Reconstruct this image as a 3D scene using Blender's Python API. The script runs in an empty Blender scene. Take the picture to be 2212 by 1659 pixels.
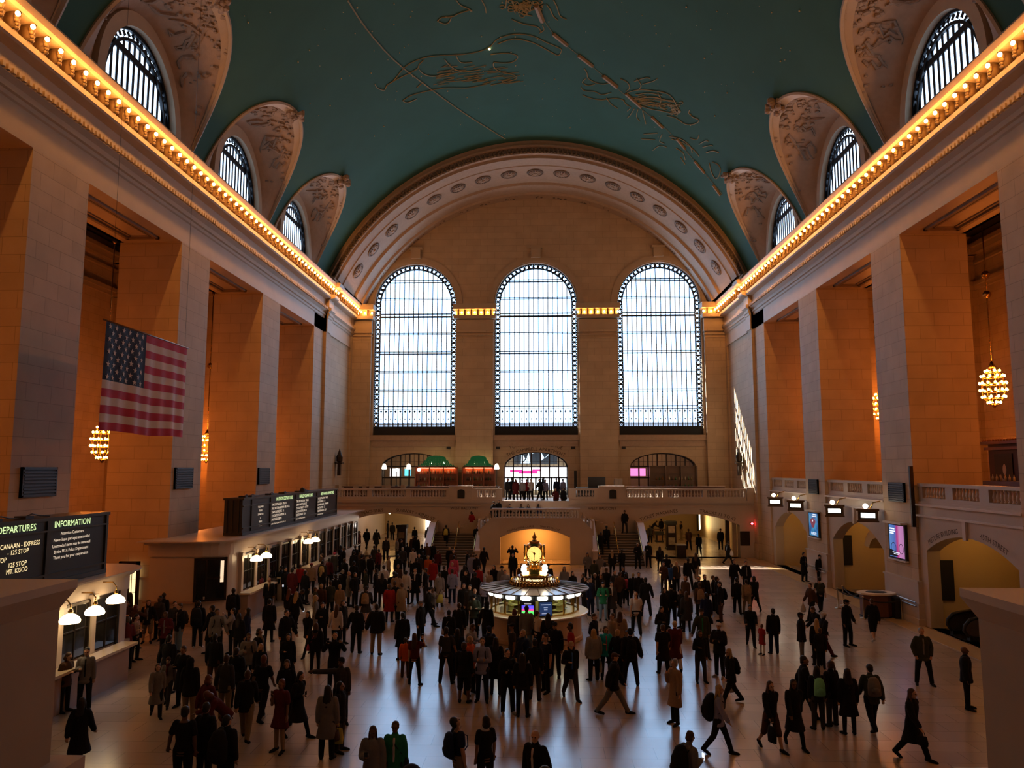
import bpy, bmesh, math, random
from mathutils import Vector, Matrix
random.seed(7)
PI=math.pi; R=math.radians
SC=bpy.context.scene
COL=SC.collection
# ------------------------------------------------------------------ view
F_PX=1650.; CAM_H=7.0; CAM_X=0.3
PITCH=math.atan2(182.5,F_PX); YAW=math.atan2(60*math.cos(PITCH),F_PX)
cam=bpy.data.cameras.new('camera'); co=bpy.data.objects.new('camera',cam); COL.objects.link(co)
cam.sensor_fit='HORIZONTAL'; cam.sensor_width=36; cam.lens=36*F_PX/2212.; cam.clip_end=400
co.location=(CAM_X,0,CAM_H); co.rotation_euler=(PI/2+PITCH,0,YAW)
SC.camera=co
SC.view_settings.view_transform='Standard'; SC.view_settings.look='None'
SC.view_settings.gamma=1; SC.view_settings.use_curve_mapping=False; SC.view_settings.exposure=-0.22
cy=SC.cycles
cy.use_denoising=True; cy.max_bounces=6; cy.diffuse_bounces=3; cy.glossy_bounces=3; cy.transmission_bounces=4
cy.transparent_max_bounces=8; cy.caustics_reflective=False; cy.caustics_refractive=False
cy.sample_clamp_indirect=4.0
_sp,_cp=math.sin(PITCH),math.cos(PITCH); _sy,_cy=math.sin(YAW),math.cos(YAW)
_fw=Vector((-_sy*_cp,_cy*_cp,_sp)); _rt=Vector((_cy,_sy,0)); _up=Vector((_sy*_sp,-_cy*_sp,_cp))
def ray(px,py): return _fw+_rt*((px-1106)/F_PX)+_up*((829.5-py)/F_PX)
EYE=Vector((CAM_X,0,CAM_H))
def at(px,py,x=None,y=None,z=None):
    """the place on a known wall, depth or level that a measured point of the photograph belongs to"""
    r=ray(px,py)
    t=(x-CAM_X)/r.x if x is not None else (y/r.y if y is not None else (z-CAM_H)/r.z)
    return EYE+r*t
# ------------------------------------------------------------------ materials
MATS={}
def mat(name,col,rough=.6,metal=0.,emit=None,es=0.,spec=.5):
    if name in MATS: return MATS[name]
    m=bpy.data.materials.new(name); m.use_nodes=True
    b=m.node_tree.nodes['Principled BSDF']
    b.inputs['Base Color'].default_value=(*col,1); b.inputs['Roughness'].default_value=rough
    b.inputs['Metallic'].default_value=metal; b.inputs['Specular IOR Level'].default_value=spec
    if emit:
        b.inputs['Emission Color'].default_value=(*emit,1); b.inputs['Emission Strength'].default_value=es
    MATS[name]=m; return m
def N(nt,t,**k):
    n=nt.nodes.new(t)
    for a,v in k.items():
        if a.startswith('i_'): n.inputs[a[2:].replace('_',' ')].default_value=v
        else: setattr(n,a,v)
    return n
def noisy(name,c1,c2,scale=3.,rough=.6,metal=0.,detail=4.,bump=0.,spec=.5):
    """two-tone procedural surface"""
    if name in MATS: return MATS[name]
    m=mat(name,c1,rough,metal,spec=spec); nt=m.node_tree; b=nt.nodes['Principled BSDF']
    tc=N(nt,'ShaderNodeTexCoord'); nz=N(nt,'ShaderNodeTexNoise'); nz.inputs['Scale'].default_value=scale; nz.inputs['Detail'].default_value=detail
    mx=N(nt,'ShaderNodeMix',data_type='RGBA'); mx.inputs['A'].default_value=(*c1,1); mx.inputs['B'].default_value=(*c2,1)
    nt.links.new(tc.outputs['Object'],nz.inputs['Vector']); nt.links.new(nz.outputs['Fac'],mx.inputs['Factor']); nt.links.new(mx.outputs['Result'],b.inputs['Base Color'])
    if bump:
        bp=N(nt,'ShaderNodeBump'); bp.inputs['Strength'].default_value=bump; bp.inputs['Distance'].default_value=.05
        nt.links.new(nz.outputs['Fac'],bp.inputs['Height']); nt.links.new(bp.outputs['Normal'],b.inputs['Normal'])
    return m
def stone(name,c,bw=1.35,bh=.62,mortar=.009,var=.045,dark=.55,rough=.7,spec=.3):
    """coursed ashlar: block joints from world x+y and z"""
    if name in MATS: return MATS[name]
    m=mat(name,c,rough,spec=spec); nt=m.node_tree; b=nt.nodes['Principled BSDF']; L=nt.links.new
    tc=N(nt,'ShaderNodeTexCoord'); sx=N(nt,'ShaderNodeSeparateXYZ'); ad=N(nt,'ShaderNodeMath',operation='ADD'); cb=N(nt,'ShaderNodeCombineXYZ')
    L(tc.outputs['Object'],sx.inputs[0]); L(sx.outputs[0],ad.inputs[0]); L(sx.outputs[1],ad.inputs[1]); L(ad.outputs[0],cb.inputs[0]); L(sx.outputs[2],cb.inputs[1])
    br=N(nt,'ShaderNodeTexBrick'); L(cb.outputs[0],br.inputs['Vector'])
    br.inputs['Scale'].default_value=1; br.inputs['Brick Width'].default_value=bw; br.inputs['Row Height'].default_value=bh
    br.inputs['Mortar Size'].default_value=mortar; br.inputs['Mortar Smooth'].default_value=.3
    lo=tuple(v*(1-var) for v in c); hi=tuple(min(1,v*(1+var)) for v in c)
    br.inputs['Color1'].default_value=(*lo,1); br.inputs['Color2'].default_value=(*hi,1); br.inputs['Mortar'].default_value=(*(v*dark for v in c),1)
    nz=N(nt,'ShaderNodeTexNoise'); nz.inputs['Scale'].default_value=.9; nz.inputs['Detail'].default_value=6; L(tc.outputs['Object'],nz.inputs['Vector'])
    mp=N(nt,'ShaderNodeMapRange'); mp.inputs['To Min'].default_value=.8; mp.inputs['To Max'].default_value=1.15; L(nz.outputs['Fac'],mp.inputs['Value'])
    mx=N(nt,'ShaderNodeMix',data_type='RGBA',blend_type='MULTIPLY'); mx.inputs['Factor'].default_value=1
    L(br.outputs['Color'],mx.inputs['A']); L(mp.outputs['Result'],mx.inputs['B']); L(mx.outputs['Result'],b.inputs['Base Color'])
    return m
def glow(name,col,s,base=(.8,.8,.8)):
    return mat(name,base,.5,emit=col,es=s)
def pane_mat(name,col,es,through):
    """daylit glazing: passes part of the sun straight on; an emission stands in for scattered daylight"""
    m=bpy.data.materials.new(name); m.use_nodes=True; nt=m.node_tree; nt.nodes.clear()
    o=N(nt,'ShaderNodeOutputMaterial'); a=N(nt,'ShaderNodeAddShader'); t=N(nt,'ShaderNodeBsdfTransparent'); e=N(nt,'ShaderNodeEmission')
    t.inputs[0].default_value=(through,through,through,1); e.inputs[0].default_value=(*col,1); e.inputs[1].default_value=es
    nt.links.new(t.outputs[0],a.inputs[0]); nt.links.new(e.outputs[0],a.inputs[1]); nt.links.new(a.outputs[0],o.inputs[0])
    MATS[name]=m; return m
def clear_mat(name,tint=(.8,.85,.85),gloss=.12,rough=.05):
    m=bpy.data.materials.new(name); m.use_nodes=True; nt=m.node_tree; nt.nodes.clear()
    o=N(nt,'ShaderNodeOutputMaterial'); a=N(nt,'ShaderNodeMixShader'); t=N(nt,'ShaderNodeBsdfTransparent'); g=N(nt,'ShaderNodeBsdfGlossy')
    t.inputs[0].default_value=(*tint,1); g.inputs['Roughness'].default_value=rough; a.inputs[0].default_value=gloss
    nt.links.new(t.outputs[0],a.inputs[1]); nt.links.new(g.outputs[0],a.inputs[2]); nt.links.new(a.outputs[0],o.inputs[0])
    MATS[name]=m; return m
# ------------------------------------------------------------------ mesh builder
class MB:
    def __init__(s): s.v=[]; s.f=[]; s.m=[]; s.mi=0
    def add(s,vs,fs):
        b=len(s.v); s.v+= [tuple(p) for p in vs]; s.f+=[tuple(b+i for i in f) for f in fs]; s.m+=[s.mi]*len(fs); return s
    def box(s,x0,x1,y0,y1,z0,z1):
        x0,x1=min(x0,x1),max(x0,x1); y0,y1=min(y0,y1),max(y0,y1); z0,z1=min(z0,z1),max(z0,z1)
        return s.add([(x0,y0,z0),(x1,y0,z0),(x1,y1,z0),(x0,y1,z0),(x0,y0,z1),(x1,y0,z1),(x1,y1,z1),(x0,y1,z1)],
            [(0,3,2,1),(4,5,6,7),(0,1,5,4),(1,2,6,5),(2,3,7,6),(3,0,4,7)])
    def obox(s,c,u,v,w,hu,hv,hw):
        c,u,v,w=Vector(c),Vector(u).normalized()*hu,Vector(v).normalized()*hv,Vector(w).normalized()*hw
        P=[c+u*a+v*b+w*d for d in(-1,1) for a,b in((-1,-1),(1,-1),(1,1),(-1,1))]
        return s.add(P,[(0,3,2,1),(4,5,6,7),(0,1,5,4),(1,2,6,5),(2,3,7,6),(3,0,4,7)])
    def prism(s,poly,f0,f1):
        """poly of 2-D points; f0/f1 map (a,b) to the two end faces"""
        n=len(poly); A=[f0(*p) for p in poly]; B=[f1(*p) for p in poly]
        return s.add(A+B,[tuple(range(n))[::-1],tuple(range(n,2*n))]+[(i,(i+1)%n,n+(i+1)%n,n+i) for i in range(n)])
    def ext(s,poly,axis,a,b):
        g={'x':lambda t:(lambda p,q:(t,p,q)),'y':lambda t:(lambda p,q:(p,t,q)),'z':lambda t:(lambda p,q:(p,q,t))}[axis]
        return s.prism(poly,g(a),g(b))
    def tube(s,path,r,n=8,caps=True,flat=1.0):
        """round bar along a path; r one radius or one per point"""
        P=[Vector(p) for p in path]; rr=r if isinstance(r,(list,tuple)) else [r]*len(P)
        rings=[]; up=Vector((0,0,1)); prev=None
        for i,p in enumerate(P):
            d=(P[min(i+1,len(P)-1)]-P[max(i-1,0)])
            d=d.normalized() if d.length>1e-9 else Vector((0,0,1))
            if prev is None:
                a=d.cross(up if abs(d.z)<.9 else Vector((1,0,0))).normalized()
            else:
                a=(prev-d*prev.dot(d)); a=a.normalized() if a.length>1e-6 else d.orthogonal().normalized()
            prev=a; b=d.cross(a)
            rings.append([p+(a*math.cos(2*PI*k/n)+b*math.sin(2*PI*k/n)*flat)*rr[i] for k in range(n)])
        vs=[q for g in rings for q in g]; fs=[]
        for i in range(len(P)-1):
            for k in range(n): fs.append((i*n+k,i*n+(k+1)%n,(i+1)*n+(k+1)%n,(i+1)*n+k))
        if caps: fs+=[tuple(range(n))[::-1],tuple((len(P)-1)*n+k for k in range(n))]
        return s.add(vs,fs)
    def lathe(s,prof,c=(0,0,0),n=16,a0=0.,a1=2*PI,caps=True,sx=1.,sy=1.):
        """profile of (radius,z) turned about z at c"""
        full=abs(a1-a0-2*PI)<1e-6; m=n if full else n+1
        vs=[(c[0]+r*math.cos(a0+(a1-a0)*k/n)*sx,c[1]+r*math.sin(a0+(a1-a0)*k/n)*sy,c[2]+z) for r,z in prof for k in range(m)]
        fs=[]
        for i in range(len(prof)-1):
            for k in range(n): 
                k2=(k+1)%m
                fs.append((i*m+k,i*m+k2,(i+1)*m+k2,(i+1)*m+k))
        if caps and full: fs+=[tuple(range(m))[::-1],tuple((len(prof)-1)*m+k for k in range(m))]
        return s.add(vs,fs)
    def ball(s,c,r,n=10,m=6,sc=(1,1,1)):
        vs=[(c[0],c[1],c[2]-r*sc[2])]+[(c[0]+r*sc[0]*math.sin(PI*i/m)*math.cos(2*PI*k/n),c[1]+r*sc[1]*math.sin(PI*i/m)*math.sin(2*PI*k/n),c[2]-r*sc[2]*math.cos(PI*i/m)) for i in range(1,m) for k in range(n)]+[(c[0],c[1],c[2]+r*sc[2])]
        fs=[(0,1+(k+1)%n,1+k) for k in range(n)]
        for i in range(m-2):
            for k in range(n): fs.append((1+i*n+k,1+i*n+(k+1)%n,1+(i+1)*n+(k+1)%n,1+(i+1)*n+k))
        l=len(vs)-1
        fs+=[(l,1+(m-2)*n+k,1+(m-2)*n+(k+1)%n) for k in range(n)]
        return s.add(vs,fs)
    def grid(s,fn,nu,nv):
        vs=[fn(i/nu,j/nv) for j in range(nv+1) for i in range(nu+1)]
        w=nu+1
        return s.add(vs,[(j*w+i,j*w+i+1,(j+1)*w+i+1,(j+1)*w+i) for j in range(nv) for i in range(nu)])
    def text(s,txt,size,fn,align='CENTER',depth=0.):
        """letters as flat outlines mapped through fn(u,v)"""
        cu=bpy.data.curves.new('t','FONT'); cu.body=txt; cu.size=size; cu.align_x=align; cu.fill_mode='FRONT'; cu.resolution_u=2
        if depth: cu.extrude=depth
        ob=bpy.data.objects.new('t',cu); COL.objects.link(ob)
        me=ob.evaluated_get(bpy.context.evaluated_depsgraph_get()).to_mesh()
        s.add([fn(v.co.x,v.co.y) if not depth else fn(v.co.x,v.co.y,v.co.z) for v in me.vertices],[tuple(p.vertices) for p in me.polygons])
        ob.to_mesh_clear(); bpy.data.objects.remove(ob); bpy.data.curves.remove(cu); return s
    def mesh(s,name,mats,smooth=False):
        me=bpy.data.meshes.new(name); me.from_pydata(s.v,[],s.f)
        for m in (mats if isinstance(mats,(list,tuple)) else [mats]): me.materials.append(m)
        if any(s.m): me.polygons.foreach_set('material_index',s.m)
        if smooth: me.polygons.foreach_set('use_smooth',[True]*len(me.polygons))
        me.update(); return me
    def build(s,name,mats,parent=None,smooth=False,loc=None,rot=None,fix=True):
        me=s.mesh(name,mats,smooth)
        if fix:
            bm=bmesh.new(); bm.from_mesh(me); bmesh.ops.recalc_face_normals(bm,faces=bm.faces); bm.to_mesh(me); bm.free()
        return link(name,me,parent,loc,rot)
def link(name,me,parent=None,loc=None,rot=None):
    o=bpy.data.objects.new(name,me); COL.objects.link(o)
    if parent is not None: o.parent=parent
    if loc is not None: o.location=loc
    if rot is not None: o.rotation_euler=rot
    return o
def tag(o,label,cat=None,group=None,kind=None):
    if label: o['label']=label
    if cat: o['category']=cat
    if group: o['group']=group
    if kind: o['kind']=kind
    return o
def empty(name,label,cat,loc=(0,0,0),rz=0.,group=None):
    o=bpy.data.objects.new(name,None); COL.objects.link(o); o.location=loc; o.rotation_euler=(0,0,rz); o.empty_display_size=.2
    return tag(o,label,cat,group)
def struct(o,label=None): return tag(o,label,None,None,'structure')
def dup(root,loc=None,rz=None,label=None,group=None):
    r=root.copy(); COL.objects.link(r)
    if loc is not None: r.location=loc
    if rz is not None: r.rotation_euler=(0,0,rz)
    if label: r['label']=label
    if group: r['group']=group
    for ch in KIDS(root):
        c=ch.copy(); COL.objects.link(c); c.parent=r
        for g in KIDS(ch):
            d=g.copy(); COL.objects.link(d); d.parent=c
    return r
def KIDS(o): return [c for c in bpy.data.objects if c.parent==o]
# ------------------------------------------------------------------ palette
BUFF=(.47,.345,.225)
M_STONE=stone('buff_limestone',BUFF)
M_PLAIN=noisy('smooth_limestone',(.46,.34,.225),(.38,.28,.185),1.5,.6)
M_PALE=noisy('pale_marble',(.50,.41,.335),(.42,.335,.27),1.2,.4)
M_CARVE=noisy('carved_plaster',(.44,.31,.215),(.33,.225,.155),4,.8,bump=.4)
M_DARKCARVE=noisy('dark_carving',(.20,.14,.10),(.11,.075,.055),7,.8,bump=.5)  # darker brown than the carved plaster, for relief bands and rosettes
M_IRON=mat('black_iron',(.012,.014,.018),.45,.6)
M_BRONZE=noisy('dark_bronze',(.045,.03,.02),(.02,.014,.01),6,.4,.7)
M_BRASS=noisy('polished_brass',(.62,.39,.13),(.45,.26,.07),8,.22,1.)
M_STEEL=mat('brushed_steel',(.5,.5,.5),.3,1.)
M_BLACK=mat('matte_black',(.008,.008,.009),.6)
M_WOOD=noisy('brown_wood',(.13,.055,.025),(.07,.028,.013),5,.4)
BULB=(1.,.40,.085)
# ================================================================== the hall
XL,XR=-17.2,17.4; YE=70.0; YF=61.7; YB=-4.0; ZO=18.05; ZT=22.25
def XS(s): return XL if s<0 else XR
VR,VC=18.8,15.54                       # vault: circle radius and centre height
def vault(x): return VC+math.sqrt(max(0,VR*VR-x*x))
PIERS=[(2.6,5.9),(13.7,17.0),(24.8,28.1),(35.9,39.1),(46.9,50.2)]
BAYS=[(5.9,13.7),(17.0,24.8),(28.1,35.9),(39.1,46.9),(50.2,58.0)]
# ---- floor: polished marble squares
def floor_mat():
    m=mat('polished_marble_floor',(.33,.25,.19),.2); nt=m.node_tree; b=nt.nodes['Principled BSDF']; L=nt.links.new
    tc=N(nt,'ShaderNodeTexCoord'); br=N(nt,'ShaderNodeTexBrick'); br.offset=0.5; L(tc.outputs['Object'],br.inputs['Vector'])
    for k,v in (('Scale',1),('Brick Width',1.25),('Row Height',.75),('Mortar Size',.008)): br.inputs[k].default_value=v
    br.inputs['Color1'].default_value=(.34,.255,.19,1); br.inputs['Color2'].default_value=(.40,.30,.225,1); br.inputs['Mortar'].default_value=(.2,.15,.11,1)
    nz=N(nt,'ShaderNodeTexNoise'); nz.inputs['Scale'].default_value=.6; nz.inputs['Detail'].default_value=5; L(tc.outputs['Object'],nz.inputs['Vector'])
    mp=N(nt,'ShaderNodeMapRange'); mp.inputs['To Min'].default_value=.18; mp.inputs['To Max'].default_value=.30; L(nz.outputs['Fac'],mp.inputs['Value']); L(mp.outputs['Result'],b.inputs['Roughness'])
    L(br.outputs['Color'],b.inputs['Base Color']); b.inputs['Specular IOR Level'].default_value=.75
    return m
struct(MB().box(XL-17,XR+17,YB-1,YE+16,-.3,0).build('floor',floor_mat()),'polished marble concourse floor reflecting the windows')
bd=MB()
for s in (-1,1):
    x=XS(s); bd.box(x,x-s*1.0,YB,YF,0,.012)
struct(bd.build('floor_border',mat('tan_border_marble',(.42,.27,.13),.3)),'tan marble border strip along the floor edges')
# ---- piers
for s in (-1,1):
    for i,(a,b) in enumerate(PIERS):
        x=XS(s); mb=MB().box(x,x+s*3.1,a,b,0,ZO)
        p=struct(mb.build('stone_pier',M_STONE),'square limestone pier on the %s side of the hall'%('left' if s<0 else 'right'))
        pb=MB().box(x-s*.16,x+s*3.26,a-.16,b+.16,0,.95)
        pb.box(x-s*.22,x+s*3.3,a-.22,b+.22,0,.3)
        pb.box(x-s*.10,x+s*3.2,a-.10,b+.10,.95,1.9).box(x-s*.15,x+s*3.2,a-.15,b+.15,1.86,1.95)
        pb.build('plinth',M_PALE,p)
        if s>0 and i>=2:
            rl=MB().tube([(x-.26,a-.1,1.02),(x-.26,b+.1,1.02)],.035).tube([(x-.26,a-.1,.86),(x-.26,b+.1,.86)],.035)
            rl.build('bumper_rail',M_STEEL,p)
# ---- soffit panels between piers
for s in (-1,1):
    for a,b in BAYS:
        x=XS(s); mb=MB()
        for k,(w,d) in enumerate(((.16,.10),(.10,.05))):
            o=.75+k*.28; x0,x1,y0,y1=x+s*o,x+s*(3.1-o),a+o,b-o
            mb.box(x0,x1,y0,y0+w,ZO-d,ZO+.02).box(x0,x1,y1-w,y1,ZO-d,ZO+.02).box(x0,x0+s*w,y0,y1,ZO-d,ZO+.02).box(x1-s*w,x1,y0,y1,ZO-d,ZO+.02)
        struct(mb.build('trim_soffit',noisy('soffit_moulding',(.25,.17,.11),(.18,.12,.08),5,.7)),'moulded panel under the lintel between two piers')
# ---- entablature with bulb cove, swept along each long side
PROF=[(-3.1,ZO),(0,ZO),(0,19.15),(.07,19.2),(.07,19.36),(.16,19.40),(.16,19.52),(.10,19.56),(.10,19.66),(.30,19.80),(.30,20.02),(.12,20.06),(.12,20.72),(.50,20.80),(.58,20.86),(.60,21.06),(.55,21.10),(.28,21.12),(.20,21.42),(.34,21.66),(.80,21.70),(.92,21.78),(1.0,22.0),(.98,22.08),(.62,22.14),(.40,22.6),(.0,22.75),(-3.1,22.75)]
M_ENT=noisy('cornice_limestone',(.46,.345,.23),(.38,.28,.185),1.2,.55)
for s in (-1,1):
    poly=[(XS(s)-s*d,z) for d,z in PROF]
    e=struct(MB().ext(poly,'y',YB,YF).build('trim_cornice_'+('left' if s<0 else 'right'),M_ENT),'deep lit cornice along the %s side of the hall'%('left' if s<0 else 'right'))
    dn=MB(); y=YB
    while y<YF-.2:
        dn.box(XS(s)-s*.1,XS(s)-s*.42,y,y+.13,19.82,20.0); y+=.26
    dn.build('dentil_course',M_ENT,e)
    tf=MB(); y=YB
    while y<YF-.1:
        tf.box(XS(s)-s*.5,XS(s)-s*.62,y,y+.16,22.1,22.3); y+=.33
    tf.build('cresting',M_CARVE,e)
# S-shaped brackets between the bulbs, and the bulbs themselves
SP=.735
def bracket(mb,P):
    # P maps (across, along, z) to world
    for dz,al,ac,r in ((.02,.05,.66,.09),(.12,.0,.70,.08),(.22,-.06,.72,.09),(.33,-.05,.72,.11),(.42,.04,.66,.13),(.5,.10,.55,.10)):
        c=P(ac,al,21.14+dz); mb.ball(c,r,6,4)
    a=P(.25,-.05,21.16); b=P(.72,.05,21.66)
    mb.add([P(.25,-.05,21.12),P(.62,-.05,21.12),P(.62,.05,21.12),P(.25,.05,21.15),P(.25,-.05,21.68),P(.80,-.05,21.68),P(.80,.05,21.68),P(.25,.05,21.68)],[(0,3,2,1),(4,5,6,7),(0,1,5,4),(1,2,6,5),(2,3,7,6),(3,0,4,7)])
M_BRK=noisy('bracket_stone',(.22,.14,.07),(.14,.085,.04),6,.6)
M_BULB=glow('warm_bulb',BULB,170.)
BULBME=None
def bulb_mesh():
    global BULBME
    if BULBME is None:
        mb=MB().ball((0,0,0),.075,8,6,(1,1,1.15))
        BULBME=mb.mesh('cornice_bulb',M_BULB,True)
    return BULBME
NB=0
for s in (-1,1):
    side='left' if s<0 else 'right'
    mb=MB(); y=23.0 if s<0 else 24.4
    yy=[]
    while y<YF-.15: yy.append(y); y+=SP
    for y in yy:
        bracket(mb,lambda ac,al,z,y=y:(XS(s)-s*ac,y+SP/2+al,z))
        o=link('cornice_bulb',bulb_mesh(),None,(XS(s)-s*.97,y,21.38))
        tag(o,'bare warm bulb in the row along the %s cornice'%side,'light bulb','bulbs along the %s cornice'%side)
    y=yy[0]-SP
    while y>2: # bulbs nearer than the frame still light the hall: one continuous strip of lamps
        bracket(mb,lambda ac,al,z,y=y:(XS(s)-s*ac,y+SP/2+al,z))
        o=link('cornice_bulb',bulb_mesh(),None,(XS(s)-s*.97,y,21.38)); tag(o,'bare warm bulb in the row along the %s cornice'%side,'light bulb','bulbs along the %s cornice'%side)
        y-=SP*1.0
    struct(mb.build('trim_bracket_'+side,M_BRK,None,True),'row of scroll brackets between the %s cornice bulbs'%side)
# ---- end bay: side walls, corner pilasters
for s in (-1,1):
    x=XS(s); side='left' if s<0 else 'right'
    w=struct(MB().box(x,x+s*3.1,58.0,YE+.6,0,22.0).build('wall_'+side,M_STONE),'limestone side wall of the far bay')
    pl=MB()
    pl.box(x,x-s*.22,60.6,61.7,0,19.6)                # corner pilaster
    pl.box(x,x-s*.30,60.5,61.8,0,1.2)
    pl.box(x,x-s*.16,69.0,70,4.5,20.5)
    pl.build('pilaster',M_STONE,w)
    # entablature continues along the far bay, nearly as deep
    poly=[(x-s*(d+.12),z) for d,z in PROF]
    MB().ext(poly,'y',61.9,YE).build('cornice',M_ENT,w)
    poly=[(x-s*(d+.3 if d>-1 else d),z) for d,z in PROF]
    MB().ext(poly,'y',60.6,61.9).build('cornice_return',M_ENT,w)
    mb=MB(); y=62.3
    while y<YE-.7:
        bracket(mb,lambda ac,al,z,y=y:(x-s*(ac+.12),y+SP/2+al,z))
        o=link('cornice_bulb',bulb_mesh(),None,(x-s*1.09,y,21.38)); tag(o,'bare warm bulb in the row along the %s cornice'%side,'light bulb','bulbs along the %s cornice'%side)
        y+=SP
    mb.build('scroll_bracket',M_BRK,w,True)
# ---- end wall with three arched windows
WC=(-11.3,0.0,11.4); WW=3.82; WS=10.05; WZ=22.35     # centres, half width, sill, springing
DC=(-11.3,-.05,11.45)
def archpts(c,hw,zs,n=20,rise=None):
    r=hw if rise is None else rise
    return [(c+hw*math.cos(PI*k/n),zs+r*math.sin(PI*k/n)) for k in range(n+1)]
def wall_with_holes(rect,holes,y0,y1,name,m,parent=None):
    """plate in x-z between y0 and y1 with shaped openings, filled by tessellation"""
    from mathutils.geometry import tessellate_polygon
    loops=[[Vector((a,b,0)) for a,b in rect]]+[[Vector((a,b,0)) for a,b in h] for h in holes]
    tris=tessellate_polygon(loops); pts=[p for l in loops for p in l]
    mb=MB()
    mb.add([(p.x,y0,p.y) for p in pts],tris); mb.add([(p.x,y1,p.y) for p in pts],[t[::-1] for t in tris])
    for l in loops:
        n=len(l)
        mb.add([(p.x,y0,p.y) for p in l]+[(p.x,y1,p.y) for p in l],[(i,(i+1)%n,n+(i+1)%n,n+i) for i in range(n)])
    return mb.build(name,m,parent)
holes=[]
for c in WC: holes.append([(c-WW,WS)]+[(c+WW,WS)]+archpts(c,WW,WZ,24))
for c,hw,zs,rise in ((DC[0],2.95,7.2,1.2),(DC[1],2.9,7.2,1.3),(DC[2],2.95,7.2,1.2)):
    holes.append([(c-hw,4.45),(c+hw,4.45)]+archpts(c,hw,zs,12,rise))
WALLE=struct(wall_with_holes([(XL-2,4.4),(XR+2,4.4),(XR+2,35),(XL-2,35)],holes,YE,YE+1.3,'wall_far',M_STONE),'far end wall with three tall arched windows')
# archivolt rings, keystones, sill bands
for i,c in enumerate(WC):
    mb=MB()
    ri,ro=WW+.12,WW+.62
    A=archpts(c,ri,WZ,24); B=archpts(c,ro,WZ,24)
    for k in range(24):
        q=[A[k],A[k+1],B[k+1],B[k]]
        mb.prism(q,lambda a,b:(a,YE+.02,b),lambda a,b:(a,YE-.10,b))
    mb.box(c-.45,c+.45,YE,YE-.35,WZ+WW+.45,WZ+WW+1.45).box(c-.62,c+.62,YE,YE-.42,WZ+WW+1.3,WZ+WW+1.5)
    mb.build('archivolt',M_PLAIN,WALLE)
    MB().box(c-WW-.25,c+WW+.25,YE+.1,YE-.22,9.55,10.02).box(c-WW,c+WW,YE+.1,YE-.1,9.0,9.55).build('sill_band',M_CARVE,WALLE)
# piers between the windows with lit capitals
for (a,b) in ((-7.35,-3.95),(3.95,7.4),(-17.1,-15.3),(15.4,17.3)):
    mb=MB().box(a,b,YE,YE-.45,4.5,20.0)
    mb.box(a-.02,b+.02,YE,YE-.52,18.9,19.0).box(a-.05,b+.05,YE,YE-.58,19.2,19.32).box(a-.08,b+.08,YE,YE-.62,19.5,19.7)
    mb.build('window_pier',M_STONE,WALLE)
    ca=MB().box(a-.05,b+.05,YE,YE-.52,19.7,20.7).box(a-.25,b+.25,YE,YE-1.0,20.75,21.05).box(a-.1,b+.1,YE,YE-.5,21.05,21.6).box(a-.3,b+.3,YE,YE-1.15,21.6,22.1)
    ca.build('capital',M_ENT,WALLE)
    n=max(2,round((b-a)/.6)); bk=MB()
    for k in range(n+1):
        xx=a-.1+(b-a+.2)*k/n
        if k<n: bk.box(xx+.22,xx+.38,YE-.5,YE-.9,21.05,21.6)
        o=link('cornice_bulb',bulb_mesh(),None,(xx,YE-.78,21.32)); tag(o,'bare warm bulb on a lit capital of the far wall','light bulb','bulbs on the far wall capitals')
    bk.build('bracket',M_BRK,WALLE)
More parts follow.
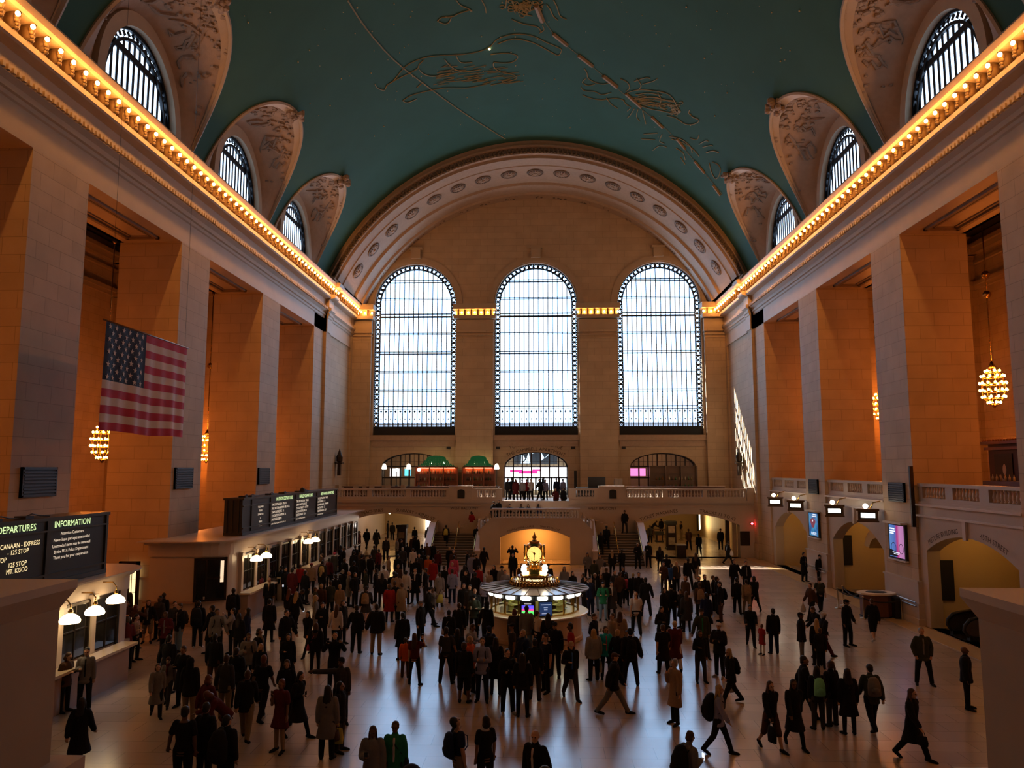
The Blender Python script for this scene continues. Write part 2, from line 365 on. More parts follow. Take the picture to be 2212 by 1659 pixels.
# ---- windows
M_PANE=pane_mat('daylit_pane',(.38,.64,1.0),7.0,.8)
M_FRAME=mat('window_ironwork',(.006,.010,.016),.5,.3)
for i,c in enumerate(WC):
    w=bpy.data.objects.new('window_%d'%(i+1),None); COL.objects.link(w); w.location=(c,YE+.5,WS)
    struct(w,('left','middle','right')[i]+' tall arched window of the far wall, glowing with daylight')
    h=WZ-WS
    def inside(x): # top of the glazing at x
        return h+math.sqrt(max(0,(WW-.42)**2-x*x))
    pts=[(-WW+.05,1.2),(WW-.05,1.2)]+[(WW*.985*math.cos(PI*k/30),h+WW*.985*math.sin(PI*k/30)) for k in range(31)]
    MB().add([(a,.12,b) for a,b in pts],[tuple(range(len(pts)))]).build('pane',M_PANE,w,fix=False)
    fr=MB()
    fr.box(-WW,WW,-.15,.2,0,.68).box(-WW,WW,-.12,.1,.68,.8)
    inn=WW-.46
    nm=15
    for k in range(nm+1):
        x=-inn+2*inn*k/nm; z1=inside(x) if abs(x)<inn-.01 else h
        t=.036 if k not in (0,nm) else .05
        fr.box(x-t,x+t,-.08,.05,.7,z1)
        if 0<k<nm: fr.box(x-t*.6+.03,x+t*.6+.03,.3,.42,.7,z1)
    for zz,t in ((1.0,.05),(2.42,.05),(2.68,.09),(4.05,.07),(4.24,.05),(5.85,.05),(5.98,.05),(7.6,.08),(7.8,.06),(9.45,.04),(9.58,.05),(11.12,.14),(11.4,.08),(12.78,.04),(12.92,.04),(14.42,.07),(14.62,.06)):
        xw=inn if zz<h else math.sqrt(max(.1,(WW-.42)**2-(zz-h)**2))
        fr.box(-xw,xw,-.1,.06,zz-t*.6,zz+t*.6)
    for k in range(nm): # fretwork band low in the lights
        x=-inn+2*inn*(k+.5)/nm
        for dz in (2.2,1.55): fr.lathe([(.03,-.02),(.11,-.02),(.11,.02),(.03,.02)],(0,0,0),8) if False else None
        fr.add([(x+a*.13,-.02,2.2+b*.2) for a,b in ((0,1),(.35,.35),(1,0),(.35,-.35),(0,-1),(-.35,-.35),(-1,0),(-.35,.35))],[tuple(range(8))])
        fr.box(x-.012,x+.012,-.03,0,.8,2.1)
        fr.add([(x+a*.07,-.02,1.5+b*.12) for a,b in ((0,1),(1,0),(0,-1),(-1,0))],[(0,1,2,3)])
    fr.build('mullion_frame',M_FRAME,w)
    bo=MB(); ctr=[]   # ornamental border: chain of rings between two rails
    z=.95
    while z<h: ctr+=[(-WW+.24,z,PI/2),(WW-.24,z,PI/2)]; z+=.44
    na=26
    for k in range(na+1):
        t=PI*k/na; ctr.append(((WW-.24)*math.cos(t),h+(WW-.24)*math.sin(t),t))
    for (x,z,t) in ctr:
        n=10
        bo.add([(x+rr*math.cos(2*PI*q/n),-.03,z+rr*math.sin(2*PI*q/n)) for rr in (.20,.115) for q in range(n)],[(q,(q+1)%n,n+(q+1)%n,n+q) for q in range(n)])
        bo.add([(x+rr*math.cos(2*PI*q/8+t)*.07,-.03,z+rr*math.sin(2*PI*q/8+t)*.07) for q,rr in enumerate((1,.4)*4)],[tuple(range(8))])
    for sx in (-1,1):
        bo.box(sx*WW,sx*(WW-.05),-.12,.1,.7,h); bo.box(sx*(WW-.42),sx*(WW-.5),-.12,.1,.7,h)
        z=.73
        while z<h: # lozenges between rings
            x=sx*(WW-.24); bo.add([(x-.22,-.025,z-.09),(x,-.025,z-.03),(x+.22,-.025,z-.09),(x+.22,-.025,z+.09),(x,-.025,z+.03),(x-.22,-.025,z+.09)],[tuple(range(6))]); z+=.44
    for r0,r1 in ((WW,WW-.06),(WW-.40,WW-.50)):
        A=archpts(0,r0,h,30); B=archpts(0,r1,h,30)
        for k in range(30): bo.prism([A[k],A[k+1],B[k+1],B[k]],lambda a,b:(a,-.1,b),lambda a,b:(a,.1,b))
    for k in range(na):
        t=PI*(k+.5)/na; ca,sa=math.cos(t),math.sin(t)
        def Q(r,u): return (r*ca-u*sa,-.025,h+r*sa+u*ca)
        bo.add([Q(WW-.02,-.09),Q(WW-.24,-.03),Q(WW-.46,-.09),Q(WW-.46,.09),Q(WW-.24,.03),Q(WW-.02,.09)],[tuple(range(6))])
    bo.build('ornamental_border',M_FRAME,w,fix=False)
# ---- the far arch: front ring, coffered soffit with rosettes
def ring(R_,c,n=64,x0=17.45):
    a0=math.acos(min(1,x0/R_)); return [(R_*math.cos(a0+(PI-2*a0)*k/n),c+R_*math.sin(a0+(PI-2*a0)*k/n)) for k in range(n+1)]
RO=(18.8,15.54,17.42); RM=(18.55,14.95,16.9); RI=(18.3,14.6,16.45); RE=(17.66,14.74,16.05)
def ring_xz(spec,t): # t 0..1 along the arch by angle
    R_,c,x0=spec; a0=math.acos(x0/R_); a=a0+(PI-2*a0)*t; return R_*math.cos(a),c+R_*math.sin(a)
def arch_strip(mb,specs,n=72):
    for (s0,y0),(s1,y1) in zip(specs[:-1],specs[1:]):
        mb.grid(lambda u,v:((lambda A,B:(A[0]*(1-v)+B[0]*v,y0*(1-v)+y1*v,A[1]*(1-v)+B[1]*v))(ring_xz(s0,u),ring_xz(s1,u))),n,1)
def mixr(a,b,t): return tuple(p*(1-t)+q*t for p,q in zip(a,b))
arch=MB()
arch_strip(arch,[(RO,YF-.25),(mixr(RO,RI,.30),YF-.25),(mixr(RO,RI,.30),YF-.45),(mixr(RO,RI,.38),YF-.45),(mixr(RO,RI,.40),YF-.15),(mixr(RO,RI,.68),YF-.1),(mixr(RO,RI,.70),YF-.35),(mixr(RO,RI,.82),YF-.35),(mixr(RO,RI,.85),YF),(RI,YF),
   (mixr(RI,RE,.16),YF+1.25),(mixr(RI,RE,.30),YF+1.3),(mixr(RI,RE,.62),YF+4.6),(mixr(mixr(RI,RE,.62),(17.3,14.7,15.7),.35),YF+4.7),(mixr(mixr(RI,RE,.70),(17.3,14.7,15.7),.35),YF+5.3),(mixr(RI,RE,.72),YF+5.4),(mixr(RI,RE,.86),YF+6.8),(mixr(mixr(RI,RE,.9),(17.2,14.7,15.6),.3),YF+6.9),(RE,YE)])
arch.add([],[])
ARCH=struct(arch.build('trim_arch',M_CARVE,None,True),'great moulded arch framing the far window bay')
orn=MB(); n=110
for k in range(n):
    t=(k+.5)/n; x,z=ring_xz(mixr(RO,RI,.53),t); 
    orn.ball((x,YF-.16,z),.17,5,3); x,z=ring_xz(mixr(RO,RI,.46),t+.3/n); orn.ball((x,YF-.2,z),.09,4,3); x,z=ring_xz(mixr(RO,RI,.63),t-.2/n); orn.ball((x,YF-.2,z),.09,4,3)
for k in range(150):
    t=(k+.5)/150; x,z=ring_xz(mixr(RO,RI,.75),t); orn.ball((x,YF-.37,z),.07,4,3)
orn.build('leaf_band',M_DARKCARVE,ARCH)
orn=MB()
for k in range(17): # foliage patches on the inner soffit
    t=(k+.5)/17; 
    for q in range(14):
        tt=t+random.uniform(-.016,.016); y=YF+7.5+random.uniform(-.45,.45); x,z=ring_xz(mixr(RI,RE,(y-YF)/8.3),tt); orn.ball((x,y,z-.02),random.uniform(.08,.16),5,3)
for k in range(120):
    t=(k+.5)/120; x,z=ring_xz(mixr(RI,RE,.66),t); orn.ball((x,YF+5.0+.15*(-1)**k,z-.12),.10,4,3)
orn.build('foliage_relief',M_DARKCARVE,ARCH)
ROS=None
for k in range(17):
    t=.045+.91*k/16; y0=YF+2.6
    if ROS is None:
        mb=MB()
        mb.lathe([(.62,.0),(.66,.08),(.74,.08),(.78,0)],(0,0,0),20,caps=False); mb.lathe([(.0,.02),(.6,.02)],(0,0,0),20,caps=False)
        mb.mi=1
        for q in range(12):
            a=2*PI*q/12; mb.obox((.36*math.cos(a),.36*math.sin(a),.06),(math.cos(a),math.sin(a),0),(-math.sin(a),math.cos(a),0),(0,0,1),.19,.055,.04)
        mb.ball((0,0,.06),.16,8,4)
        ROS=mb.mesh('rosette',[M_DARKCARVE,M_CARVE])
    x,z=ring_xz(mixr(RI,RE,.33),t); x2,z2=ring_xz(mixr(RI,RE,.33),t+.002)
    tx=Vector((x2-x,0,z2-z)).normalized(); nrm=Vector((0,1,0)).cross(tx); 
    if nrm.z>0 : nrm=-nrm
    o=link('rosette',ROS,ARCH); o.matrix_local=Matrix(((tx.x*.95,0,nrm.x,x+nrm.x*.05),(0,1,0,y0),(tx.z*.95,0,nrm.z,z+nrm.z*.05),(0,0,0,1)))
# fill above the arch and behind the vault
# ---- vault with side penetrations
TIPX=14.05; WGR=4.75
def groin_y(ax):   # half width of the leaf-shaped opening at |x|
    u=(17.35-ax)/(17.35-TIPX)
    return WGR*math.sqrt(max(0,1-u*u)) if u<1 else 0
CENT=[9.6,20.7,31.8,42.8,53.4]
edges=[YB]+[(CENT[i]+CENT[i+1])/2 for i in range(4)]+[YF-.2]
def ceiling_mat():
    m=mat('green_vault_paint',(.055,.155,.125),.75,spec=.15); nt=m.node_tree; b=nt.nodes['Principled BSDF']; L=nt.links.new
    tc=N(nt,'ShaderNodeTexCoord'); nz=N(nt,'ShaderNodeTexNoise'); nz.inputs['Scale'].default_value=.35; nz.inputs['Detail'].default_value=6; L(tc.outputs['Object'],nz.inputs['Vector'])
    mx=N(nt,'ShaderNodeMix',data_type='RGBA'); mx.inputs['A'].default_value=(.032,.090,.066,1); mx.inputs['B'].default_value=(.042,.122,.097,1); L(nz.outputs['Fac'],mx.inputs['Factor'])
    L(mx.outputs['Result'],b.inputs['Base Color']); return m
vb=MB()
for i,c in enumerate(CENT):
    y0,y1=edges[i],edges[i+1]
    for s in (-1,1):
        for sd in (-1,1):
            ye=y0 if sd<0 else y1
            def fn(u,v):
                # denser towards the tip so that its round end is smooth
                w=1-(1-v)**2; ax=17.35-(17.35-TIPX)*w
                g=c+sd*groin_y(ax); return (s*ax,g*(1-u)+ye*u,vault(ax))
            vb.grid(fn,6,18)
    a0=math.asin(TIPX/VR)
    vb.grid(lambda u,v:((lambda a:(VR*math.sin(a),y0*(1-v)+y1*v,VC+VR*math.cos(a)))(-a0+2*a0*u)),40,2)
VAULT=struct(vb.build('ceiling',ceiling_mat(),None,True),'green barrel vault painted with gold star figures')
# lunette shells and windows
def ident(i,s): return '%s of the vault, %s'%('left side' if s<0 else 'right side',('behind','nearest','first full','second','farthest')[i])
M_LPANE=pane_mat('lunette_pane',(.55,.74,1.0),4.5,.3)
LW,LH,LZ=3.05,3.75,22.6       # half width, rise, springing of the lunette windows
nw=4
for i,c in enumerate(CENT):
    for s in (-1,1):
        xw=XS(s)+s*.35
        sh=MB()
        def gp(t): # groin point from foot (0) over the tip (1) to the other foot (2)
            sd=-1 if t<=1 else 1; tt=t if t<=1 else 2-t
            w=1-(1-tt)**2; ax=17.35-(17.35-TIPX)*w
            return Vector((s*ax,c+sd*groin_y(ax),vault(ax)-.02))
        def wp(t,r=1.0,xx=None):
            a=PI*(1-t/2); return Vector((xw if xx is None else xx,c+LW*r*math.cos(a),LZ+LH*r*math.sin(a)**.9 if math.sin(a)>0 else LZ))
        def fn(u,v):
            t=2*u; a=wp(t,1.16); b=gp(t); p=a.lerp(b,v); 
            p.z+=.5*math.sin(PI*v)*math.sin(PI*u); return p
        sh.grid(fn,40,8)
        sh.grid(lambda u,v:wp(2*u,1+.16*v,XS(s)+s*(.35-.0*v)),40,1)
        lab='carved plaster lunette shell on the '+ident(i,s)
        S=struct(sh.build('lunette_shell',M_CARVE,None,True),lab)
        rim=MB()
        rim.grid(lambda u,v:(lambda g,a:g.lerp(a,.0 if v==0 else .14)+Vector((0,0,-.06)))(gp(2*u),wp(2*u,1.16)),40,1)
        rim.tube([gp(2*k/40)+Vector((0,0,-.03)) for k in range(41)],.11,5)
        rim.build('groin_rib',M_PLAIN,S)
        rm=MB()
        for k in range(40):
            t0,t1=2*k/40,2*(k+1)/40
            A0,A1,B0,B1=wp(t0,1.0),wp(t1,1.0),wp(t0,1.17),wp(t1,1.17)
            d=Vector((-s*.3,0,0)); rm.add([A0,A1,B1,B0,A0+d,A1+d,B1+d,B0+d],[(4,5,6,7),(0,1,5,4),(3,2,6,7)])
        rm.build('window_surround',M_PLAIN,S)
        ca=MB(); rs=random.Random(i*2+s)
        for q in range(150):   # stucco scrolls, thick at the tip
            u=.5+rs.gauss(0,.17); v=min(.93,abs(rs.gauss(.80,.18))) if q%3 else rs.uniform(.3,.8)
            u=min(.93,max(.07,u)); p=Vector(fn(u,v)); r=rs.uniform(.09,.24)*(1.25 if v>.75 and abs(u-.5)<.1 else .8)
            ca.ball(p+Vector((0,0,-.05)),r,5,3,(1,1,.55))
        tip=gp(1.0)
        for q in range(26): ca.ball(tip+Vector((-s*rs.uniform(-.5,.5),rs.uniform(-.5,.5),rs.uniform(-.4,.05))),rs.uniform(.1,.24),5,3)
        for q in range(16):
            u=.5+rs.uniform(-.33,.33); v=rs.uniform(.35,.9); p=Vector(fn(u,v)); pts=[p]
            for z in range(5): u+=rs.uniform(-.03,.03); v=max(.2,v-.07); pts.append(Vector(fn(u,v))+Vector((0,0,-.04)))
            ca.tube(pts,[.09,.12,.08,.1,.06,.03],5)
        ca.build('stucco_relief',noisy('stucco',(.40,.29,.21),(.20,.14,.10),9,.8),S)
        w=bpy.data.objects.new('window_%d'%nw,None); COL.objects.link(w); nw+=1
        struct(w,'barred lunette window on the '+ident(i,s)); w.location=(xw+s*.12,c,LZ)
        hs=lambda y:LH*max(0,1-(y/LW)**2)**.45
        pts=[(LW*math.cos(PI*k/24),LH*max(0,math.sin(PI*k/24))**.9) for k in range(25)]
        pts=[(a,b) for a,b in pts]+[(-LW,-1.0),(LW,-1.0)]
        MB().add([(s*.05,a,b) for a,b in pts],[tuple(range(len(pts)))]).build('pane',M_LPANE,w,fix=False)
        fr=MB(); nb=13
        for k in range(nb+1):
            y=-LW*.93+2*LW*.93*k/nb; zt=hs(y)*.86
            fr.box(-.015,.015,y-.08,y+.08,-1,max(.1,zt))
        fr.box(-.04,.02,-LW*.95,LW*.95,2.3,2.62).box(-.05,.1,-LW*.7,LW*.7,3.55,3.6)
        A=[(LW*1.0*math.cos(PI*k/24),LH*max(0,math.sin(PI*k/24))**.9) for k in range(25)]; B=[(a*.86,b*.86) for a,b in A]
        for k in range(24):
            P=[A[k],A[k+1],B[k+1],B[k]]
            fr.prism([(A[k][0]*.97,A[k][1]*.97),(A[k+1][0]*.97,A[k+1][1]*.97),(A[k+1][0]*1.02,A[k+1][1]*1.02),(A[k][0]*1.02,A[k][1]*1.02)],lambda a,b:(-.1,a,b),lambda a,b:(.1,a,b))
            fr.prism([(A[k][0]*.84,A[k][1]*.84),(A[k+1][0]*.84,A[k+1][1]*.84),(A[k+1][0]*.88,A[k+1][1]*.88),(A[k][0]*.88,A[k][1]*.88)],lambda a,b:(-.1,a,b),lambda a,b:(.1,a,b))
            mx=(A[k][0]*.93,A[k][1]*.93); fr.add([(-.02,mx[0]+.2*a,mx[1]+.2*b) for a,b in ((1,0),(.4,.4),(0,1),(-.4,.4),(-1,0),(-.4,-.4),(0,-1),(.4,-.4))],[tuple(range(8))])
        fr.build('iron_bars',M_FRAME,w)
# ---- closing walls behind the vault feet, above the cornice and behind the viewer
cw=MB()
for s in (-1,1):
    x=XS(s)+s*.34
    y=YB
    for i,c in enumerate(CENT):
        cw.box(x,x+s*.5,y,c-LW*1.13,22.0,26); y=c+LW*1.13
    cw.box(x,x+s*.5,y,YE+1,22.0,30)
struct(cw.build('wall_attic',M_PLAIN),'plain attic wall behind the vault feet')
struct(MB().box(XL-17,XR+17,YB-1,YB,0,36).build('wall_near',M_STONE),'limestone wall of the near end')
struct(MB().box(XL-17,XR+17,YB,YE+17,36,36.4).box(XL-1.6,XL-1.0,YB,YE+1,26,36).box(XR+1.0,XR+1.6,YB,YE+1,26,36).build('roof',mat('roof_slab',(.1,.1,.1),.9)),'roof over the vault')
# ---- side passages behind the piers
ZP=24.6
for s in (-1,1):
    side='left' if s<0 else 'right'; xi,xo=XS(s)+s*3.1,XS(s)+s*16.
    pw=MB().box(xo,xo+s*.5,YB,58.6,0,ZP).box(xi,xo,58.0,58.6,0,ZP)
    P=struct(pw.build('wall_passage_'+side,M_STONE),'limestone walls of the passage behind the %s piers'%side)
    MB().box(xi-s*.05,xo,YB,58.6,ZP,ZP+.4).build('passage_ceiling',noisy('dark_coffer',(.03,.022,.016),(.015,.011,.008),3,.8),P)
    cm=MB()
    for d,z0,z1 in ((.25,20.4,20.7),(.4,20.7,21.0),(.2,22.4,22.6),(.45,23.1,23.5),(.7,23.5,23.8)):
        cm.box(xo,xo-s*d,YB,58,z0,z1).box(xi,xo,58,58-d,z0,z1)
    cm.build('passage_cornice',M_ENT,P)
    # back face of the entablature
    MB().box(XS(s)+s*2.9,XS(s)+s*3.1,YB,58.,ZO,ZP).build('upper_wall',M_STONE,P)
# ================================================================== far balcony, stairs, side arches, ticket offices
M_CREAM=noisy('cream_passage_wall',(.62,.47,.28),(.55,.41,.24),.8,.5)
M_INSC=mat('cut_lettering',(.07,.045,.03),.8)
ZB=4.4
# ---- baluster / balustrade kit
BALME=MB().lathe([(.075,0),(.075,.05),(.045,.08),(.08,.17),(.085,.22),(.06,.33),(.04,.42),(.055,.47),(.07,.50),(.07,.54)],(0,0,0),8).mesh('baluster',M_PALE,True)
def balustrade(name,label,P,L,z0,zr,secs,thick=.36,group=None,hb=.54,ends=True):
    """P(u,d)->(x,y): u along the run, d across; secs: list of (u0,u1) filled with balusters"""
    t=empty(name,label,'balustrade',(0,0,0),0,group)
    a=P(0,0); ux=Vector(P(1,0))-Vector(a); rz=math.atan2(ux.y,ux.x)
    t.location=(a[0],a[1],z0); t.rotation_euler=(0,0,rz)
    zb=zr-z0-.14; zl=zb-hb
    MB().box(0,L,-thick/2,thick/2,0,zl).box(0,L,-thick/2-.06,thick/2+.06,0,.10).build('base',M_PALE,t)
    MB().box(0,L,-thick/2-.05,thick/2+.05,zb,zb+.14).build('rail',M_PALE,t)
    po=MB(); u=0
    for (p,q) in secs+[(L,L)]:
        if p>u: po.box(u,p,-thick/2,thick/2,zl,zb)
        u=q
    po.build('post',M_PALE,t)
    for (p,q) in secs:
        n=max(1,round((q-p)/.25))
        for k in range(n):
            o=link('baluster',BALME,t,(p+(q-p)*(k+.5)/n,0,zl)); o.scale=(1,1,hb/.54)
    return t
def px2x(px,y): return at(px,1060,y=y).x
# ---- far balcony slab and front wall with two arched openings
A_L=(-15.5,-7.95); A_R=(8.0,16.05)
def seg(x0,x1,zs,zc,n=16):
    c=(x0+x1)/2; h=(x1-x0)/2; d=zc-zs; r=(h*h+d*d)/(2*d)
    return [(c+h*(1-2*k/n),zc-r+math.sqrt(r*r-(h*(1-2*k/n))**2)) for k in range(n+1)]
hol=[[(A[0],0),(A[1],0)]+seg(A[0],A[1],2.55,3.42) for A in (A_L,A_R)]
FW=struct(wall_with_holes([(XL-.1,-.01),(XR+.1,-.01),(XR+.1,4.42),(XL-.1,4.42)],[[(a,max(b,.0)) for a,b in h] for h in hol],YF,YF+.9,'wall_balcony',M_PALE),'pale stone wall below the far balcony with two low arches')
mb=MB().box(XL,-2.6,YF-.16,YF,4.28,4.45).box(2.6,XR,YF-.16,YF,4.28,4.45).box(XL,-2.6,YF-.1,YF,3.98,4.06).box(2.6,XR,YF-.1,YF,3.98,4.06)
mb.build('string_course',M_PALE,FW)
def arc_text(mb,txt,size,cx,cz,r,a,y,span=None):
    """letters along a circle in the x-z plane, a = angle of the middle"""
    def f(u,v):
        th=a-u/r; return (cx+(r+v)*math.sin(th) if False else cx+(r+v)*math.cos(th),y,cz+(r+v)*math.sin(th))
    mb.text(txt,size,f)
def arch_circle(x0,x1,zs,zc):
    h=(x1-x0)/2; d=zc-zs; r=(h*h+d*d)/(2*d); return (x0+x1)/2,zc-r,r
tx=MB()
for A,t1,t2 in ((A_L,'TICKET MACHINES','SUBWAY • 42ND ST'),(A_R,'TICKET MACHINES','TRACKS 11 TO 42')):
    cx,cz,r=arch_circle(*A,2.55,3.42)
    for t,sg in ((t1,-1),(t2,1)):
        arc_text(tx,t,.36,cx,cz,r+.16,PI/2-sg*.235,YF-.012)
for x in (-5.75,5.25): tx.text('WEST BALCONY',.30,lambda u,v,x=x:(x+u,YF-.012,3.74+v))
tx.build('inscription',M_INSC,FW,fix=False)
struct(MB().box(XL-.2,-2.6,YF+.1,YE,3.75,ZB).box(2.6,XR+.2,YF+.1,YE,3.75,ZB).box(-2.6,2.6,63.2,YE,3.75,ZB).build('balcony_floor',M_PALE),'floor slab of the far balcony')
# rails
def run(x0,x1,secpx,label):
    L=x1-x0; secs=[(px2x(a,YF)-x0,px2x(b,YF)-x0) for a,b in secpx]
    return balustrade('balustrade',label,lambda u,d:(x0+u,YF+.05+d),L,4.45,5.42,secs)
run(XL+.2,-7.0,[(655,716),(727,794),(805,877),(887,964)],'marble balustrade on the far balcony, left of the stairs')
run(-5.1,-2.72,[(1032,1071)],'short marble balustrade on the far balcony, just left of the stair opening')
run(2.62,5.0,[(1244,1283)],'short marble balustrade on the far balcony, just right of the stair opening')
run(7.0,XR-.8,[(1351,1431),(1442,1517),(1527,1608)],'marble balustrade on the far balcony, right of the stairs')
for x0,x1,lab in ((-7.0,-5.1,'left'),(5.0,7.0,'right')):
    p=MB().box(x0,x1,YF-.14,YF+.4,4.45,5.52).box(x0-.04,x1+.04,YF-.18,YF+.44,5.52,5.62)
    t=tag(p.build('balcony_pedestal',M_PALE),'solid marble pedestal with a dark arched plaque, %s of the stair opening'%lab,'pedestal')
    c=(x0+x1)/2+(.05 if x0<0 else .1)
    MB().ext([(c-.28,4.62),(c+.28,4.62)]+[(c+.28*math.cos(PI*k/8),5.2+.14*math.sin(PI*k/8)) for k in range(9)],'y',YF-.145,YF-.2).build('plaque',M_BLACK,t)
tag(MB().box(XR-.75,XR,YF-.2,YF+.5,4.45,5.5).build('balcony_pedestal',M_PALE),'plain square pedestal at the right end of the far balcony rail','pedestal')
# ---- double stair: central block with niche, two side flights, upper flight
YS=57.0
nx0,nx1=-2.62,2.5
def topz(x): a=abs(x); return 3.12 if a<=3.25 else 3.12-(a-3.25)*.95
outl=[(-4.15,-.01),(4.15,-.01),(4.15,topz(4.15)),(3.25,3.12),(-3.25,3.12),(-4.15,topz(4.15))]
niche=[(nx0,0),(nx1,0)]+seg(nx0,nx1,1.95,2.58,14)
B=struct(wall_with_holes(outl,[niche],YS,YS+.7,'stair_block',M_PALE),'curved stone stair block with a lit arched niche')
mb=MB().box(-4.15,-3.2,YS+.7,61.7,0,2.2).box(3.2,4.15,YS+.7,61.7,0,2.2).box(-3.9,3.9,YS+.5,61.7,2.75,3.1)
mb.build('platform',M_PALE,B)
MB().box(-3.2,3.2,YS+3.2,YS+3.4,0,2.8).box(-3.25,-3.2,YS+.7,YS+3.2,0,2.8).box(3.2,3.25,YS+.7,YS+3.2,0,2.8).build('niche_lining',M_CREAM,B)
tx=MB(); cx,cz,r=arch_circle(nx0,nx1,1.95,2.58)
arc_text(tx,'DINING CONCOURSE',.20,cx,cz,r+.13,PI/2+.19,YS-.012); arc_text(tx,'TRACKS 101-117',.20,cx,cz,r+.13,PI/2-.19,YS-.012)
tx.build('inscription',M_INSC,B,fix=False)
lp=empty('ceiling_light','warm lamp under the lintel of the stair niche','ceiling light',(0,YS+1.6,2.72))
MB().lathe([(.02,.03),(.30,0),(.27,-.05),(.02,-.07)],(0,0,0),12).build('lens',glow('niche_lamp',(1,.42,.10),240),lp)
bt=balustrade('balustrade','marble balustrade crowning the central stair block',lambda u,d:(-3.25+u,YS+.2+d),6.5,3.12,4.08,[(.15,6.35)])
for s in (-1,1):
    side='left' if s<0 else 'right'
    t=empty('balustrade','sloping marble balustrade at the %s corner of the stair block'%side,'balustrade',(s*3.25,YS+.2,3.12))
    MB().ext([(0,0),(s*.9,-.86),(s*.9,-.6),(0,.26)],'y',-.18,.18).build('base',M_PALE,t)
    MB().ext([(0,.82),(s*.9,-.04),(s*.9,.1),(0,.96)],'y',-.24,.24).build('rail',M_PALE,t)
    for k in range(3): link('baluster',BALME,t,(s*(.16+.26*k),0,.26-(.16+.26*k)*.95))
    MB().box(s*.86,s*1.0,-.18,.18,-1.0,.05).build('post',M_PALE,t)
    # lower flight
    x0,x1=sorted((s*4.45,s*7.85)); st=MB(); n=12
    for k in range(n): st.box(x0,x1,56.5+k*.3,61.7,k*.165,(k+1)*.165)
    f=struct(st.build('stair_flight',noisy('dark_stair_stone',(.12,.09,.07),(.08,.06,.045),3,.5)),'lower stair flight on the %s of the stair block'%side)
    ne=MB()
    for k in range(n): ne.box(x0,x1,56.46+k*.3,56.52+k*.3,(k+1)*.165-.03,(k+1)*.165+.003)
    ne.build('nosing',M_PLAIN,f)
    # parapets
    for xa,xb,nm in ((s*4.15,s*4.45,'inner'),(s*7.85,s*8.25,'outer')):
        zt=lambda y:(1.0+max(0,(y-56.9))*.56)
        poly=[(56.4,0),(61.7,0),(61.7,3.0 if nm=='inner' else 2.75),(60.2,3.0 if nm=='inner' else 2.75),(56.9,1.0),(56.4,1.0)]
        pr=struct(MB().ext(poly,'x',xa,xb).build('stair_parapet',M_PALE),'%s parapet of the %s stair flight'%(nm,side))
        cp=[(56.3,1.0),(56.9,1.0),(60.2,poly[3][1]),(61.7,poly[3][1]),(61.7,poly[3][1]+.08),(60.15,poly[3][1]+.08),(56.88,1.08),(56.3,1.08)]
        MB().ext(cp,'x',xa-s*.05,xb+s*.05).build('coping',mat('light_coping',(.6,.5,.45),.35),pr)
        xr=xb+s*.12 if nm=='inner' else xa-s*.12
        h=MB().tube([(xr,56.3,.75),(xr,56.6,.95),(xr,60.3,2.9),(xr,61.2,2.9)],.03,6)
        for yy in (57,58.5,60): h.tube([(xr,yy,.95+(yy-56.6)*.527),(xb if nm=='inner' else xa,yy,.88+(yy-56.6)*.527)],.015,5)
        tag(h.build('handrail',M_BRASS,None,True),'brass handrail along the %s parapet of the %s stair flight'%(nm,side),'handrail')
    xm=s*6.0
    h=MB().tube([(xm,56.6,.9),(xm,60.1,2.87),(xm,60.4,2.87)],.035,6).tube([(xm,56.6,.9),(xm,56.6,.16)],.03,6).tube([(xm,60.1,2.87),(xm,60.1,1.98)],.03,6).tube([(xm,58.3,1.87),(xm,58.3,.98)],.03,6)
    tag(h.build('handrail',M_BRASS,None,True),'brass handrail up the middle of the %s stair flight'%side,'handrail')
    up=MB()
    for k in range(7): up.box(s*4.15,s*(6.6-k*.34),60.4,61.7,1.98+k*.16,1.98+(k+1)*.16)
    struct(up.build('stair_flight',M_PLAIN),'upper steps from the %s landing to the platform'%side)
st=MB()
for k in range(8): st.box(-2.6,2.6,61.0+k*.28,63.3,3.1+k*.1625,3.1+(k+1)*.1625)
f=struct(st.build('stair_flight',noisy('dark_stair_stone',(.12,.09,.07),(.08,.06,.045),3,.5)),'upper central steps rising to the far balcony')
ne=MB()
for k in range(8): ne.box(-2.6,2.6,60.97+k*.28,61.02+k*.28,3.1+(k+1)*.1625-.03,3.1+(k+1)*.1625+.003)
ne.build('nosing',M_PLAIN,f)
struct(MB().box(-8.2,-2.6,YF+.3,63.2,0,ZB-.02).box(2.6,8.2,YF+.3,63.2,0,ZB-.02).box(-2.6,2.6,63.0,63.2,0,3.6).build('wall_stair',M_PALE),'solid wall behind the stair flights')
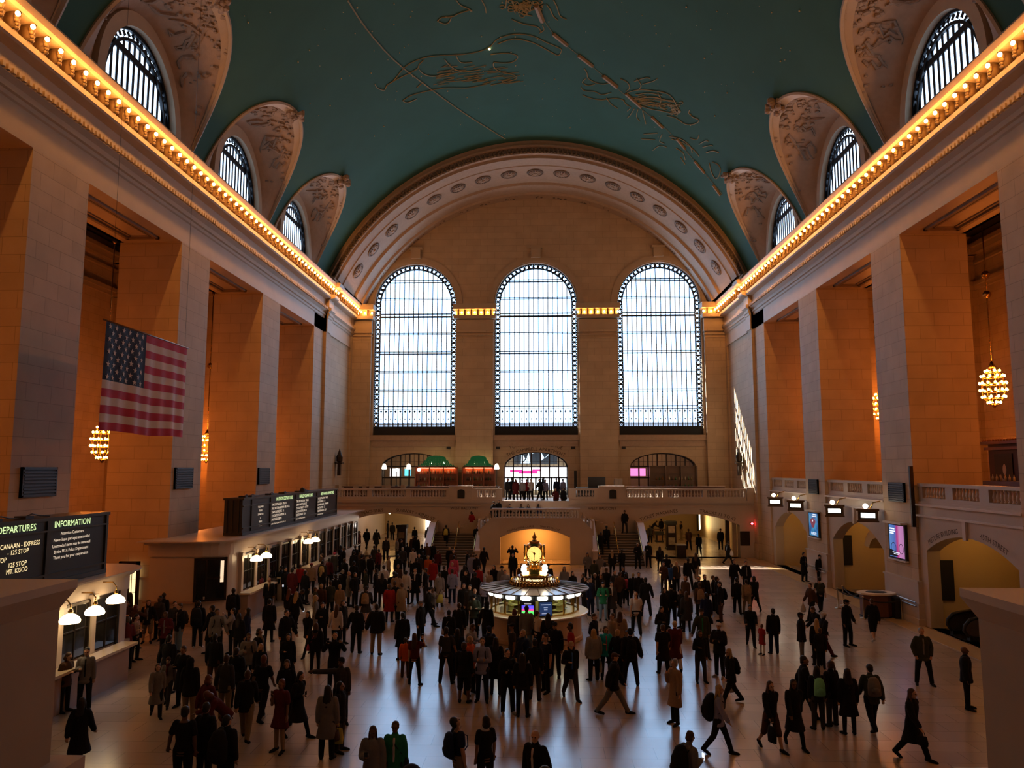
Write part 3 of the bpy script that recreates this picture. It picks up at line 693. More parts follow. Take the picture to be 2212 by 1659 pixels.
# ---- arched balcony doors in the far wall
M_DOORGLASS=clear_mat('door_glass',(.75,.78,.8),.1)
def door_arch(i,c,hw,zs,rise,label,kind):
    d=bpy.data.objects.new('door_%d'%i,None); COL.objects.link(d); d.location=(c,YE+.6,ZB); struct(d,label)
    h=zs-ZB; fr=MB()
    top=lambda x:h+rise*math.sqrt(max(0,1-(x/hw)**2))
    for k in range(8):
        x=-hw+2*hw*k/7; fr.box(x-.06,x+.06,-.1,.1,0,top(x*.985)-.02)
    fr.box(-hw,hw,-.1,.1,1.7,1.82).box(-hw,hw,-.1,.1,2.72,2.84)
    A=archpts(0,hw,h,14,rise); Bq=[(a*.965,b-.09) for a,b in A]
    for k in range(14): fr.prism([A[k],A[k+1],Bq[k+1],Bq[k]],lambda a,b:(a,-.1,b),lambda a,b:(a,.1,b))
    for k in range(7):
        x=-hw+2*hw*(k+.5)/7; fr.box(x-.02,x+.02,-.03,.03,2.8,top(x)); 
    fr.box(-hw*.96,hw*.96,-.03,.03,3.2,3.24)
    fr.build('door_frame',noisy('bronze_door_frame',(.045,.03,.025),(.03,.02,.015),4,.4,.3),d)
    gp=[(-hw+.02,0),(hw-.02,0)]+archpts(0,hw-.02,h,14,rise)
    MB().add([(a,.05,b) for a,b in gp],[tuple(range(len(gp)))]).build('pane',M_DOORGLASS,d,fix=False)
    return d
door_arch(1,DC[0],2.95,7.2,1.2,'left arched glazed screen behind the balcony bar',0)
door_arch(2,DC[1],2.9,7.2,1.3,'middle arched glazed doors with daylight behind',1)
door_arch(3,DC[2],2.95,7.2,1.2,'right arched glazed screen behind the shelves',0)
tx=MB()
def vt(mb,txt,size,y0,rr): arc_text(mb,txt,size,DC[1],8.5-rr,rr,PI/2,YE-.012)
vt(tx,'TO VANDERBILT AVENUE',.42,0,7.0); tx.v=[(x,y,z+.62) for x,y,z in tx.v]
t2=MB(); vt(t2,'THE CAMPBELL APARTMENT',.42,0,6.4); t2.v=[(x,y,z+.12) for x,y,z in t2.v]
tx.add(t2.v,t2.f); tx.build('inscription',M_INSC,WALLE,fix=False)
# daylit lobbies behind the doors
LB=MB()
LB.box(-16.5,16.5,YE+6.5,YE+6.7,ZB,10).box(-16.5,16.5,YE+1.3,YE+6.6,9.6,9.8).box(-16.5,16.5,YE+1.3,YE+6.6,ZB-.3,ZB).box(-5.6,-5.4,YE+1.3,YE+6.6,ZB,9.7).box(5.4,5.6,YE+1.3,YE+6.6,ZB,9.7).box(-16.6,-16.4,YE+1.3,YE+6.6,ZB,9.7).box(16.4,16.6,YE+1.3,YE+6.6,ZB,9.7)
struct(LB.build('wall_lobby',M_CREAM),'lobby walls behind the balcony doors')
M_DAY=glow('daylight_opening',(.82,.9,1),7); 
dw=struct(MB().box(-3.2,3.0,YE+6.3,YE+6.45,ZB+.5,ZB+2.6).build('window_20',M_DAY),'bright street doors seen through the middle arch')
mb=MB()
for k in range(9): x=-3.2+6.2*k/8; mb.box(x-.09,x+.09,YE+6.15,YE+6.28,ZB,ZB+2.7)
mb.box(-3.2,3,YE+6.15,YE+6.28,ZB+2.55,ZB+2.75); mb.build('door_frame',M_BLACK,dw)
sg=empty('shop_sign','long white lit sign with pink lettering behind the middle arch','sign',(0,YE+2.2,ZB+2.3))
MB().box(-2.9,2.8,-.05,.05,-.46,.46).build('panel',glow('white_sign_light',(1,.93,.97),6),sg)
mb=MB()
for x0,x1,z0,z1 in ((-2.5,-1.3,-.05,.2),(-1.7,.1,-.18,.1),(-.4,.4,.05,.25)): mb.box(x0,x1,-.07,-.055,z0,z1)
mb.build('pink_lettering',glow('pink_light',(1,.05,.35),2.0,(.7,.05,.3)),sg)
bb=empty('billboard','black and white abstract billboard above the middle doors','billboard',(0,YE+4.0,ZB+3.2))
MB().box(-2.2,2.0,-.03,.03,-.2,1.1).build('panel',mat('billboard_black',(.03,.04,.05),.5,emit=(.05,.1,.15),es=.3),bb)
mb=MB()
for q in ((-1.5,-.15,-1.45,.9,-1.1,.35),(-1.05,.2,-.75,.95,-.62,-.1),(-1.35,-.1,-.7,-.12,-1.0,.25),(.35,.1,.4,1.0,.75,.4),(.8,.4,1.5,1.0,1.2,.9),(-.5,.8,.3,1.0,-.2,1.05)): mb.add([(q[0],-.04,q[1]),(q[2],-.04,q[3]),(q[4],-.04,q[5])],[(0,1,2)])
mb.build('white_shapes',glow('billboard_white',(.6,.85,1),3),bb)
for i,(x0,x1,z0,z1,col,nm,lab) in enumerate(((-13.9,-12.9,1.85,2.6,(.9,.8,.75),'lit_window','pale lit window pane, first from the left behind the left arch'),(-12.5,-11.9,1.9,2.55,(.15,.75,.9),'lit_window','turquoise lit pane behind the left arch'),(-11.2,-10.2,1.95,2.75,(1,.35,.2),'lit_window','red and orange lit pane behind the left arch'),(-9.9,-8.9,.75,1.6,(.75,.8,1),'lit_window','low white lit door pane behind the left arch'),(8.7,10.2,1.9,2.6,(1,.25,.6),'lit_window','pink and white lit panes behind the right arch'),(12.0,13.2,1.75,2.4,(.65,.75,1),'lit_window','pale blue lit panes behind the right shelves'))):
    o=tag(MB().box(x0,x1,YE+2.4,YE+2.5,ZB+z0,ZB+z1).build(nm,glow('lit_pane_%d'%i,col,2.2,(.3,.3,.3))),lab,'window')
# warm lobby lamps
for x in (-11.3,11.4):
    l=empty('ceiling_light','warm ceiling lamp in the lobby behind the %s arch'%('left' if x<0 else 'right'),'ceiling light',(x,YE+3.8,9.55))
    MB().lathe([(.02,.04),(.5,0),(.45,-.12),(.02,-.2)],(0,0,0),12).build('lens',glow('lobby_lamp',(1,.6,.3),14),l)
# ---- rooms under the balcony
RM=MB()
for x0,x1 in ((-16.6,-7.7),(7.8,17.2)):
    RM.box(x0-.3,x0,YF+.9,84,0,3.8).box(x1,x1+.3,YF+.9,84,0,3.8).box(x0,x1,84,84.3,0,3.8).box(x0,x1,YE,84,3.75,3.95)
struct(RM.build('wall_lower_rooms',M_CREAM),'cream walls of the passages under the far balcony')
GL=None
for x,y in ((-12.6,66),(-10,75),(-14,74),(10.9,65.5),(11.5,73),(14.5,69),(9.5,79)):
    l=empty('pendant_globe','small warm globe lamp under the %s half of the far balcony, %s'%('left' if x<0 else 'right',{66:'by the arch',75:'deep in the passage',74:'beside the left wall',65.5:'by the arch',73:'in the middle',69:'beside the right wall',79:'farthest in'}[y]),'lamp',(x,y,3.3),0)
    MB().ball((0,0,0),.17,10,8).build('globe',glow('warm_globe',(1,.60,.22),75),l,True)
    MB().tube([(0,0,.15),(0,0,.46)],.02,6).build('stem',M_BRASS,l)
sh=empty('lit_shop','bright white shop front deep in the left passage','shop front',(-10.6,83.6,0))
MB().box(-1.5,2.8,0,.2,.3,3.4).build('lit_wall',glow('shop_white',(1,.93,.86),5.0),sh)
mb=MB()
for z in (1.0,1.5,2.0,2.5): mb.box(1.1,2.7,-.5,0,z,z+.08)
mb.box(1.1,2.7,-.6,0,0,.7).build('shelf',M_WOOD,sh)
mb=MB()
for k in range(9):
    a=k*.7; mb.obox((-.4+.35*math.sin(a),-.06,.5+.2*k),(1,0,0),(0,1,0),(0,.2,1),.3,.02,.09)
mb.build('banner_stripes',mat('red_stripe',(.55,.07,.05),.5),sh)
def poster_pillar(name,label,px,pyb,w,h,panels):
    c=at(px,pyb,z=0); t=empty(name,label,'poster kiosk',(c.x,c.y,0))
    MB().box(-w/2,w/2,-w/2,w/2,.15,h-.25).build('body',M_BRONZE,t)
    MB().box(-w/2-.06,w/2+.06,-w/2-.06,w/2+.06,0,.18).box(-w/2-.08,w/2+.08,-w/2-.08,w/2+.08,h-.3,h).build('base_and_cap',M_BLACK,t)
    for z0,z1,col in panels:
        p=MB().box(-w/2+.12,w/2-.12,-w/2-.03,-w/2-.005,z0,z1).build('poster',noisy('poster_%d%d'%(px,int(z0*10)),col,tuple(v*.35 for v in col),6,.5),t)
    return t
poster_pillar('poster_pillar','dark poster pillar among the crowd under the left arch',868,1195,.72,2.35,((1.25,1.75,(.30,.22,.14)),))
poster_pillar('poster_pillar','tall dark poster pillar with two posters under the right arch',1450,1187,.80,2.45,((1.45,2.05,(.45,.33,.27)),(.45,1.05,(.42,.35,.28))))
t=poster_pillar('poster_stand','low poster stand left of the tall pillar under the right arch',1424,1171,.62,1.0,((.1,.9,(.40,.22,.10)),))
c=at(1471,1205,z=0)
t=empty('litter_bin','dark square bin with a pale top edge under the right arch','bin',(c.x,c.y,0)); MB().box(-.36,.36,-.34,.34,0,1.0).build('body',M_BRONZE,t); MB().box(-.38,.38,-.36,.36,1.0,1.07).build('lid',M_STEEL,t)
c=at(1518,1168,z=0)
t=empty('display_case','bright lit display case on the right passage wall','display case',(16.3,c.y+2.5,.9),R(75))
MB().box(-1.0,1.0,-.1,.12,-.1,1.9).build('frame',M_BRONZE,t); MB().box(-.85,.85,-.13,-.1,.0,1.5).build('lit_panel',glow('case_light',(1,.75,.36),7),t)
t=empty('counter_table','dark side table against the far passage wall, right arch','table',(12.6,79,0)); MB().box(-.9,.9,-.3,.3,.8,.9).build('top',M_WOOD,t)
for x in (-.8,.8):
    for y in (-.22,.22): MB().box(x-.04,x+.04,y-.04,y+.04,0,.8).build('leg',M_WOOD,t)
# red signal lamps
for p,lab in ((at(1624,1131,y=YF),'round red signal lamp on the wall right of the right arch'),(at(744,1142,y=YF),'small red lit sign at the left edge of the left arch')):
    l=empty('signal_lamp',lab,'lamp',(p.x,YF-.1,p.z)); MB().ball((0,0,0),.08,10,6,(1.2,1,1)).build('lens',glow('red_signal',(1,.03,.04),30),l); MB().box(-.12,.12,.02,.1,-.1,.1).build('housing',M_BLACK,l)
p=at(1609,1163,y=YF); tag(MB().box(p.x-.38,p.x+.38,YF-.05,YF-.01,p.z-.55,p.z+.55).build('wall_vent',M_BRONZE),'rectangular brown vent panel at the right end of the balcony wall','vent')
p=at(1608,1210,z=0)
# pipes at the right arch edge
for x in (15.3,15.85): struct(MB().box(x-.14,x+.14,YF+.9,YF+1.2,0,3.3).build('trim_jamb',M_BRONZE if x<15.5 else M_PLAIN),'upright strip inside the right arch')
# ---- bar on the far balcony (left) and shelves (right)
def shelf_unit(name,label,x0,x1,y,z0,h,m,rows,seed,cat='shelves',warm=False):
    t=empty(name,label,cat,((x0+x1)/2,y,z0)); w=(x1-x0)/2
    MB().box(-w,w,.28,.34,0,h).build('back',m,t)
    mb=MB()
    for k in range(4): x=-w+2*w*k/3; mb.box(x-.05,x+.05,-.05,.3,0,h)
    mb.build('upright',m,t)
    for r in range(rows+1): 
        z=.95+(h-1.0)*r/rows; MB().box(-w,w,0,.3,z-.03,z).build('shelf',m,t)
    return t
BOTC=[(.05,.12,.05),(.22,.10,.03),(.5,.42,.3),(.08,.05,.03),(.3,.25,.1)]
BOT=[MB().lathe([(.055,0),(.055,.17),(.05,.2),(.02,.25),(.02,.33)],(0,0,0),7).mesh('bottle',mat('bottle_glass_%d'%k,c,.15),True) for k,c in enumerate(BOTC)]
def bottles(x0,x1,y,zs,n,group,lab,seed):
    rs=random.Random(seed)
    for z in zs:
        for k in range(n):
            o=link('bottle',rs.choice(BOT),None,(x0+(x1-x0)*(k+.5)/n+rs.uniform(-.02,.02),y,z)); s=rs.uniform(.8,1.1); o.scale=(1.1,1.1,s); tag(o,lab,'bottle',group)
M_REDW=noisy('reddish_wood',(.32,.10,.04),(.22,.06,.025),4,.4)  # redder and lighter in tone than the brown wood
for x0,x1,nm in ((-10.9,-7.1,'left'),(-6.65,-3.75,'right')):
    t=shelf_unit('bar_shelves','wooden bottle shelves of the balcony bar under the %s green shade'%nm,x0,x1,68.9,ZB,2.75,M_REDW,3,1)
    bottles(x0+.3,x1-.3,69.05,[ZB+.95+.5833*r for r in range(3)],14,'bottles on the %s bar shelves'%nm,'small bottle on the shelves below the %s green shade of the balcony bar'%nm,3)
    l=MB().box(x0+.25,x1-.25,68.95,69.1,ZB+2.62,ZB+2.68).build('shelf_light',glow('shelf_glow',(1,.33,.12),16)); tag(l,'warm strip light along the top of the %s bar shelves'%nm,'light')
    # green lattice shade
    cx=(x0+x1)/2; w=min(1.55,(x1-x0)/2-.2); g=empty('lattice_shade','domed green lattice shade above the %s bar shelves'%nm,'lamp shade',(cx,68.9,ZB+2.8))
    mb=MB(); rs=random.Random(5)
    for i in range(-9,10):
        for j in range(6):
            u=i/9; hgt=.85*math.sqrt(max(0,1-(abs(u)*.8)**2))+.08; z=j/6*hgt
            if abs(u)>1-.06*j: continue
            for q in (-1,1): mb.obox((u*w*(1-.05*j),-.32*math.cos(u)+.12*j/6,z+hgt/12),(.5*q,0,1),(1,0,-.5*q),(0,1,0),hgt/9,.05,.02)
    mb.build('lattice',mat('green_lattice',(.02,.20,.075),.5,emit=(.02,.30,.10),es=.12),g)
    MB().ball((-.3*w,.05,.3),.09,8,6).ball((.45*w,.05,.3),.09,8,6).build('bulb',glow('shade_bulb',(1,.8,.4),40),g)
    MB().box(-w-.1,w+.1,-.4,.3,-.06,.02).build('rim',M_WOOD,g)
tag(MB().box(-16.4,-3.2,65.0,65.6,ZB,ZB+1.02).box(-16.5,-3.1,64.9,65.75,ZB+1.02,ZB+1.1).build('bar_counter',M_WOOD),'long brown wooden bar counter on the left half of the far balcony','counter')
tag(MB().box(7.6,15.6,64.4,65.1,ZB,ZB+1.05).box(7.5,15.7,64.3,65.2,ZB+1.05,ZB+1.13).build('bar_counter',M_WOOD),'dark bar counter on the right half of the far balcony','counter')
t=shelf_unit('glass_shelves','open metal back-bar shelves in front of the right arch',10.1,14.2,68.6,ZB,2.85,mat('shelf_metal',(.16,.11,.08),.4,.5),3,2)
bottles(10.5,13.9,68.75,[ZB+.95,ZB+1.583],12,'glassware on the right back-bar','small glass standing on the metal shelves before the right arch',8)
# balcony lamps
LM=None
for px,py,big,lab in ((830,1010,1,'tall white lamp at the left end of the balcony bar'),(857,1012,0,'small round lamp second from the left on the balcony bar'),(883,1010,1,'tall white lamp in front of the turquoise pane'),(905,1012,0,'small round lamp left of the left green shade'),(1073,1010,1,'tall white lamp just left of the middle doors')):
    c=at(px,py,y=65.2); zb=ZB+1.1
    l=empty('bar_lamp',lab,'lamp',(c.x,65.2,zb)); h=c.z-zb
    MB().lathe([(.03,-.02),(.2,.0),(.21,.08),(.16,.3),(.08,.42),(.01,.45)] if big else [(.05,-.12),(.17,-.04),(.17,.06),(.02,.16)],(0,0,h-.12),12).build('lamp_shade',glow('white_lamp_shade',(1,.78,.55),9),l,True)
    MB().lathe([(.12,0),(.12,.03),(.025,.06),(.025,h-.1)],(0,0,0),8).build('stand',M_BLACK,l)
# dark things on the right part of the balcony
p=at(1247,1030,y=66); tag(MB().box(p.x-.12,p.x+.12,69.3,69.5,ZB,ZB+2.4).build('standing_post',M_BLACK),'tall narrow black post against the wall right of the middle doors','post')
t=empty('piano','black upright piano with a raised panel right of the balcony stairs','piano',(5.05,64.6,ZB))
MB().box(-1.7,1.9,-.5,.5,.35,1.02).build('body',M_BLACK,t); MB().box(-.7,.75,.2,.4,1.02,1.9).build('raised_panel',M_BLACK,t); MB().box(-1.6,-.2,-.75,-.4,.7,.98).build('keyboard',M_BLACK,t)
for x in (-1.5,1.7): MB().box(x-.06,x+.06,-.3,.3,0,.36).build('leg',M_BLACK,t)
t=tag(MB().box(6.65,7.35,66.0,66.4,ZB,ZB+1.75).build('cabinet',mat('pale_cabinet',(.33,.26,.2),.5)),'pale two-door cabinet right of the black piano','cabinet'); MB().box(6.69,6.99,65.96,66.0,ZB+.1,ZB+1.7).build('door',MATS['pale_cabinet'],t); MB().box(7.01,7.31,65.96,66.0,ZB+.1,ZB+1.7).build('door',MATS['pale_cabinet'],t)
# tables and chairs behind the left rail
CH=None
for k,px in enumerate((724,768,783,803,825,838,866,872)):
    x=px2x(px,63.2); t=empty('cafe_chair','pale cafe chair on the far balcony, %s from the left end of the rail'%('first','second','third','fourth','fifth','sixth','seventh','eighth')[k],'chair',(x,63.2+.3*(k%2),ZB),(.5 if k%2 else -.6),'cafe chairs behind the left balcony rail')
    m=mat('cane_chair',(.36,.26,.17),.5)
    MB().box(-.22,.22,-.22,.22,.44,.48).build('seat',m,t); MB().box(-.22,.22,.19,.23,.5,1.22).build('backrest',m,t)
    for a in (-.19,.19):
        for b in (-.19,.19): MB().box(a-.02,a+.02,b-.02,b+.02,0,.44).build('leg',m,t)
# wall lanterns/ statues on far bay side walls
for s,p,side in ((1,at(1597,985,x=17.1),'right'),(-1,at(730,985,x=-16.9),'left')):
    x=XS(s)-s*.35; t=empty('wall_bracket','dark sculpted wall bracket lamp on the %s wall of the far bay'%side,'wall lamp',(x,65.2,7.4))
    MB().box(-.3,.3,-.35,.35,0,.12).box(-.12,.12,-.2,.2,-1.0,0).build('bracket',M_BRONZE,t); MB().lathe([(.1,.12),(.26,.2),(.28,.6),(.15,.9),(.05,1.2),(.0,1.35)],(0,0,0),10).build('lantern',M_BRONZE,t)
# small square vents on the far wall
for px in (969,1076,1238,1347): 
    p=at(px,966,y=YE); tag(MB().box(p.x-.18,p.x+.18,YE-.5 if 1235>px>980 and False else YE-.06,YE+.02,p.z-.18,p.z+.18).build('wall_vent',M_BLACK),'small square black vent on the far wall, %s'%{969:'left of the left green pier',1076:'upper left of the middle doors',1238:'upper right of the middle doors',1347:'upper left of the right arch'}[px],'vent')
# ================================================================== ticket offices on the left
M_GLASSDK=mat('dark_glazing',(.012,.011,.010),.08)
M_LAMP=glow('white_dome_lamp',(1,.70,.36),13)
def plate_x(rect,holes,x0,x1,name,m,parent=None):
    o=wall_with_holes(rect,holes,x0,x1,name,m,parent)      # built in (a,x,z); swap to (x,a,z)
    for v in o.data.vertices: v.co=(v.co.y,v.co.x,v.co.z)
    o.data.flip_normals(); return o
def office(name,label,xf,y0,y1,zt,front,nwin,wy0,dw):
    """front: outline points in plan from the back wall round to the far end"""
    inner=[(x-.0,y) for x,y in front]
    O=struct(MB().ext(front,'z',0,zt-.7).build(name,M_PALE),label)
    def off(d): 
        c=Vector((sum(p[0] for p in front)/len(front),sum(p[1] for p in front)/len(front)))
        out=[]; n=len(front)
        for i,p in enumerate(front):
            a=Vector(front[i-1]); b=Vector(front[(i+1)%n]); p=Vector(p)
            e1=(p-a).normalized(); e2=(b-p).normalized(); nn=Vector((e1.y+e2.y,-e1.x-e2.x))
            nn=nn.normalized() if nn.length>1e-6 else Vector((1,0)); 
            out.append(tuple(p+nn*d/max(.5,nn.dot(Vector((e1.y,-e1.x))))))
        return out
    MB().ext(off(.06),'z',zt-.7,zt-.18).ext(off(.2),'z',zt-.18,zt-.06).ext(off(.42),'z',zt-.06,zt).build('cornice',M_PALE,O)
    MB().ext(off(.1),'z',0,.25).ext(off(.16),'z',1.02,1.1).build('base_course',noisy('pink_marble',(.33,.22,.17),(.26,.17,.13),2,.3),O)
    for k in range(nwin):
        y=wy0+k*dw
        w=MB().box(xf,xf+.05,y+.16,y+dw-.16,1.2,2.85); w.build('ticket_window',M_GLASSDK,O)
        fr=MB().box(xf,xf+.10,y+.12,y+.2,1.15,2.9).box(xf,xf+.10,y+dw-.2,y+dw-.12,1.15,2.9).box(xf,xf+.1,y+.12,y+dw-.12,2.82,2.9).box(xf,xf+.08,y+dw/2-.02,y+dw/2+.02,1.2,2.85).box(xf,xf+.08,y+.2,y+dw-.2,2.05,2.09)
        fr.build('window_grille',M_BRONZE,O)
        p=MB().box(xf,xf+.16,y-.12,y+.12,1.1,3.0).box(xf,xf+.2,y-.16,y+.16,2.86,3.02); p.build('pilaster',M_PALE,O)
    return O
def arc(cx,cy,r,a0,a1,n=6): return [(cx+r*math.cos(R(a0+(a1-a0)*k/n)),cy+r*math.sin(R(a0+(a1-a0)*k/n))) for k in range(n+1)]
frontF=[(-17.3,34.5)]+arc(-15.2,35.7,1.2,-90,0)+[(-14.0,60.5),(-17.3,60.5)]
OF=office('ticket_office','long stone ticket office along the left wall, topped by the wide departure board',-14.0,34.5,60.5,3.75,frontF,13,36.6,1.8)
frontN=[(-17.3,16.0),(-14.0,16.0)]+arc(-15.2,26.3,1.2,0,90)+[(-17.3,27.5)]
ON=office('ticket_office','near stone ticket office at the left edge, below the near departure board',-14.0,16,27.5,3.55,frontN,5,17.6,1.7)
# big window in the curved end of the far office
w=empty('office_window','bronze-framed window in the curved end of the far ticket office','window',(-14.55,34.62,1.15),R(32))
MB().box(-.62,.62,-.06,.0,0,1.75).build('pane',M_GLASSDK,w)
MB().box(-.7,-.6,-.12,.02,-.05,1.85).box(.6,.7,-.12,.02,-.05,1.85).box(-.7,.7,-.12,.02,1.75,1.85).box(-.7,.7,-.12,.02,-.05,.04).box(-.2,-.14,-.1,0,0,1.75).box(-.14,.6,-.1,0,.9,1.0).build('frame',M_BRONZE,w)
MB().box(.42,.56,-.1,-.05,.75,1.7).build('lit_strip',glow('dim_strip',(1,.7,.45),1.2),w)
# counters
for ya,yb,lab in ((36.2,39.8,'below the nearest lamps of the far ticket office'),(41.5,44.6,'in the middle of the far ticket office'),(45.6,52.0,'toward the far end of the far ticket office')):
    t=empty('ticket_counter','stone ticket counter '+lab,'counter',(-13.6,(ya+yb)/2,0)); h=(yb-ya)/2
    MB().box(-.22,.2,-h,h,0,1.12).build('front',MATS['pink_marble'],t); MB().box(-.22,.34,-h-.08,h+.08,1.12,1.2).build('top',mat('worn_counter_top',(.55,.42,.28),.25),t)
t=empty('ticket_counter','long stone counter of the near ticket office','counter',(-13.6,22.0,0)); MB().box(-.22,.1,-4,4,0,1.12).build('front',MATS['pink_marble'],t); MB().box(-.22,.34,-4,4.1,1.12,1.2).build('top',MATS['worn_counter_top'],t)
LAMPROOT=None
NTH=('first','second','third','fourth','fifth','sixth','seventh')
for i,(px,py) in enumerate(((151,1338),(205,1320),(250,1295),(554,1207),(575,1200),(666,1170),(681,1166))):
    c=at(px,py,x=-13.45); z=c.z
    if LAMPROOT is None:
        l=empty('counter_lamp','','lamp',(-13.45,c.y,z))
        MB().lathe([(.27,-.10),(.29,-.04),(.25,.05),(.15,.13),(.05,.17),(.02,.17)],(0,0,0),14,caps=True).build('lamp_shade',M_LAMP,l,True)
        MB().lathe([(.06,.16),(.07,.24),(.03,.3)],(0,0,0),8).tube([(0,0,.28),(0,0,.42),(-.12,0,.55),(-.45,0,.55)],.022,6).build('bracket',M_BRASS,l,True)
        LAMPROOT=l
    else: l=dup(LAMPROOT,(-13.45,c.y,z))
    l['label']='white dome lamp over a ticket counter, %s'%('leftmost at the near office','largest, in the middle of the near office','right end of the near office','first pair of the far office, left one','first pair of the far office, right one','second pair of the far office, left one','second pair of the far office, right one')[i]
    l['group']='dome lamps of the ticket offices'
# ---- departure boards
M_BOARD=mat('board_black',(.012,.013,.012),.45)
M_BTRIM=noisy('board_bronze',(.055,.045,.03),(.035,.03,.02),4,.45,.5)
M_HEAD=glow('board_header_light',(.62,.85,.36),1.6); M_ROWW=glow('board_text_white',(1,.80,.58),.95); M_ROWG=glow('board_text_gold',(1,.75,.36),1.5)
def board(label,x,y0,y1,z0,z1,panels,th=.9):
    b=empty('departure_board',label,'departure board',(x,y0,z0)); L=y1-y0; H=z1-z0
    MB().box(-th,0,0,L,.12,H-.06).build('case',M_BOARD,b)
    tr=MB().box(-th-.05,.07,-.05,L+.05,H-.10,H).box(-.02,.06,0,L,.30,.36).box(-.02,.06,0,L,H-.42,H-.37).box(-th,.05,-.03,L+.03,.0,.14)
    for p in panels: tr.box(-.02,.05,p[0]-y0-.09,p[0]-y0+.09,.14,H-.08)
    tr.box(-.02,.05,L-.12,L,.14,H-.08)
    for q in (.2,.55,.85): tr.box(-th*q-.03,-th*q+.03,-.05,0,.1,H-.1)
    tr.build('frame',M_BTRIM,b)
    mb=MB(); rs=random.Random(3)
    for q in range(int(L/2.2)):      # cables and fittings lying on top
        y=rs.uniform(.5,L-.5); mb.tube([(-.3,y,H+.02),(-.25,y+.4,H+.13),(-.35,y+.9,H+.05),(-.3,y+1.3,H+.02)],.02,5)
        mb.box(-.5,-.15,y,y+.35,H,H+.08)
    mb.build('cable',M_BLACK,b)
    for k,(ya,yb,head,rows,m,cx) in enumerate(panels):
        T=lambda zc,yc: (lambda u,v:(.012,yc+u-y0,zc-z0+v))
        if head: 
            h=MB().text(head,.27,T(z1-.32,(ya+yb)/2 if cx is None else cx)); h.build('header',M_HEAD,b,fix=False)
        t=MB()
        for zc,txt,al in rows:
            yc={'C':(ya+yb)/2,'L':ya+.2,'R':yb-.2}[al]
            t.text(txt,.185 if yb-ya>3 or m is M_ROWG else .135,T(zc,yc),align={'C':'CENTER','L':'LEFT','R':'RIGHT'}[al])
        t.build('text_rows',m,b,fix=False)
    return b
inf=[(5.0,'Attention Customers','C'),(4.82,'Never leave packages unattended','C'),(4.64,'Unattended items may be removed','C'),(4.47,'By the MTA Police Department','C'),(4.30,'Thank you for your cooperation','C')]
def fit(b,w):
    for c in KIDS(b):
        if c.name.startswith('text_rows') : pass
bn=board('near departure board at the left edge with gold and white lettering',-14.2,17.0,25.45,3.56,5.56,[(17.2,20.0,'DEPARTURES',[],M_ROWG,None),(20.0,22.2,'',[(4.82,'NEW CANAAN - EXPRESS','R'),(4.64,'- 125 STOP','C'),(4.47,'STOP','L'),(4.30,'125 STOP','C'),(4.13,'MT. KISCO','C')],M_ROWG,None),(22.35,24.75,'INFORMATION',inf,M_ROWW,None)])
hd=MB().text('DEPARTURES',.27,lambda u,v:(.012,21.0-17.0+u,1.68+v)); hd.build('header',M_HEAD,bn,fix=False)
def rows(n,seed):
    T=['2:43 CROTON-HARMON','2:54 POUGHKEEPSIE','3:07 N WHITE PLAINS','3:20 SOUTHEAST','3:37 CROTON-HARMON','2:56 STAMFORD','3:04 NEW HAVEN','3:28 NEW CANAAN']; rs=random.Random(seed); out=[]
    return T
r0=[(4.98,'TIME DESTINATION   TRACK','L')]
def R5(a): return r0+[(4.98-.2*(i+1),t,'L') for i,t in enumerate(a)]
bf=board('wide far departure board with three columns of white rows on the far ticket office',-14.2,37.2,54.6,3.76,5.56,[
 (38.4,40.9,'',[(4.98,'FOLLOWING','C'),(4.79,'TRAINS','C'),(4.60,'DEPART FOR','C'),(4.41,'&','C'),(4.22,'ARRIVE','C'),(4.03,'TRACK','C')],M_ROWW,None),
 (41.1,45.1,'HUDSON DEPARTURES',R5(['2:43 CROTON-HARMON  28 LOCAL','2:54 POUGHKEEPSIE   35','3:20 CROTON-HARMON  26','3:43 POUGHKEEPSIE','3:50 CROTON-HARMON  29']),M_ROWW,43.4),
 (45.3,49.4,'HARLEM DEPARTURES',R5(['2:48 N WHITE PLAINS  32','2:55 SOUTHEAST    110 STOP','3:07 N WHITE PLAINS  41','3:25 SOUTHEAST    24','3:37 N WHITE PLAINS']),M_ROWW,47.4),
 (49.7,54.2,'NEW HAVEN DEPARTURES',R5(['2:34 STAMFORD    19','2:56 NEW HAVEN   STAMFORD','3:04 STAMFORD    27','3:28 NEW HAVEN   STOP','3:34 STAMFORD'][:5]),M_ROWW,52.2)])
cl=empty('signal_camera','small dark camera on top of the far departure board','camera',(-14.0,46.0,5.6)); MB().ball((.0,0,.1),.16,8,6).build('dome',M_BLACK,cl); MB().box(-.1,.1,-.1,.1,-.04,.05).build('mount',M_BTRIM,cl)
# lit door on the side of the second left pier
p0,p1=at(268,1222,y=35.7),at(299,1218,y=35.7)
d=empty('lit_door','narrow lit doorway with small panes beside the far ticket office','door',((p0.x+p1.x)/2,35.6,0)); hw=(p1.x-p0.x)/2
MB().box(-hw,hw,0,.08,.1,2.45).build('panes',glow('door_light',(1,.72,.34),1.9),d)
m=MB().box(-hw-.16,-hw,-.08,.1,0,2.7).box(hw,hw+.1,-.08,.1,0,2.7).box(-hw-.16,hw+.1,-.08,.1,2.45,2.7)
for k in (1,2): m.box(-hw+2*hw*k/3-.012,-hw+2*hw*k/3+.012,-.02,0,.1,2.45)
for z in (.7,1.3,1.9): m.box(-hw,hw,-.02,0,z-.012,z+.012)
m.box(-.12,.12,-.03,0,1.0,1.1); m.build('frame',M_BRONZE,d)
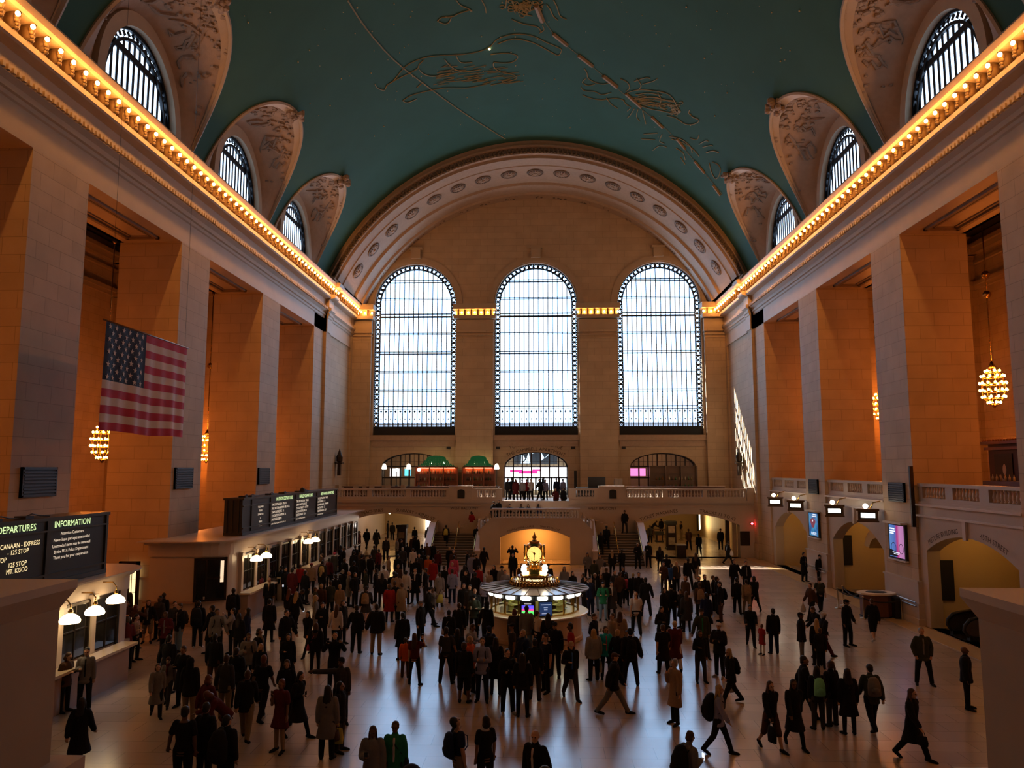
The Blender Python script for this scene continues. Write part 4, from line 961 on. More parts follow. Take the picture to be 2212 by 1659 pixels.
# ================================================================== right side, street level and balcony
ZR=5.35
RW=[]
for i,(a,b,ya,yb,zs,zc) in enumerate(((28.1,35.9,28.7,35.3,3.35,4.2),(39.1,46.9,39.6,46.3,2.9,4.1),(50.2,58.0,50.7,57.4,2.8,4.0))):
    nm=('nearest','middle','farthest')[i]
    hole=[(ya,0),(yb,0)]+seg(ya,yb,zs,zc,16)
    W=struct(plate_x([(a,-.01),(b,-.01),(b,ZR),(a,ZR)],[[(p,max(0,q)) for p,q in hole]],XR+.12,XR+.7,'wall_arch',M_PALE),'pale arched wall between the right piers, %s bay'%nm); RW.append(W)
    MB().box(XR-.04,XR+.12,a,b,ZR-.02,ZR+.06).box(XR+.0,XR+.12,a,b,4.85,4.93).box(XR+.02,XR+.12,(a+b)/2-.12,(a+b)/2+.12,zc-.1,4.85).build('string_course',mat('light_coping',(.6,.5,.45),.35),W)
    V=MB().box(XR+.7,XR+7,b-.55,b-.35,0,5).box(XR+.7,XR+7,a+.25,a+.45,0,5).box(XR+7,XR+7.2,a,b,0,5).box(XR+.7,XR+7,a,b,4.75,5.0)
    V.build('passage_lining',M_CREAM,W)
    t=balustrade('balustrade','marble balustrade between the right piers, %s bay'%nm,lambda u,d,b=b:(XR+.35-d,b-u) if False else (XR+.35,a+u),b-a,ZR+.06,6.33,[(.35,2.3),(2.95,4.9),(5.5,7.45)],thick=.30,hb=.5)
    t.location=(XR+.35,a,ZR+.06); t.rotation_euler=(0,0,PI/2)
    # balcony floor behind
    MB().box(XR+.5,XR+16,a-1.7,b+1.7,5.0,ZR).build('balcony_floor',M_PLAIN,W)
    l=empty('ceiling_light','warm lamp in the arched passage of the right wall, %s bay'%nm,'ceiling light',(XR+2.2,b-2.6,4.55)); MB().lathe([(.02,.2),(.22,.05),(.22,-.05),(.02,-.1)],(0,0,0),12).build('lens',glow('passage_lamp',(1,.52,.12),34),l)
    if i<2:
        pa,pb=((2030,1210),(2063,1297)) if i==0 else ((1820,1156),(1842,1221))
        q0,q1=at(*pa,y=b-.58),at(*pb,y=b-.58)
        o=tag(MB().box(q0.x,q1.x,b-.62,b-.56,q1.z,q0.z).build('black_panel',M_BLACK),'tall black panel on the golden passage wall, %s right bay'%nm,'panel')
tx=MB()
cx,cz,r=arch_circle(28.7,35.3,3.35,4.2)
for t,sg in (('METLIFE BUILDING',1),('45TH STREET',-1))[::1]:
    aa=PI/2-sg*.27
    tx.text(t,.30,lambda u,v:(lambda th:(XR+.112,cx+(r+.14+v)*math.cos(th),cz+(r+.14+v)*math.sin(th)))(aa+u/r))
tx.build('inscription',M_INSC,RW[0],fix=False)
# curved golden hoods inside the passages
for i,(yc,zc,rr) in enumerate(((42.2,2.5,1.35),(52.6,2.7,1.0))):
    mb=MB(); n=12
    for k in range(n):
        a0,a1=R(12+136*k/n),R(12+136*(k+1)/n)
        P=lambda a,rad:(yc+rad*math.cos(a)*1.25,zc+rad*math.sin(a)*.95)
        q=[P(a0,rr),P(a1,rr),P(a1,rr*.62),P(a0,rr*.62)]
        mb.ext(q,'x',XR+.9,XR+1.7)
    tag(mb.build('arched_hood',mat('golden_plaster',(.55,.36,.12),.5)),'golden arched hood inside the %s right passage'%('middle','farthest')[i],'hood')
# sign boxes with globes
for i,(px,py) in enumerate(((1675,1083),(1719,1091),(1803,1102),(1875,1112))):
    c=at(px,py,x=16.75)
    s=empty('track_sign','hanging track sign box with a globe lamp above, %s from the far end'%('first','second','third','fourth, nearest')[i],'sign',(16.75,c.y,c.z),R(-24),'track signs along the right wall')
    MB().box(-.46,.46,-.16,.16,-.30,.24).box(-.52,.52,-.2,.2,.20,.30).box(-.5,.5,-.19,.19,-.36,-.29).build('case',noisy('sign_bronze',(.14,.08,.04),(.09,.05,.025),6,.4,.4),s)
    MB().box(-.32,.32,-.185,-.15,-.13,.09).build('lit_face',glow('sign_white',(1,.9,.75),9),s)
    MB().box(-.38,.38,-.175,-.15,-.2,.15).build('frame',M_BLACK,s)
    MB().ball((-.1,-.05,.43),.125,10,8).build('globe',glow('sign_globe',(1,.78,.5),26),s,True)
    MB().tube([(.1,.1,.3),(.25,.15,.6),(.65,.2,.7)],.035,6).tube([(-.1,-.05,.28),(-.1,-.05,.33)],.05,6).build('bracket',M_BRASS,s,True)
# advertising screens
def screen_mat(name,fn):
    m=mat(name,(.02,.02,.02),.2); nt=m.node_tree; b=nt.nodes['Principled BSDF']; tc=N(nt,'ShaderNodeTexCoord'); out=fn(nt,tc); nt.links.new(out,b.inputs['Emission Color']); b.inputs['Emission Strength'].default_value=.85; return m
def ramp(nt,src,stops):
    r=N(nt,'ShaderNodeValToRGB'); e=r.color_ramp.elements
    while len(e)<len(stops): e.new(.5)
    for k,(p,c) in enumerate(stops): e[k].position=p; e[k].color=(*c,1)
    nt.links.new(src,r.inputs[0]); return r.outputs[0]
def s1(nt,tc):
    nz=N(nt,'ShaderNodeTexNoise'); nz.inputs['Scale'].default_value=1.6; nt.links.new(tc.outputs['Object'],nz.inputs['Vector'])
    return ramp(nt,nz.outputs['Fac'],[(.3,(.01,.06,.25)),(.5,(.02,.22,.55)),(.62,(.05,.35,.6)),(.75,(.02,.1,.3))])
def s2(nt,tc):
    sx=N(nt,'ShaderNodeSeparateXYZ'); nt.links.new(tc.outputs['Object'],sx.inputs[0])
    mp=N(nt,'ShaderNodeMapRange'); mp.inputs['From Min'].default_value=-.9; mp.inputs['From Max'].default_value=.9; nt.links.new(sx.outputs[1],mp.inputs['Value'])
    return ramp(nt,mp.outputs['Result'],[(.0,(.55,.22,.5)),(.33,(.7,.3,.62)),(.46,(.6,.03,.25)),(.58,(.1,.18,.6)),(1,(.12,.35,.75))])
for i,(a,b,z0,z1,fn,lab) in enumerate(((47.9,49.67,2.77,4.32,s1,'blue advertising screen on the farther right pier'),(36.75,38.5,2.72,4.38,s2,'pink and blue advertising screen with a bicycle on the nearer right pier'))):
    s=empty('advertising_screen',lab,'screen',(XR-.12,(a+b)/2,(z0+z1)/2)); hw=(b-a)/2; hh=(z1-z0)/2
    MB().box(0,.12,-hw,hw,-hh,hh).build('case',M_BLACK,s)
    MB().box(-.01,0,-hw+.14,hw-.14,-hh+.08,hh-.08).build('display',screen_mat('screen_image_%d'%i,fn),s)
    MB().box(-.22,.1,-hw-.05,hw+.05,hh,hh+.09).box(-.06,.1,-hw-.02,hw+.02,-hh-.07,-hh).build('light_bar',mat('pale_metal',(.65,.6,.58),.35),s)
    mb=MB(); g=lambda v: (-.016,v[0],v[1])
    if i==1:
        for cy_,rr in ((.32,.26),(-.45,.24)):
            mb.add([g((cy_+rad*math.cos(2*PI*k/20),-.32+rad*1.0*math.sin(2*PI*k/20))) for rad in (rr,rr-.035) for k in range(20)],[(k,(k+1)%20,20+(k+1)%20,20+k) for k in range(20)])
        mb.add([g(p) for p in ((hw-.15,-.4),(.0,-.5),(-.1,-.7),(hw-.15,-.72))],[(0,1,2,3)])
        mb.build('dark_shapes',M_BLACK,s,fix=False)
        lt=MB()
        for z,w in ((.55,.5),(.43,.55),(.33,.4)): lt.box(-.018,-.012,hw-.22-w,hw-.22,z,z+.06)
        for z,w in ((-.55,.7),(-.62,.45)): lt.box(-.018,-.012,.1-w/2,.1+w/2,z,z+.035)
    else:
        mb.add([g((.05+.42*math.cos(a_)*(1+.25*math.sin(3*a_)),.1+.3*math.sin(a_))) for a_ in [2*PI*k/20 for k in range(20)]],[tuple(range(20))]); mb.build('dark_shapes',mat('screen_maroon',(.1,.02,.03),.3,emit=(.22,.04,.09),es=.8),s,fix=False)
        lt=MB().box(-.018,-.012,-.5,.0,.58,.65).box(-.018,-.012,-.5,.15,.48,.53).box(-.02,-.018,.0,.16,.18,.28)
        for z in (-.5,-.56,-.62): lt.box(-.018,-.012,-.5,.4,z,z+.025)
    lt.build('lettering',glow('screen_white',(.75,.85,1),1.3),s)
# loudspeaker grilles on the pier faces
for s,yy in ((1,[(47.9,49.45),(36.7,38.3)]),(-1,[(25.3,27.15),(36.2,38.05),(47.1,49.0)])):
    for k,(a,b) in enumerate(yy):
        z0,z1=(5.42,6.33) if s>0 else (6.02,7.05); x=XS(s)
        g=empty('wall_grille','square dark grille on the %s pier of the %s side'%((('farther','nearer') if s>0 else ('nearest','middle','farthest'))[k],'right' if s>0 else 'left'),'grille',(x-s*.05,(a+b)/2,(z0+z1)/2)); hw,hh=(b-a)/2,(z1-z0)/2
        MB().box(-.04,.04,-hw,hw,-hh,hh).build('backing',M_BLACK,g)
        mb=MB()
        for q in range(9): z=-hh+2*hh*(q+.5)/9; mb.box(-s*.075,-s*.03,-hw+.06,hw-.06,z-.035,z+.02)
        mb.box(-.06,.06,-hw,-hw+.06,-hh,hh).box(-.06,.06,hw-.06,hw,-hh,hh).box(-.06,.06,-hw,hw,-hh,-hh+.06).box(-.06,.06,-hw,hw,hh-.06,hh); mb.build('louvre_frame',mat('grille_bronze',(.02,.018,.014),.5),g)
q=at(1966,1007,y=35.8); q2=at(1972,1138,y=35.8)
tag(MB().box(q.x-.1,q.x+.06,35.66,35.78,q2.z,q.z).build('light_strip_cover',M_BRONZE),'tall narrow dark strip on the corner of the nearer right pier','strip')
# bar cabinet with pictures on the right gallery
t=empty('bar_cabinet','dark wooden cabinet front with two framed pictures on the right gallery','cabinet',(24.0,39.2,ZR))
MB().box(0,.5,-2.6,2.2,0,3.0).build('body',noisy('mahogany',(.075,.02,.012),(.04,.012,.008),4,.35),t)
mb=MB().box(-.15,.55,-2.75,2.35,2.6,2.75).box(-.3,.55,-2.85,2.4,2.9,3.05)
for k in range(22): mb.ball((-.25,-2.7+k*.235,3.1),.07,6,4)
mb.build('cornice',noisy('lighter_wood_trim',(.28,.11,.05),(.2,.08,.03),4,.4),t)  # lighter brown than the mahogany body
for yc,sgn in ((.9,1),(-1.2,-1)):
    f=MB().box(-.05,0,yc-.75,yc+.75,.7,2.4).build('picture',mat('picture_black',(.015,.012,.01),.3),t)
    m2=MB(); 
    if sgn>0: m2.add([(-.06,yc+.4,1.35),(-.06,yc-.45,.8),(-.06,yc+.25,.8)],[(0,1,2)]); m2.add([(-.06,yc-.1+.16*math.cos(k),1.6+.28*math.sin(k)) for k in [2*PI*q/10 for q in range(10)]],[tuple(range(10))])
    else: m2.box(-.065,-.05,yc-.02,yc+.12,1.1,2.1).box(-.065,-.05,yc-.25,yc-.02,1.5,1.75)
    m2.build('pale_shape',mat('picture_pale',(.5,.38,.27),.6),f,fix=False)
for k in range(6):
    o=link('bottle',BOT[2],None,(23.3,38.2+.35*k,ZR+1.02)); tag(o,'small glass on the gallery counter before the framed pictures','bottle','glasses on the right gallery counter')
tag(MB().box(23.0,23.6,36.6,41.4,ZR,ZR+1.02).build('bar_counter',M_WOOD),'wooden bar counter on the right gallery','counter')
# ================================================================== chandeliers
CHB=MB().ball((0,0,0),.062,8,6,(1,1,1.2)).mesh('bulb',glow('chandelier_bulb',(1,.25,.032),125),True)
def chandelier():
    t=empty('chandelier','','chandelier',(0,0,0))
    fr=MB(); rings=((.86,.34,6),(.58,.54,10),(.2,.63,12),(-.18,.63,12),(-.54,.54,10),(-.84,.3,6))
    for z,r,n in rings: fr.tube([(r*.92*math.cos(2*PI*k/20),r*.92*math.sin(2*PI*k/20),z-.07) for k in range(21)],.025,5)
    for k in range(8):
        a=2*PI*k/8; fr.tube([(r*.9*math.cos(a),r*.9*math.sin(a),z-.05) for z,r,n in ((1.05,.12,0),)+rings+((-1.0,.08,0),)],.018,5)
    fr.lathe([(.02,-1.15),(.08,-1.05),(.12,-.98),(.05,-.9)],(0,0,0),10).lathe([(.16,1.0),(.2,1.08),(.12,1.2),(.06,1.35)],(0,0,0),10); fr.build('frame',M_BRASS,t,True)
    for z,r,n in rings:
        for k in range(n):
            a=2*PI*(k+.3)/n; link('bulb',CHB,t,(r*math.cos(a),r*math.sin(a),z))
    return t
CH=[(-24.3,42.3,8.45,'orange-lit chandelier half hidden by the flag, between the left piers'),(-24.3,55.8,8.5,'chandelier in the farther gap between the left piers'),(24.6,41.6,11.35,'large orange-lit chandelier at the right edge'),(24.6,55.2,11.4,'chandelier in the farther gap between the right piers'),
    (-24.3,31.0,8.45,'chandelier behind the nearest left pier'),(24.6,30.6,11.35,'chandelier behind the nearest right pier'),(-24.3,20,8.45,'chandelier in the near left passage'),(24.6,20,11.35,'chandelier in the near right passage')]
C0=None
for x,y,z,lab in CH:
    if C0 is None: t=C0=chandelier(); t.location=(x,y,z); 
    else: t=dup(C0,(x,y,z))
    t['label']=lab; t['group']='chandeliers in the side passages'
    ro=MB().tube([(0,0,1.3),(0,0,ZP-z)],.03,6)
    for k in range(int((ZP-z-3)/.3)): ro.ball((0,0,1.6+k*.3),.05,5,4,(.7,.7,1.6))
    ro.ball((0,0,(ZP-z)*.38),.22,10,6).ball((0,0,(ZP-z)*.72),.12,8,6)
    ro.build('chain',M_BRASS,t,True)
# ================================================================== flag
FX=-14.0
tl,tr,bl,br=at(230,694,x=FX),at(404,756,x=FX),at(218,932,x=FX),at(389,944,x=FX)
f=empty('flag','hanging flag with white stars on blue and red and white stripes','flag',(FX,tl.y,tl.z))
LY=tr.y-tl.y; HZ=tl.z-(bl.z+br.z)/2
def fp(u,v):
    w=math.sin(u*41)*.035*(.3+v)+math.sin(u*17+1)*.05*v; sag=.10*v*(1-u)
    return (w,u*LY-.18*v*(1-u)+.05*v*u,-v*HZ+.03*math.sin(u*9)*v)
mb=MB(); nu,nv=60,26
mb.v=[fp(i/nu,j/nv) for j in range(nv+1) for i in range(nu+1)]
for j in range(nv):
    for i in range(nu):
        mb.f.append((j*(nu+1)+i,j*(nu+1)+i+1,(j+1)*(nu+1)+i+1,(j+1)*(nu+1)+i)); st=j//2
        mb.m.append(2 if (j<14 and i<nu*.44) else (0 if st%2==0 else 1))
cl=mb.build('cloth',[mat('flag_red',(.42,.012,.035),.8),mat('flag_white',(.62,.48,.42),.8),mat('flag_navy',(.006,.009,.028),.8)],f,True,fix=False)
stm=MB()
for r in range(9):
    for c in range(6 if r%2==0 else 5):
        u=(.44)*(c+.5+(0 if r%2==0 else .5))/6; v=(r+.6)/9*.53
        pts=[]
        for k in range(10):
            rr=.115 if k%2==0 else .046; a=PI/2+k*PI/5; p=fp(u+rr*math.cos(a)/LY,v-rr*math.sin(a)/HZ); pts.append((p[0]+.015,p[1],p[2]))
        stm.add(pts,[tuple(range(10))])
stm.build('stars',MATS['flag_white'],cl,fix=False)
MB().tube([(0,-.18,.03),(0,LY+.12,.03)],.03,8).build('pole',M_WOOD,f,True)
zt=vault(FX)
MB().tube([(0,.2,.05),(0,.2,zt-tl.z)],.006,4).tube([(0,LY-.2,.05),(0,LY-.2,zt-tl.z)],.006,4).build('wire',M_IRON,f)
# ================================================================== information booth and clock
BX,BY=.06,33.0
b=empty('information_booth','round marble information booth with glass sides in the middle of the hall','booth',(BX,BY,0))
MB().lathe([(1.95,0),(2.02,.02),(2.02,.16),(1.96,.2),(1.96,.95),(2.05,1.02)],(0,0,0),40,caps=False).build('counter_base',noisy('cream_marble',(.50,.36,.25),(.42,.30,.2),2,.3),b)
MB().lathe([(1.3,1.02),(2.2,1.02),(2.26,1.06),(2.26,1.1),(2.2,1.13),(1.3,1.13)],(0,0,0),40,caps=False).build('counter_top',mat('worn_counter_top',(.55,.42,.28),.25),b)
ns=18; RG=1.84
MB().lathe([(RG,1.13),(RG,1.98)],(0,0,0),ns,a0=PI/ns,a1=PI/ns+2*PI,caps=False).build('glass_panes',clear_mat('booth_glass',(.88,.9,.85),.06),b)
mb=MB()
for k in range(ns):
    a=2*PI*(k+.5)/ns; mb.obox((RG*math.cos(a),RG*math.sin(a),1.56),(math.cos(a),math.sin(a),0),(-math.sin(a),math.cos(a),0),(0,0,1),.03,.025,.44)
mb.lathe([(RG-.04,1.13),(RG+.04,1.13),(RG+.04,1.18),(RG-.04,1.18)],(0,0,0),ns,a0=PI/ns,a1=PI/ns+2*PI,caps=False)
mb.build('mullion',M_BRASS,b)
MB().lathe([(1.7,1.76),(RG+.05,1.76),(RG+.08,1.98),(1.7,1.98)],(0,0,0),ns,a0=PI/ns,a1=PI/ns+2*PI,caps=False).build('sign_band',M_BLACK,b)
SGM=MB().box(-.2,.2,-.03,.03,-.055,.055).box(-.15,.15,-.03,.03,-.08,.08).mesh('lit_sign',glow('booth_sign_white',(1,.95,.78),9))
for k in range(ns):
    a=2*PI*k/ns; o=link('lit_sign',SGM,b,((RG+.075)*math.cos(a),(RG+.075)*math.sin(a),1.865),(0,0,a+PI/2))
MB().lathe([(RG,1.97),(2.2,1.98),(2.26,2.0),(2.26,2.04),(.95,2.16)],(0,0,0),36,caps=False).build('roof',noisy('grey_roof_glass',(.50,.55,.60),(.42,.47,.52),2,.25),b)
mb=MB()
for k in range(24):
    a=2*PI*k/24+.1; mb.tube([(2.25*math.cos(a),2.25*math.sin(a),2.05),(1.0*math.cos(a),1.0*math.sin(a),2.17)],.018,5)
mb.tube([(2.27*math.cos(2*PI*k/40),2.27*math.sin(2*PI*k/40),2.02) for k in range(41)],.025,5); mb.build('roof_rib',M_BRONZE,b)
mb=MB().lathe([(.98,2.12),(1.04,2.16),(1.0,2.2),(.98,2.28),(1.02,2.32),(.7,2.32)],(0,0,0),36,caps=False)
for k in range(40):
    a=2*PI*k/40; mb.ball((1.03*math.cos(a),1.03*math.sin(a),2.25),.05,5,4,(1,1,1.5)); mb.ball((1.0*math.cos(a+.08),1.0*math.sin(a+.08),2.36),.035,5,4,(1,1,1.6))
mb.build('leaf_crown',M_BRASS,b)
MB().lathe([(.1,2.3),(.72,2.3),(.72,2.52),(.1,2.52)],(0,0,0),36).build('sign_drum',noisy('dark_gold',(.16,.07,.02),(.1,.045,.012),5,.35,.6),b)
tx=MB()
def onring(r,z,a0): return lambda u,v:((r)*math.sin(a0+u/r),-(r)*math.cos(a0+u/r),z+v)
for k in range(4): tx.text('Information',.16,onring(.735,2.36,k*PI/2))
for k in range(4):
    for q in (-.62,.62): tx.text('?',.17,onring(.735,2.355,k*PI/2+q*1.05))
tx.build('lettering',glow('gold_letter_light',(1,.78,.42),3.5),b,fix=False)
# inside of the booth
MB().lathe([(.05,0),(.6,0),(.6,1.95),(.05,1.95)],(0,0,0),16).build('core',mat('booth_core',(.33,.30,.12),.6),b)
mb=MB()
for k in range(9):
    a=2*PI*(k+.3)/9
    if abs(math.sin(a)+1)<.1: continue
    for z in (1.2,1.42,1.62): mb.obox((1.15*math.cos(a),1.15*math.sin(a),z),(math.cos(a),math.sin(a),0),(-math.sin(a),math.cos(a),0),(0,0,1),.18,.3,.012)
    mb.obox((1.2*math.cos(a),1.2*math.sin(a),1.3),(math.cos(a),math.sin(a),0),(-math.sin(a),math.cos(a),0),(0,0,1),.1,.16,.09)
mb.build('inside_shelf',mat('olive_shelf',(.42,.40,.16),.5),b)
MB().lathe([(.7,1.95),(1.6,1.95),(1.6,1.93),(.7,1.93)],(0,0,0),24,caps=False).build('inside_light',glow('booth_inside_light',(.95,.9,.45),2.2),b)
# screens in the booth windows
for nm,px,w,lab in (('information_screen',1140,.30,'screen with blue, red and green colour bars in the front window of the booth'),('information_screen',1179,.28,'dark blue screen in the booth window right of the colour-bar screen')):
    p=at(px,1310,y=BY-1.9); a=math.atan2(p.x-BX,1.9)
    s=empty(nm,lab,'screen',(BX+1.9*math.sin(a),BY-1.9*math.cos(a),1.46),a)
    MB().box(-w,w,-.03,.03,-.30,.30).build('case',M_BLACK,s)
    if px==1140:
        for k,(c,z) in enumerate((((.02,.03,1),.10),((.1,.03,.75),.03),((.9,.02,.25),-.04),((.02,.8,.12),-.11),((.02,.6,.1),-.18))): MB().box(-w+.06,w-.06,-.036,-.03,z-.035,z+.035).build('colour_bar',glow('bar_%d'%k,c,1.6),s)
        MB().box(-.14,.14,-.036,-.03,.18,.235).build('caption',glow('bar_caption',(.5,.5,.55),.5),s)
    else:
        MB().box(-w+.03,w-.03,-.036,-.03,-.26,.26).build('display',mat('blue_display',(.01,.015,.04),.2,emit=(.03,.06,.17),es=.7),s)
        m=MB()
        for z,ww in ((.16,.2),(.05,.08),(-.03,.07),(-.18,.16)): m.box(-ww,ww,-.04,-.035,z-.012,z+.02)
        m.build('text_rows',glow('blue_text',(.3,.42,.7),.8),s)
c=empty('clock','golden four-faced ball clock standing on the information booth','clock',(BX+.0,BY,2.52))
MB().lathe([(.62,0),(.62,.05),(.55,.08),(.5,.16),(.34,.34),(.22,.42),(.2,.46),(.26,.5),(.24,.53),(.2,.56)],(0,0,0),28).build('pedestal',M_BRASS,c,True)
bd=MB().ball((0,0,.93),.44,28,18,(1,1,1.08)); bd.build('globe_case',M_BRASS,c,True)
FACE=MB().lathe([(0,0),(.30,0),(.30,.03),(0,.035)],(0,0,0),32).mesh('clock_face',glow('opal_face',(1,.55,.14),1.9,(.8,.6,.3)))
hands=MB(); hr=lambda ang,l,w:[(-w*math.cos(ang),w*math.sin(ang),.045),(w*math.cos(ang),-w*math.sin(ang),.045),(l*math.sin(ang)+w*.3*math.cos(ang),l*math.cos(ang)-w*.3*math.sin(ang),.045),(l*math.sin(ang)-w*.3*math.cos(ang),l*math.cos(ang)+w*.3*math.sin(ang),.045)]
hands.add(hr(R(-48),.17,.018),[(0,1,2,3)]).add(hr(R(180),.25,.013),[(0,1,2,3)]).ball((0,0,.045),.025,8,4)
HM=hands.mesh('hands',M_BLACK)
nm=MB()
for k in range(12):
    a=2*PI*k/12
    nm.text('12' if k==0 else str(k),.075,lambda u,v,a=a:(.235*math.sin(a)+u,.235*math.cos(a)+v-.027,.037))
NM=nm.mesh('numerals',mat('numeral_brown',(.05,.02,.008),.6))
BZ=MB().lathe([(.30,-.03),(.345,-.03),(.345,.035),(.30,.045)],(0,0,0),32,caps=False).mesh('bezel',M_BRASS,True)
for k in range(4):
    a=k*PI/2; M=Matrix.Translation((.40*math.sin(a),-.40*math.cos(a),.93))@Matrix.Rotation(a,4,'Z')@Matrix.Rotation(PI/2,4,'X')
    fo=link('clock_face',FACE,c); fo.matrix_local=M
    link('hands',HM,fo); link('numerals',NM,fo); link('bezel',BZ,fo)
MB().lathe([(.2,1.36),(.24,1.40),(.12,1.44),(.06,1.5),(.1,1.56),(.09,1.62),(.04,1.68),(.02,1.76),(.0,1.8)],(0,0,0),14).build('finial',M_BRASS,c,True)
for k,(x,y) in enumerate(((-.44,-.42),(.44,-.42),(-.44,.42),(.44,.42))):
    l=empty('globe_lamp','white globe lamp beside the clock pedestal, %s'%('front left','front right','rear left','rear right')[k],'lamp',(BX+x,BY+y,2.525))
    MB().ball((0,0,.27),.115,12,10).ball((0,0,.12),.085,10,8).build('globe',glow('booth_globe',(1,.85,.6),34),l,True); MB().lathe([(.07,0),(.09,.02),(.05,.06)],(0,0,0),10).build('base',M_BRASS,l)
# ================================================================== rope barrier, desk, escalator, near parapets
t=empty('reception_desk','eight-sided wooden desk with a pale lit top near the right wall','desk',(16.35,38.0,0))
oc=lambda r:[(r*math.cos(PI/8+k*PI/4)*.8,r*math.sin(PI/8+k*PI/4)*.62) for k in range(8)]
MB().ext(oc(.95),'z',.06,1.05).build('body',noisy('mahogany_desk',(.16,.06,.028),(.10,.035,.016),4,.35),t)
MB().ext(oc(1.12),'z',1.05,1.13).build('top',mat('pale_desk_top',(.75,.62,.45),.3),t); MB().ext(oc(.6),'z',1.131,1.15).build('well',M_BLACK,t)
MB().ext(oc(1.0),'z',0,.06).build('plinth',M_BLACK,t)
tag(MB().box(16.9,17.25,37.3,38.6,0,.95).build('crate',M_BLACK),'dark box between the wooden desk and the pier','box')
PO=[at(1811,1314,z=0),at(1822,1308,z=0),at(1866,1336,z=0),at(1949,1340,z=0)]
P0=None
for k,p in enumerate(PO):
    if P0 is None:
        P0=empty('rope_post','','post',(p.x,p.y,0)); MB().lathe([(.17,0),(.17,.02),(.04,.045),(.028,.05),(.028,.95),(.045,.96),(.045,1.0),(.01,1.02)],(0,0,0),12).build('stand',mat('pewter',(.42,.33,.22),.35,.9),P0,True); r=P0
    else: r=dup(P0,(p.x,p.y,0))
    r['label']='slim metal rope post near the wooden desk, %s'%('farthest left','second from the left','in front of the desk','right of the desk')[k]; r['group']='rope posts round the wooden desk'
for k,(a,b_) in enumerate(((PO[0],Vector((15.75,38.6,0))),(PO[1],PO[2]),(PO[2],PO[3]))):
    pts=[]
    for q in range(9): u=q/8; p=a.lerp(b_,u); pts.append((p.x,p.y,.93-.16*4*u*(1-u)))
    mb=MB(); 
    for u,v in zip(pts[:-1],pts[1:]): mb.add([(u[0],u[1],u[2]-.03),(v[0],v[1],v[2]-.03),(v[0],v[1],v[2]+.03),(u[0],u[1],u[2]+.03),(u[0]+.01,u[1]+.01,u[2]-.03),(v[0]+.01,v[1]+.01,v[2]-.03),(v[0]+.01,v[1]+.01,v[2]+.03),(u[0]+.01,u[1]+.01,u[2]+.03)],[(0,1,2,3),(4,7,6,5),(3,2,6,7),(0,4,5,1)])
    tag(mb.build('barrier_belt',M_BLACK),'black barrier belt %s'%('from the farthest post to the desk','from the second post to the front post','from the front post to the right post')[k],'belt')
e=at(2066,1362,z=0)
es=empty('escalator','escalator end with rounded rubber handrails under the nearest right arch','escalator',(17.95,33.3,0))
for k,dy in enumerate((.75,-.55)):
    mb=MB(); path=[(3.2,dy,2.0),(.6,dy,.98),(.25,dy,.93),(-.1,dy,.85),(-.32,dy,.62),(-.36,dy,.42),(-.22,dy,.2),(.05,dy,.1),(.6,dy,.12)]
    mb.tube(path,.07,8); mb.build('handrail',M_BLACK,es,True)
    MB().ext([(3.2,1.95),(.6,.93),(.25,.88),(-.08,.8),(-.27,.6),(-.3,.42),(-.18,.25),(.1,.15),(3.2,.5)],'y',dy-.03,dy+.03).build('balustrade_panel',mat('smoked_steel',(.12,.09,.07),.2,.6),es)
    MB().box(-.2,3.2,dy-.12,dy+.12,0,.18).build('skirt',M_BRONZE,es)
st=MB().box(-.3,.8,-.5,.7,0,.03)
for k in range(8): st.box(.8+k*.3,3.2,-.5,.7,.03+k*.15,.03+(k+1)*.15)
st.build('step',M_BRONZE,es)
for s,xc,yc,zc,side in ((-1,-5.58,9.73,5.6,'left'),(1,5.42,9.75,5.55,'right')):
    x1=s*9.5; xs=xc-s*-.14
    pw=MB().box(xc+s*.14,x1,YB,yc-.12,0,zc-.32)
    P=struct(pw.build('wall_parapet_'+side,noisy('parapet_stone',(.33,.26,.19),(.27,.21,.155),1.6,.7)),'broad stone stair parapet at the lower %s corner'%side)
    cp=[(xc+s*.14,zc-.34),(xc,zc-.10),(xc,zc),(x1,zc),(x1,zc-.34)]
    mb=MB().ext(cp,'y',YB,yc-.12)
    mb.prism([(0,0)]*3,lambda a,b:(0,0,0),lambda a,b:(0,0,0)) if False else None
    mb.add([(xc+s*.14,yc-.12,zc-.34),(x1,yc-.12,zc-.34),(x1,yc,zc-.1),(xc,yc,zc-.1),(x1,yc,zc),(xc,yc,zc),(xc,yc-.12,zc),(x1,yc-.12,zc),(xc,yc-.12,zc-.1)],[(0,1,2,3),(3,2,4,5),(5,4,7,6),(0,3,8),(3,5,6,8)])
    mb.build('cap',noisy('parapet_cap',(.44,.37,.31),(.38,.31,.26),2,.55),P)
    MB().box(xc-s*.16,x1,YB,yc+.12,0,3.42).build('lower_ledge',noisy('parapet_cap',(.44,.37,.31),(.38,.31,.26),2,.55),P)
st=MB()
for k in range(28): st.box(-5.35,5.2,-1.0,.9+k*.46,5.2-(k+1)*.186,5.2-k*.186)
struct(st.build('stair_near',M_PALE),'near stair flight below the viewer')
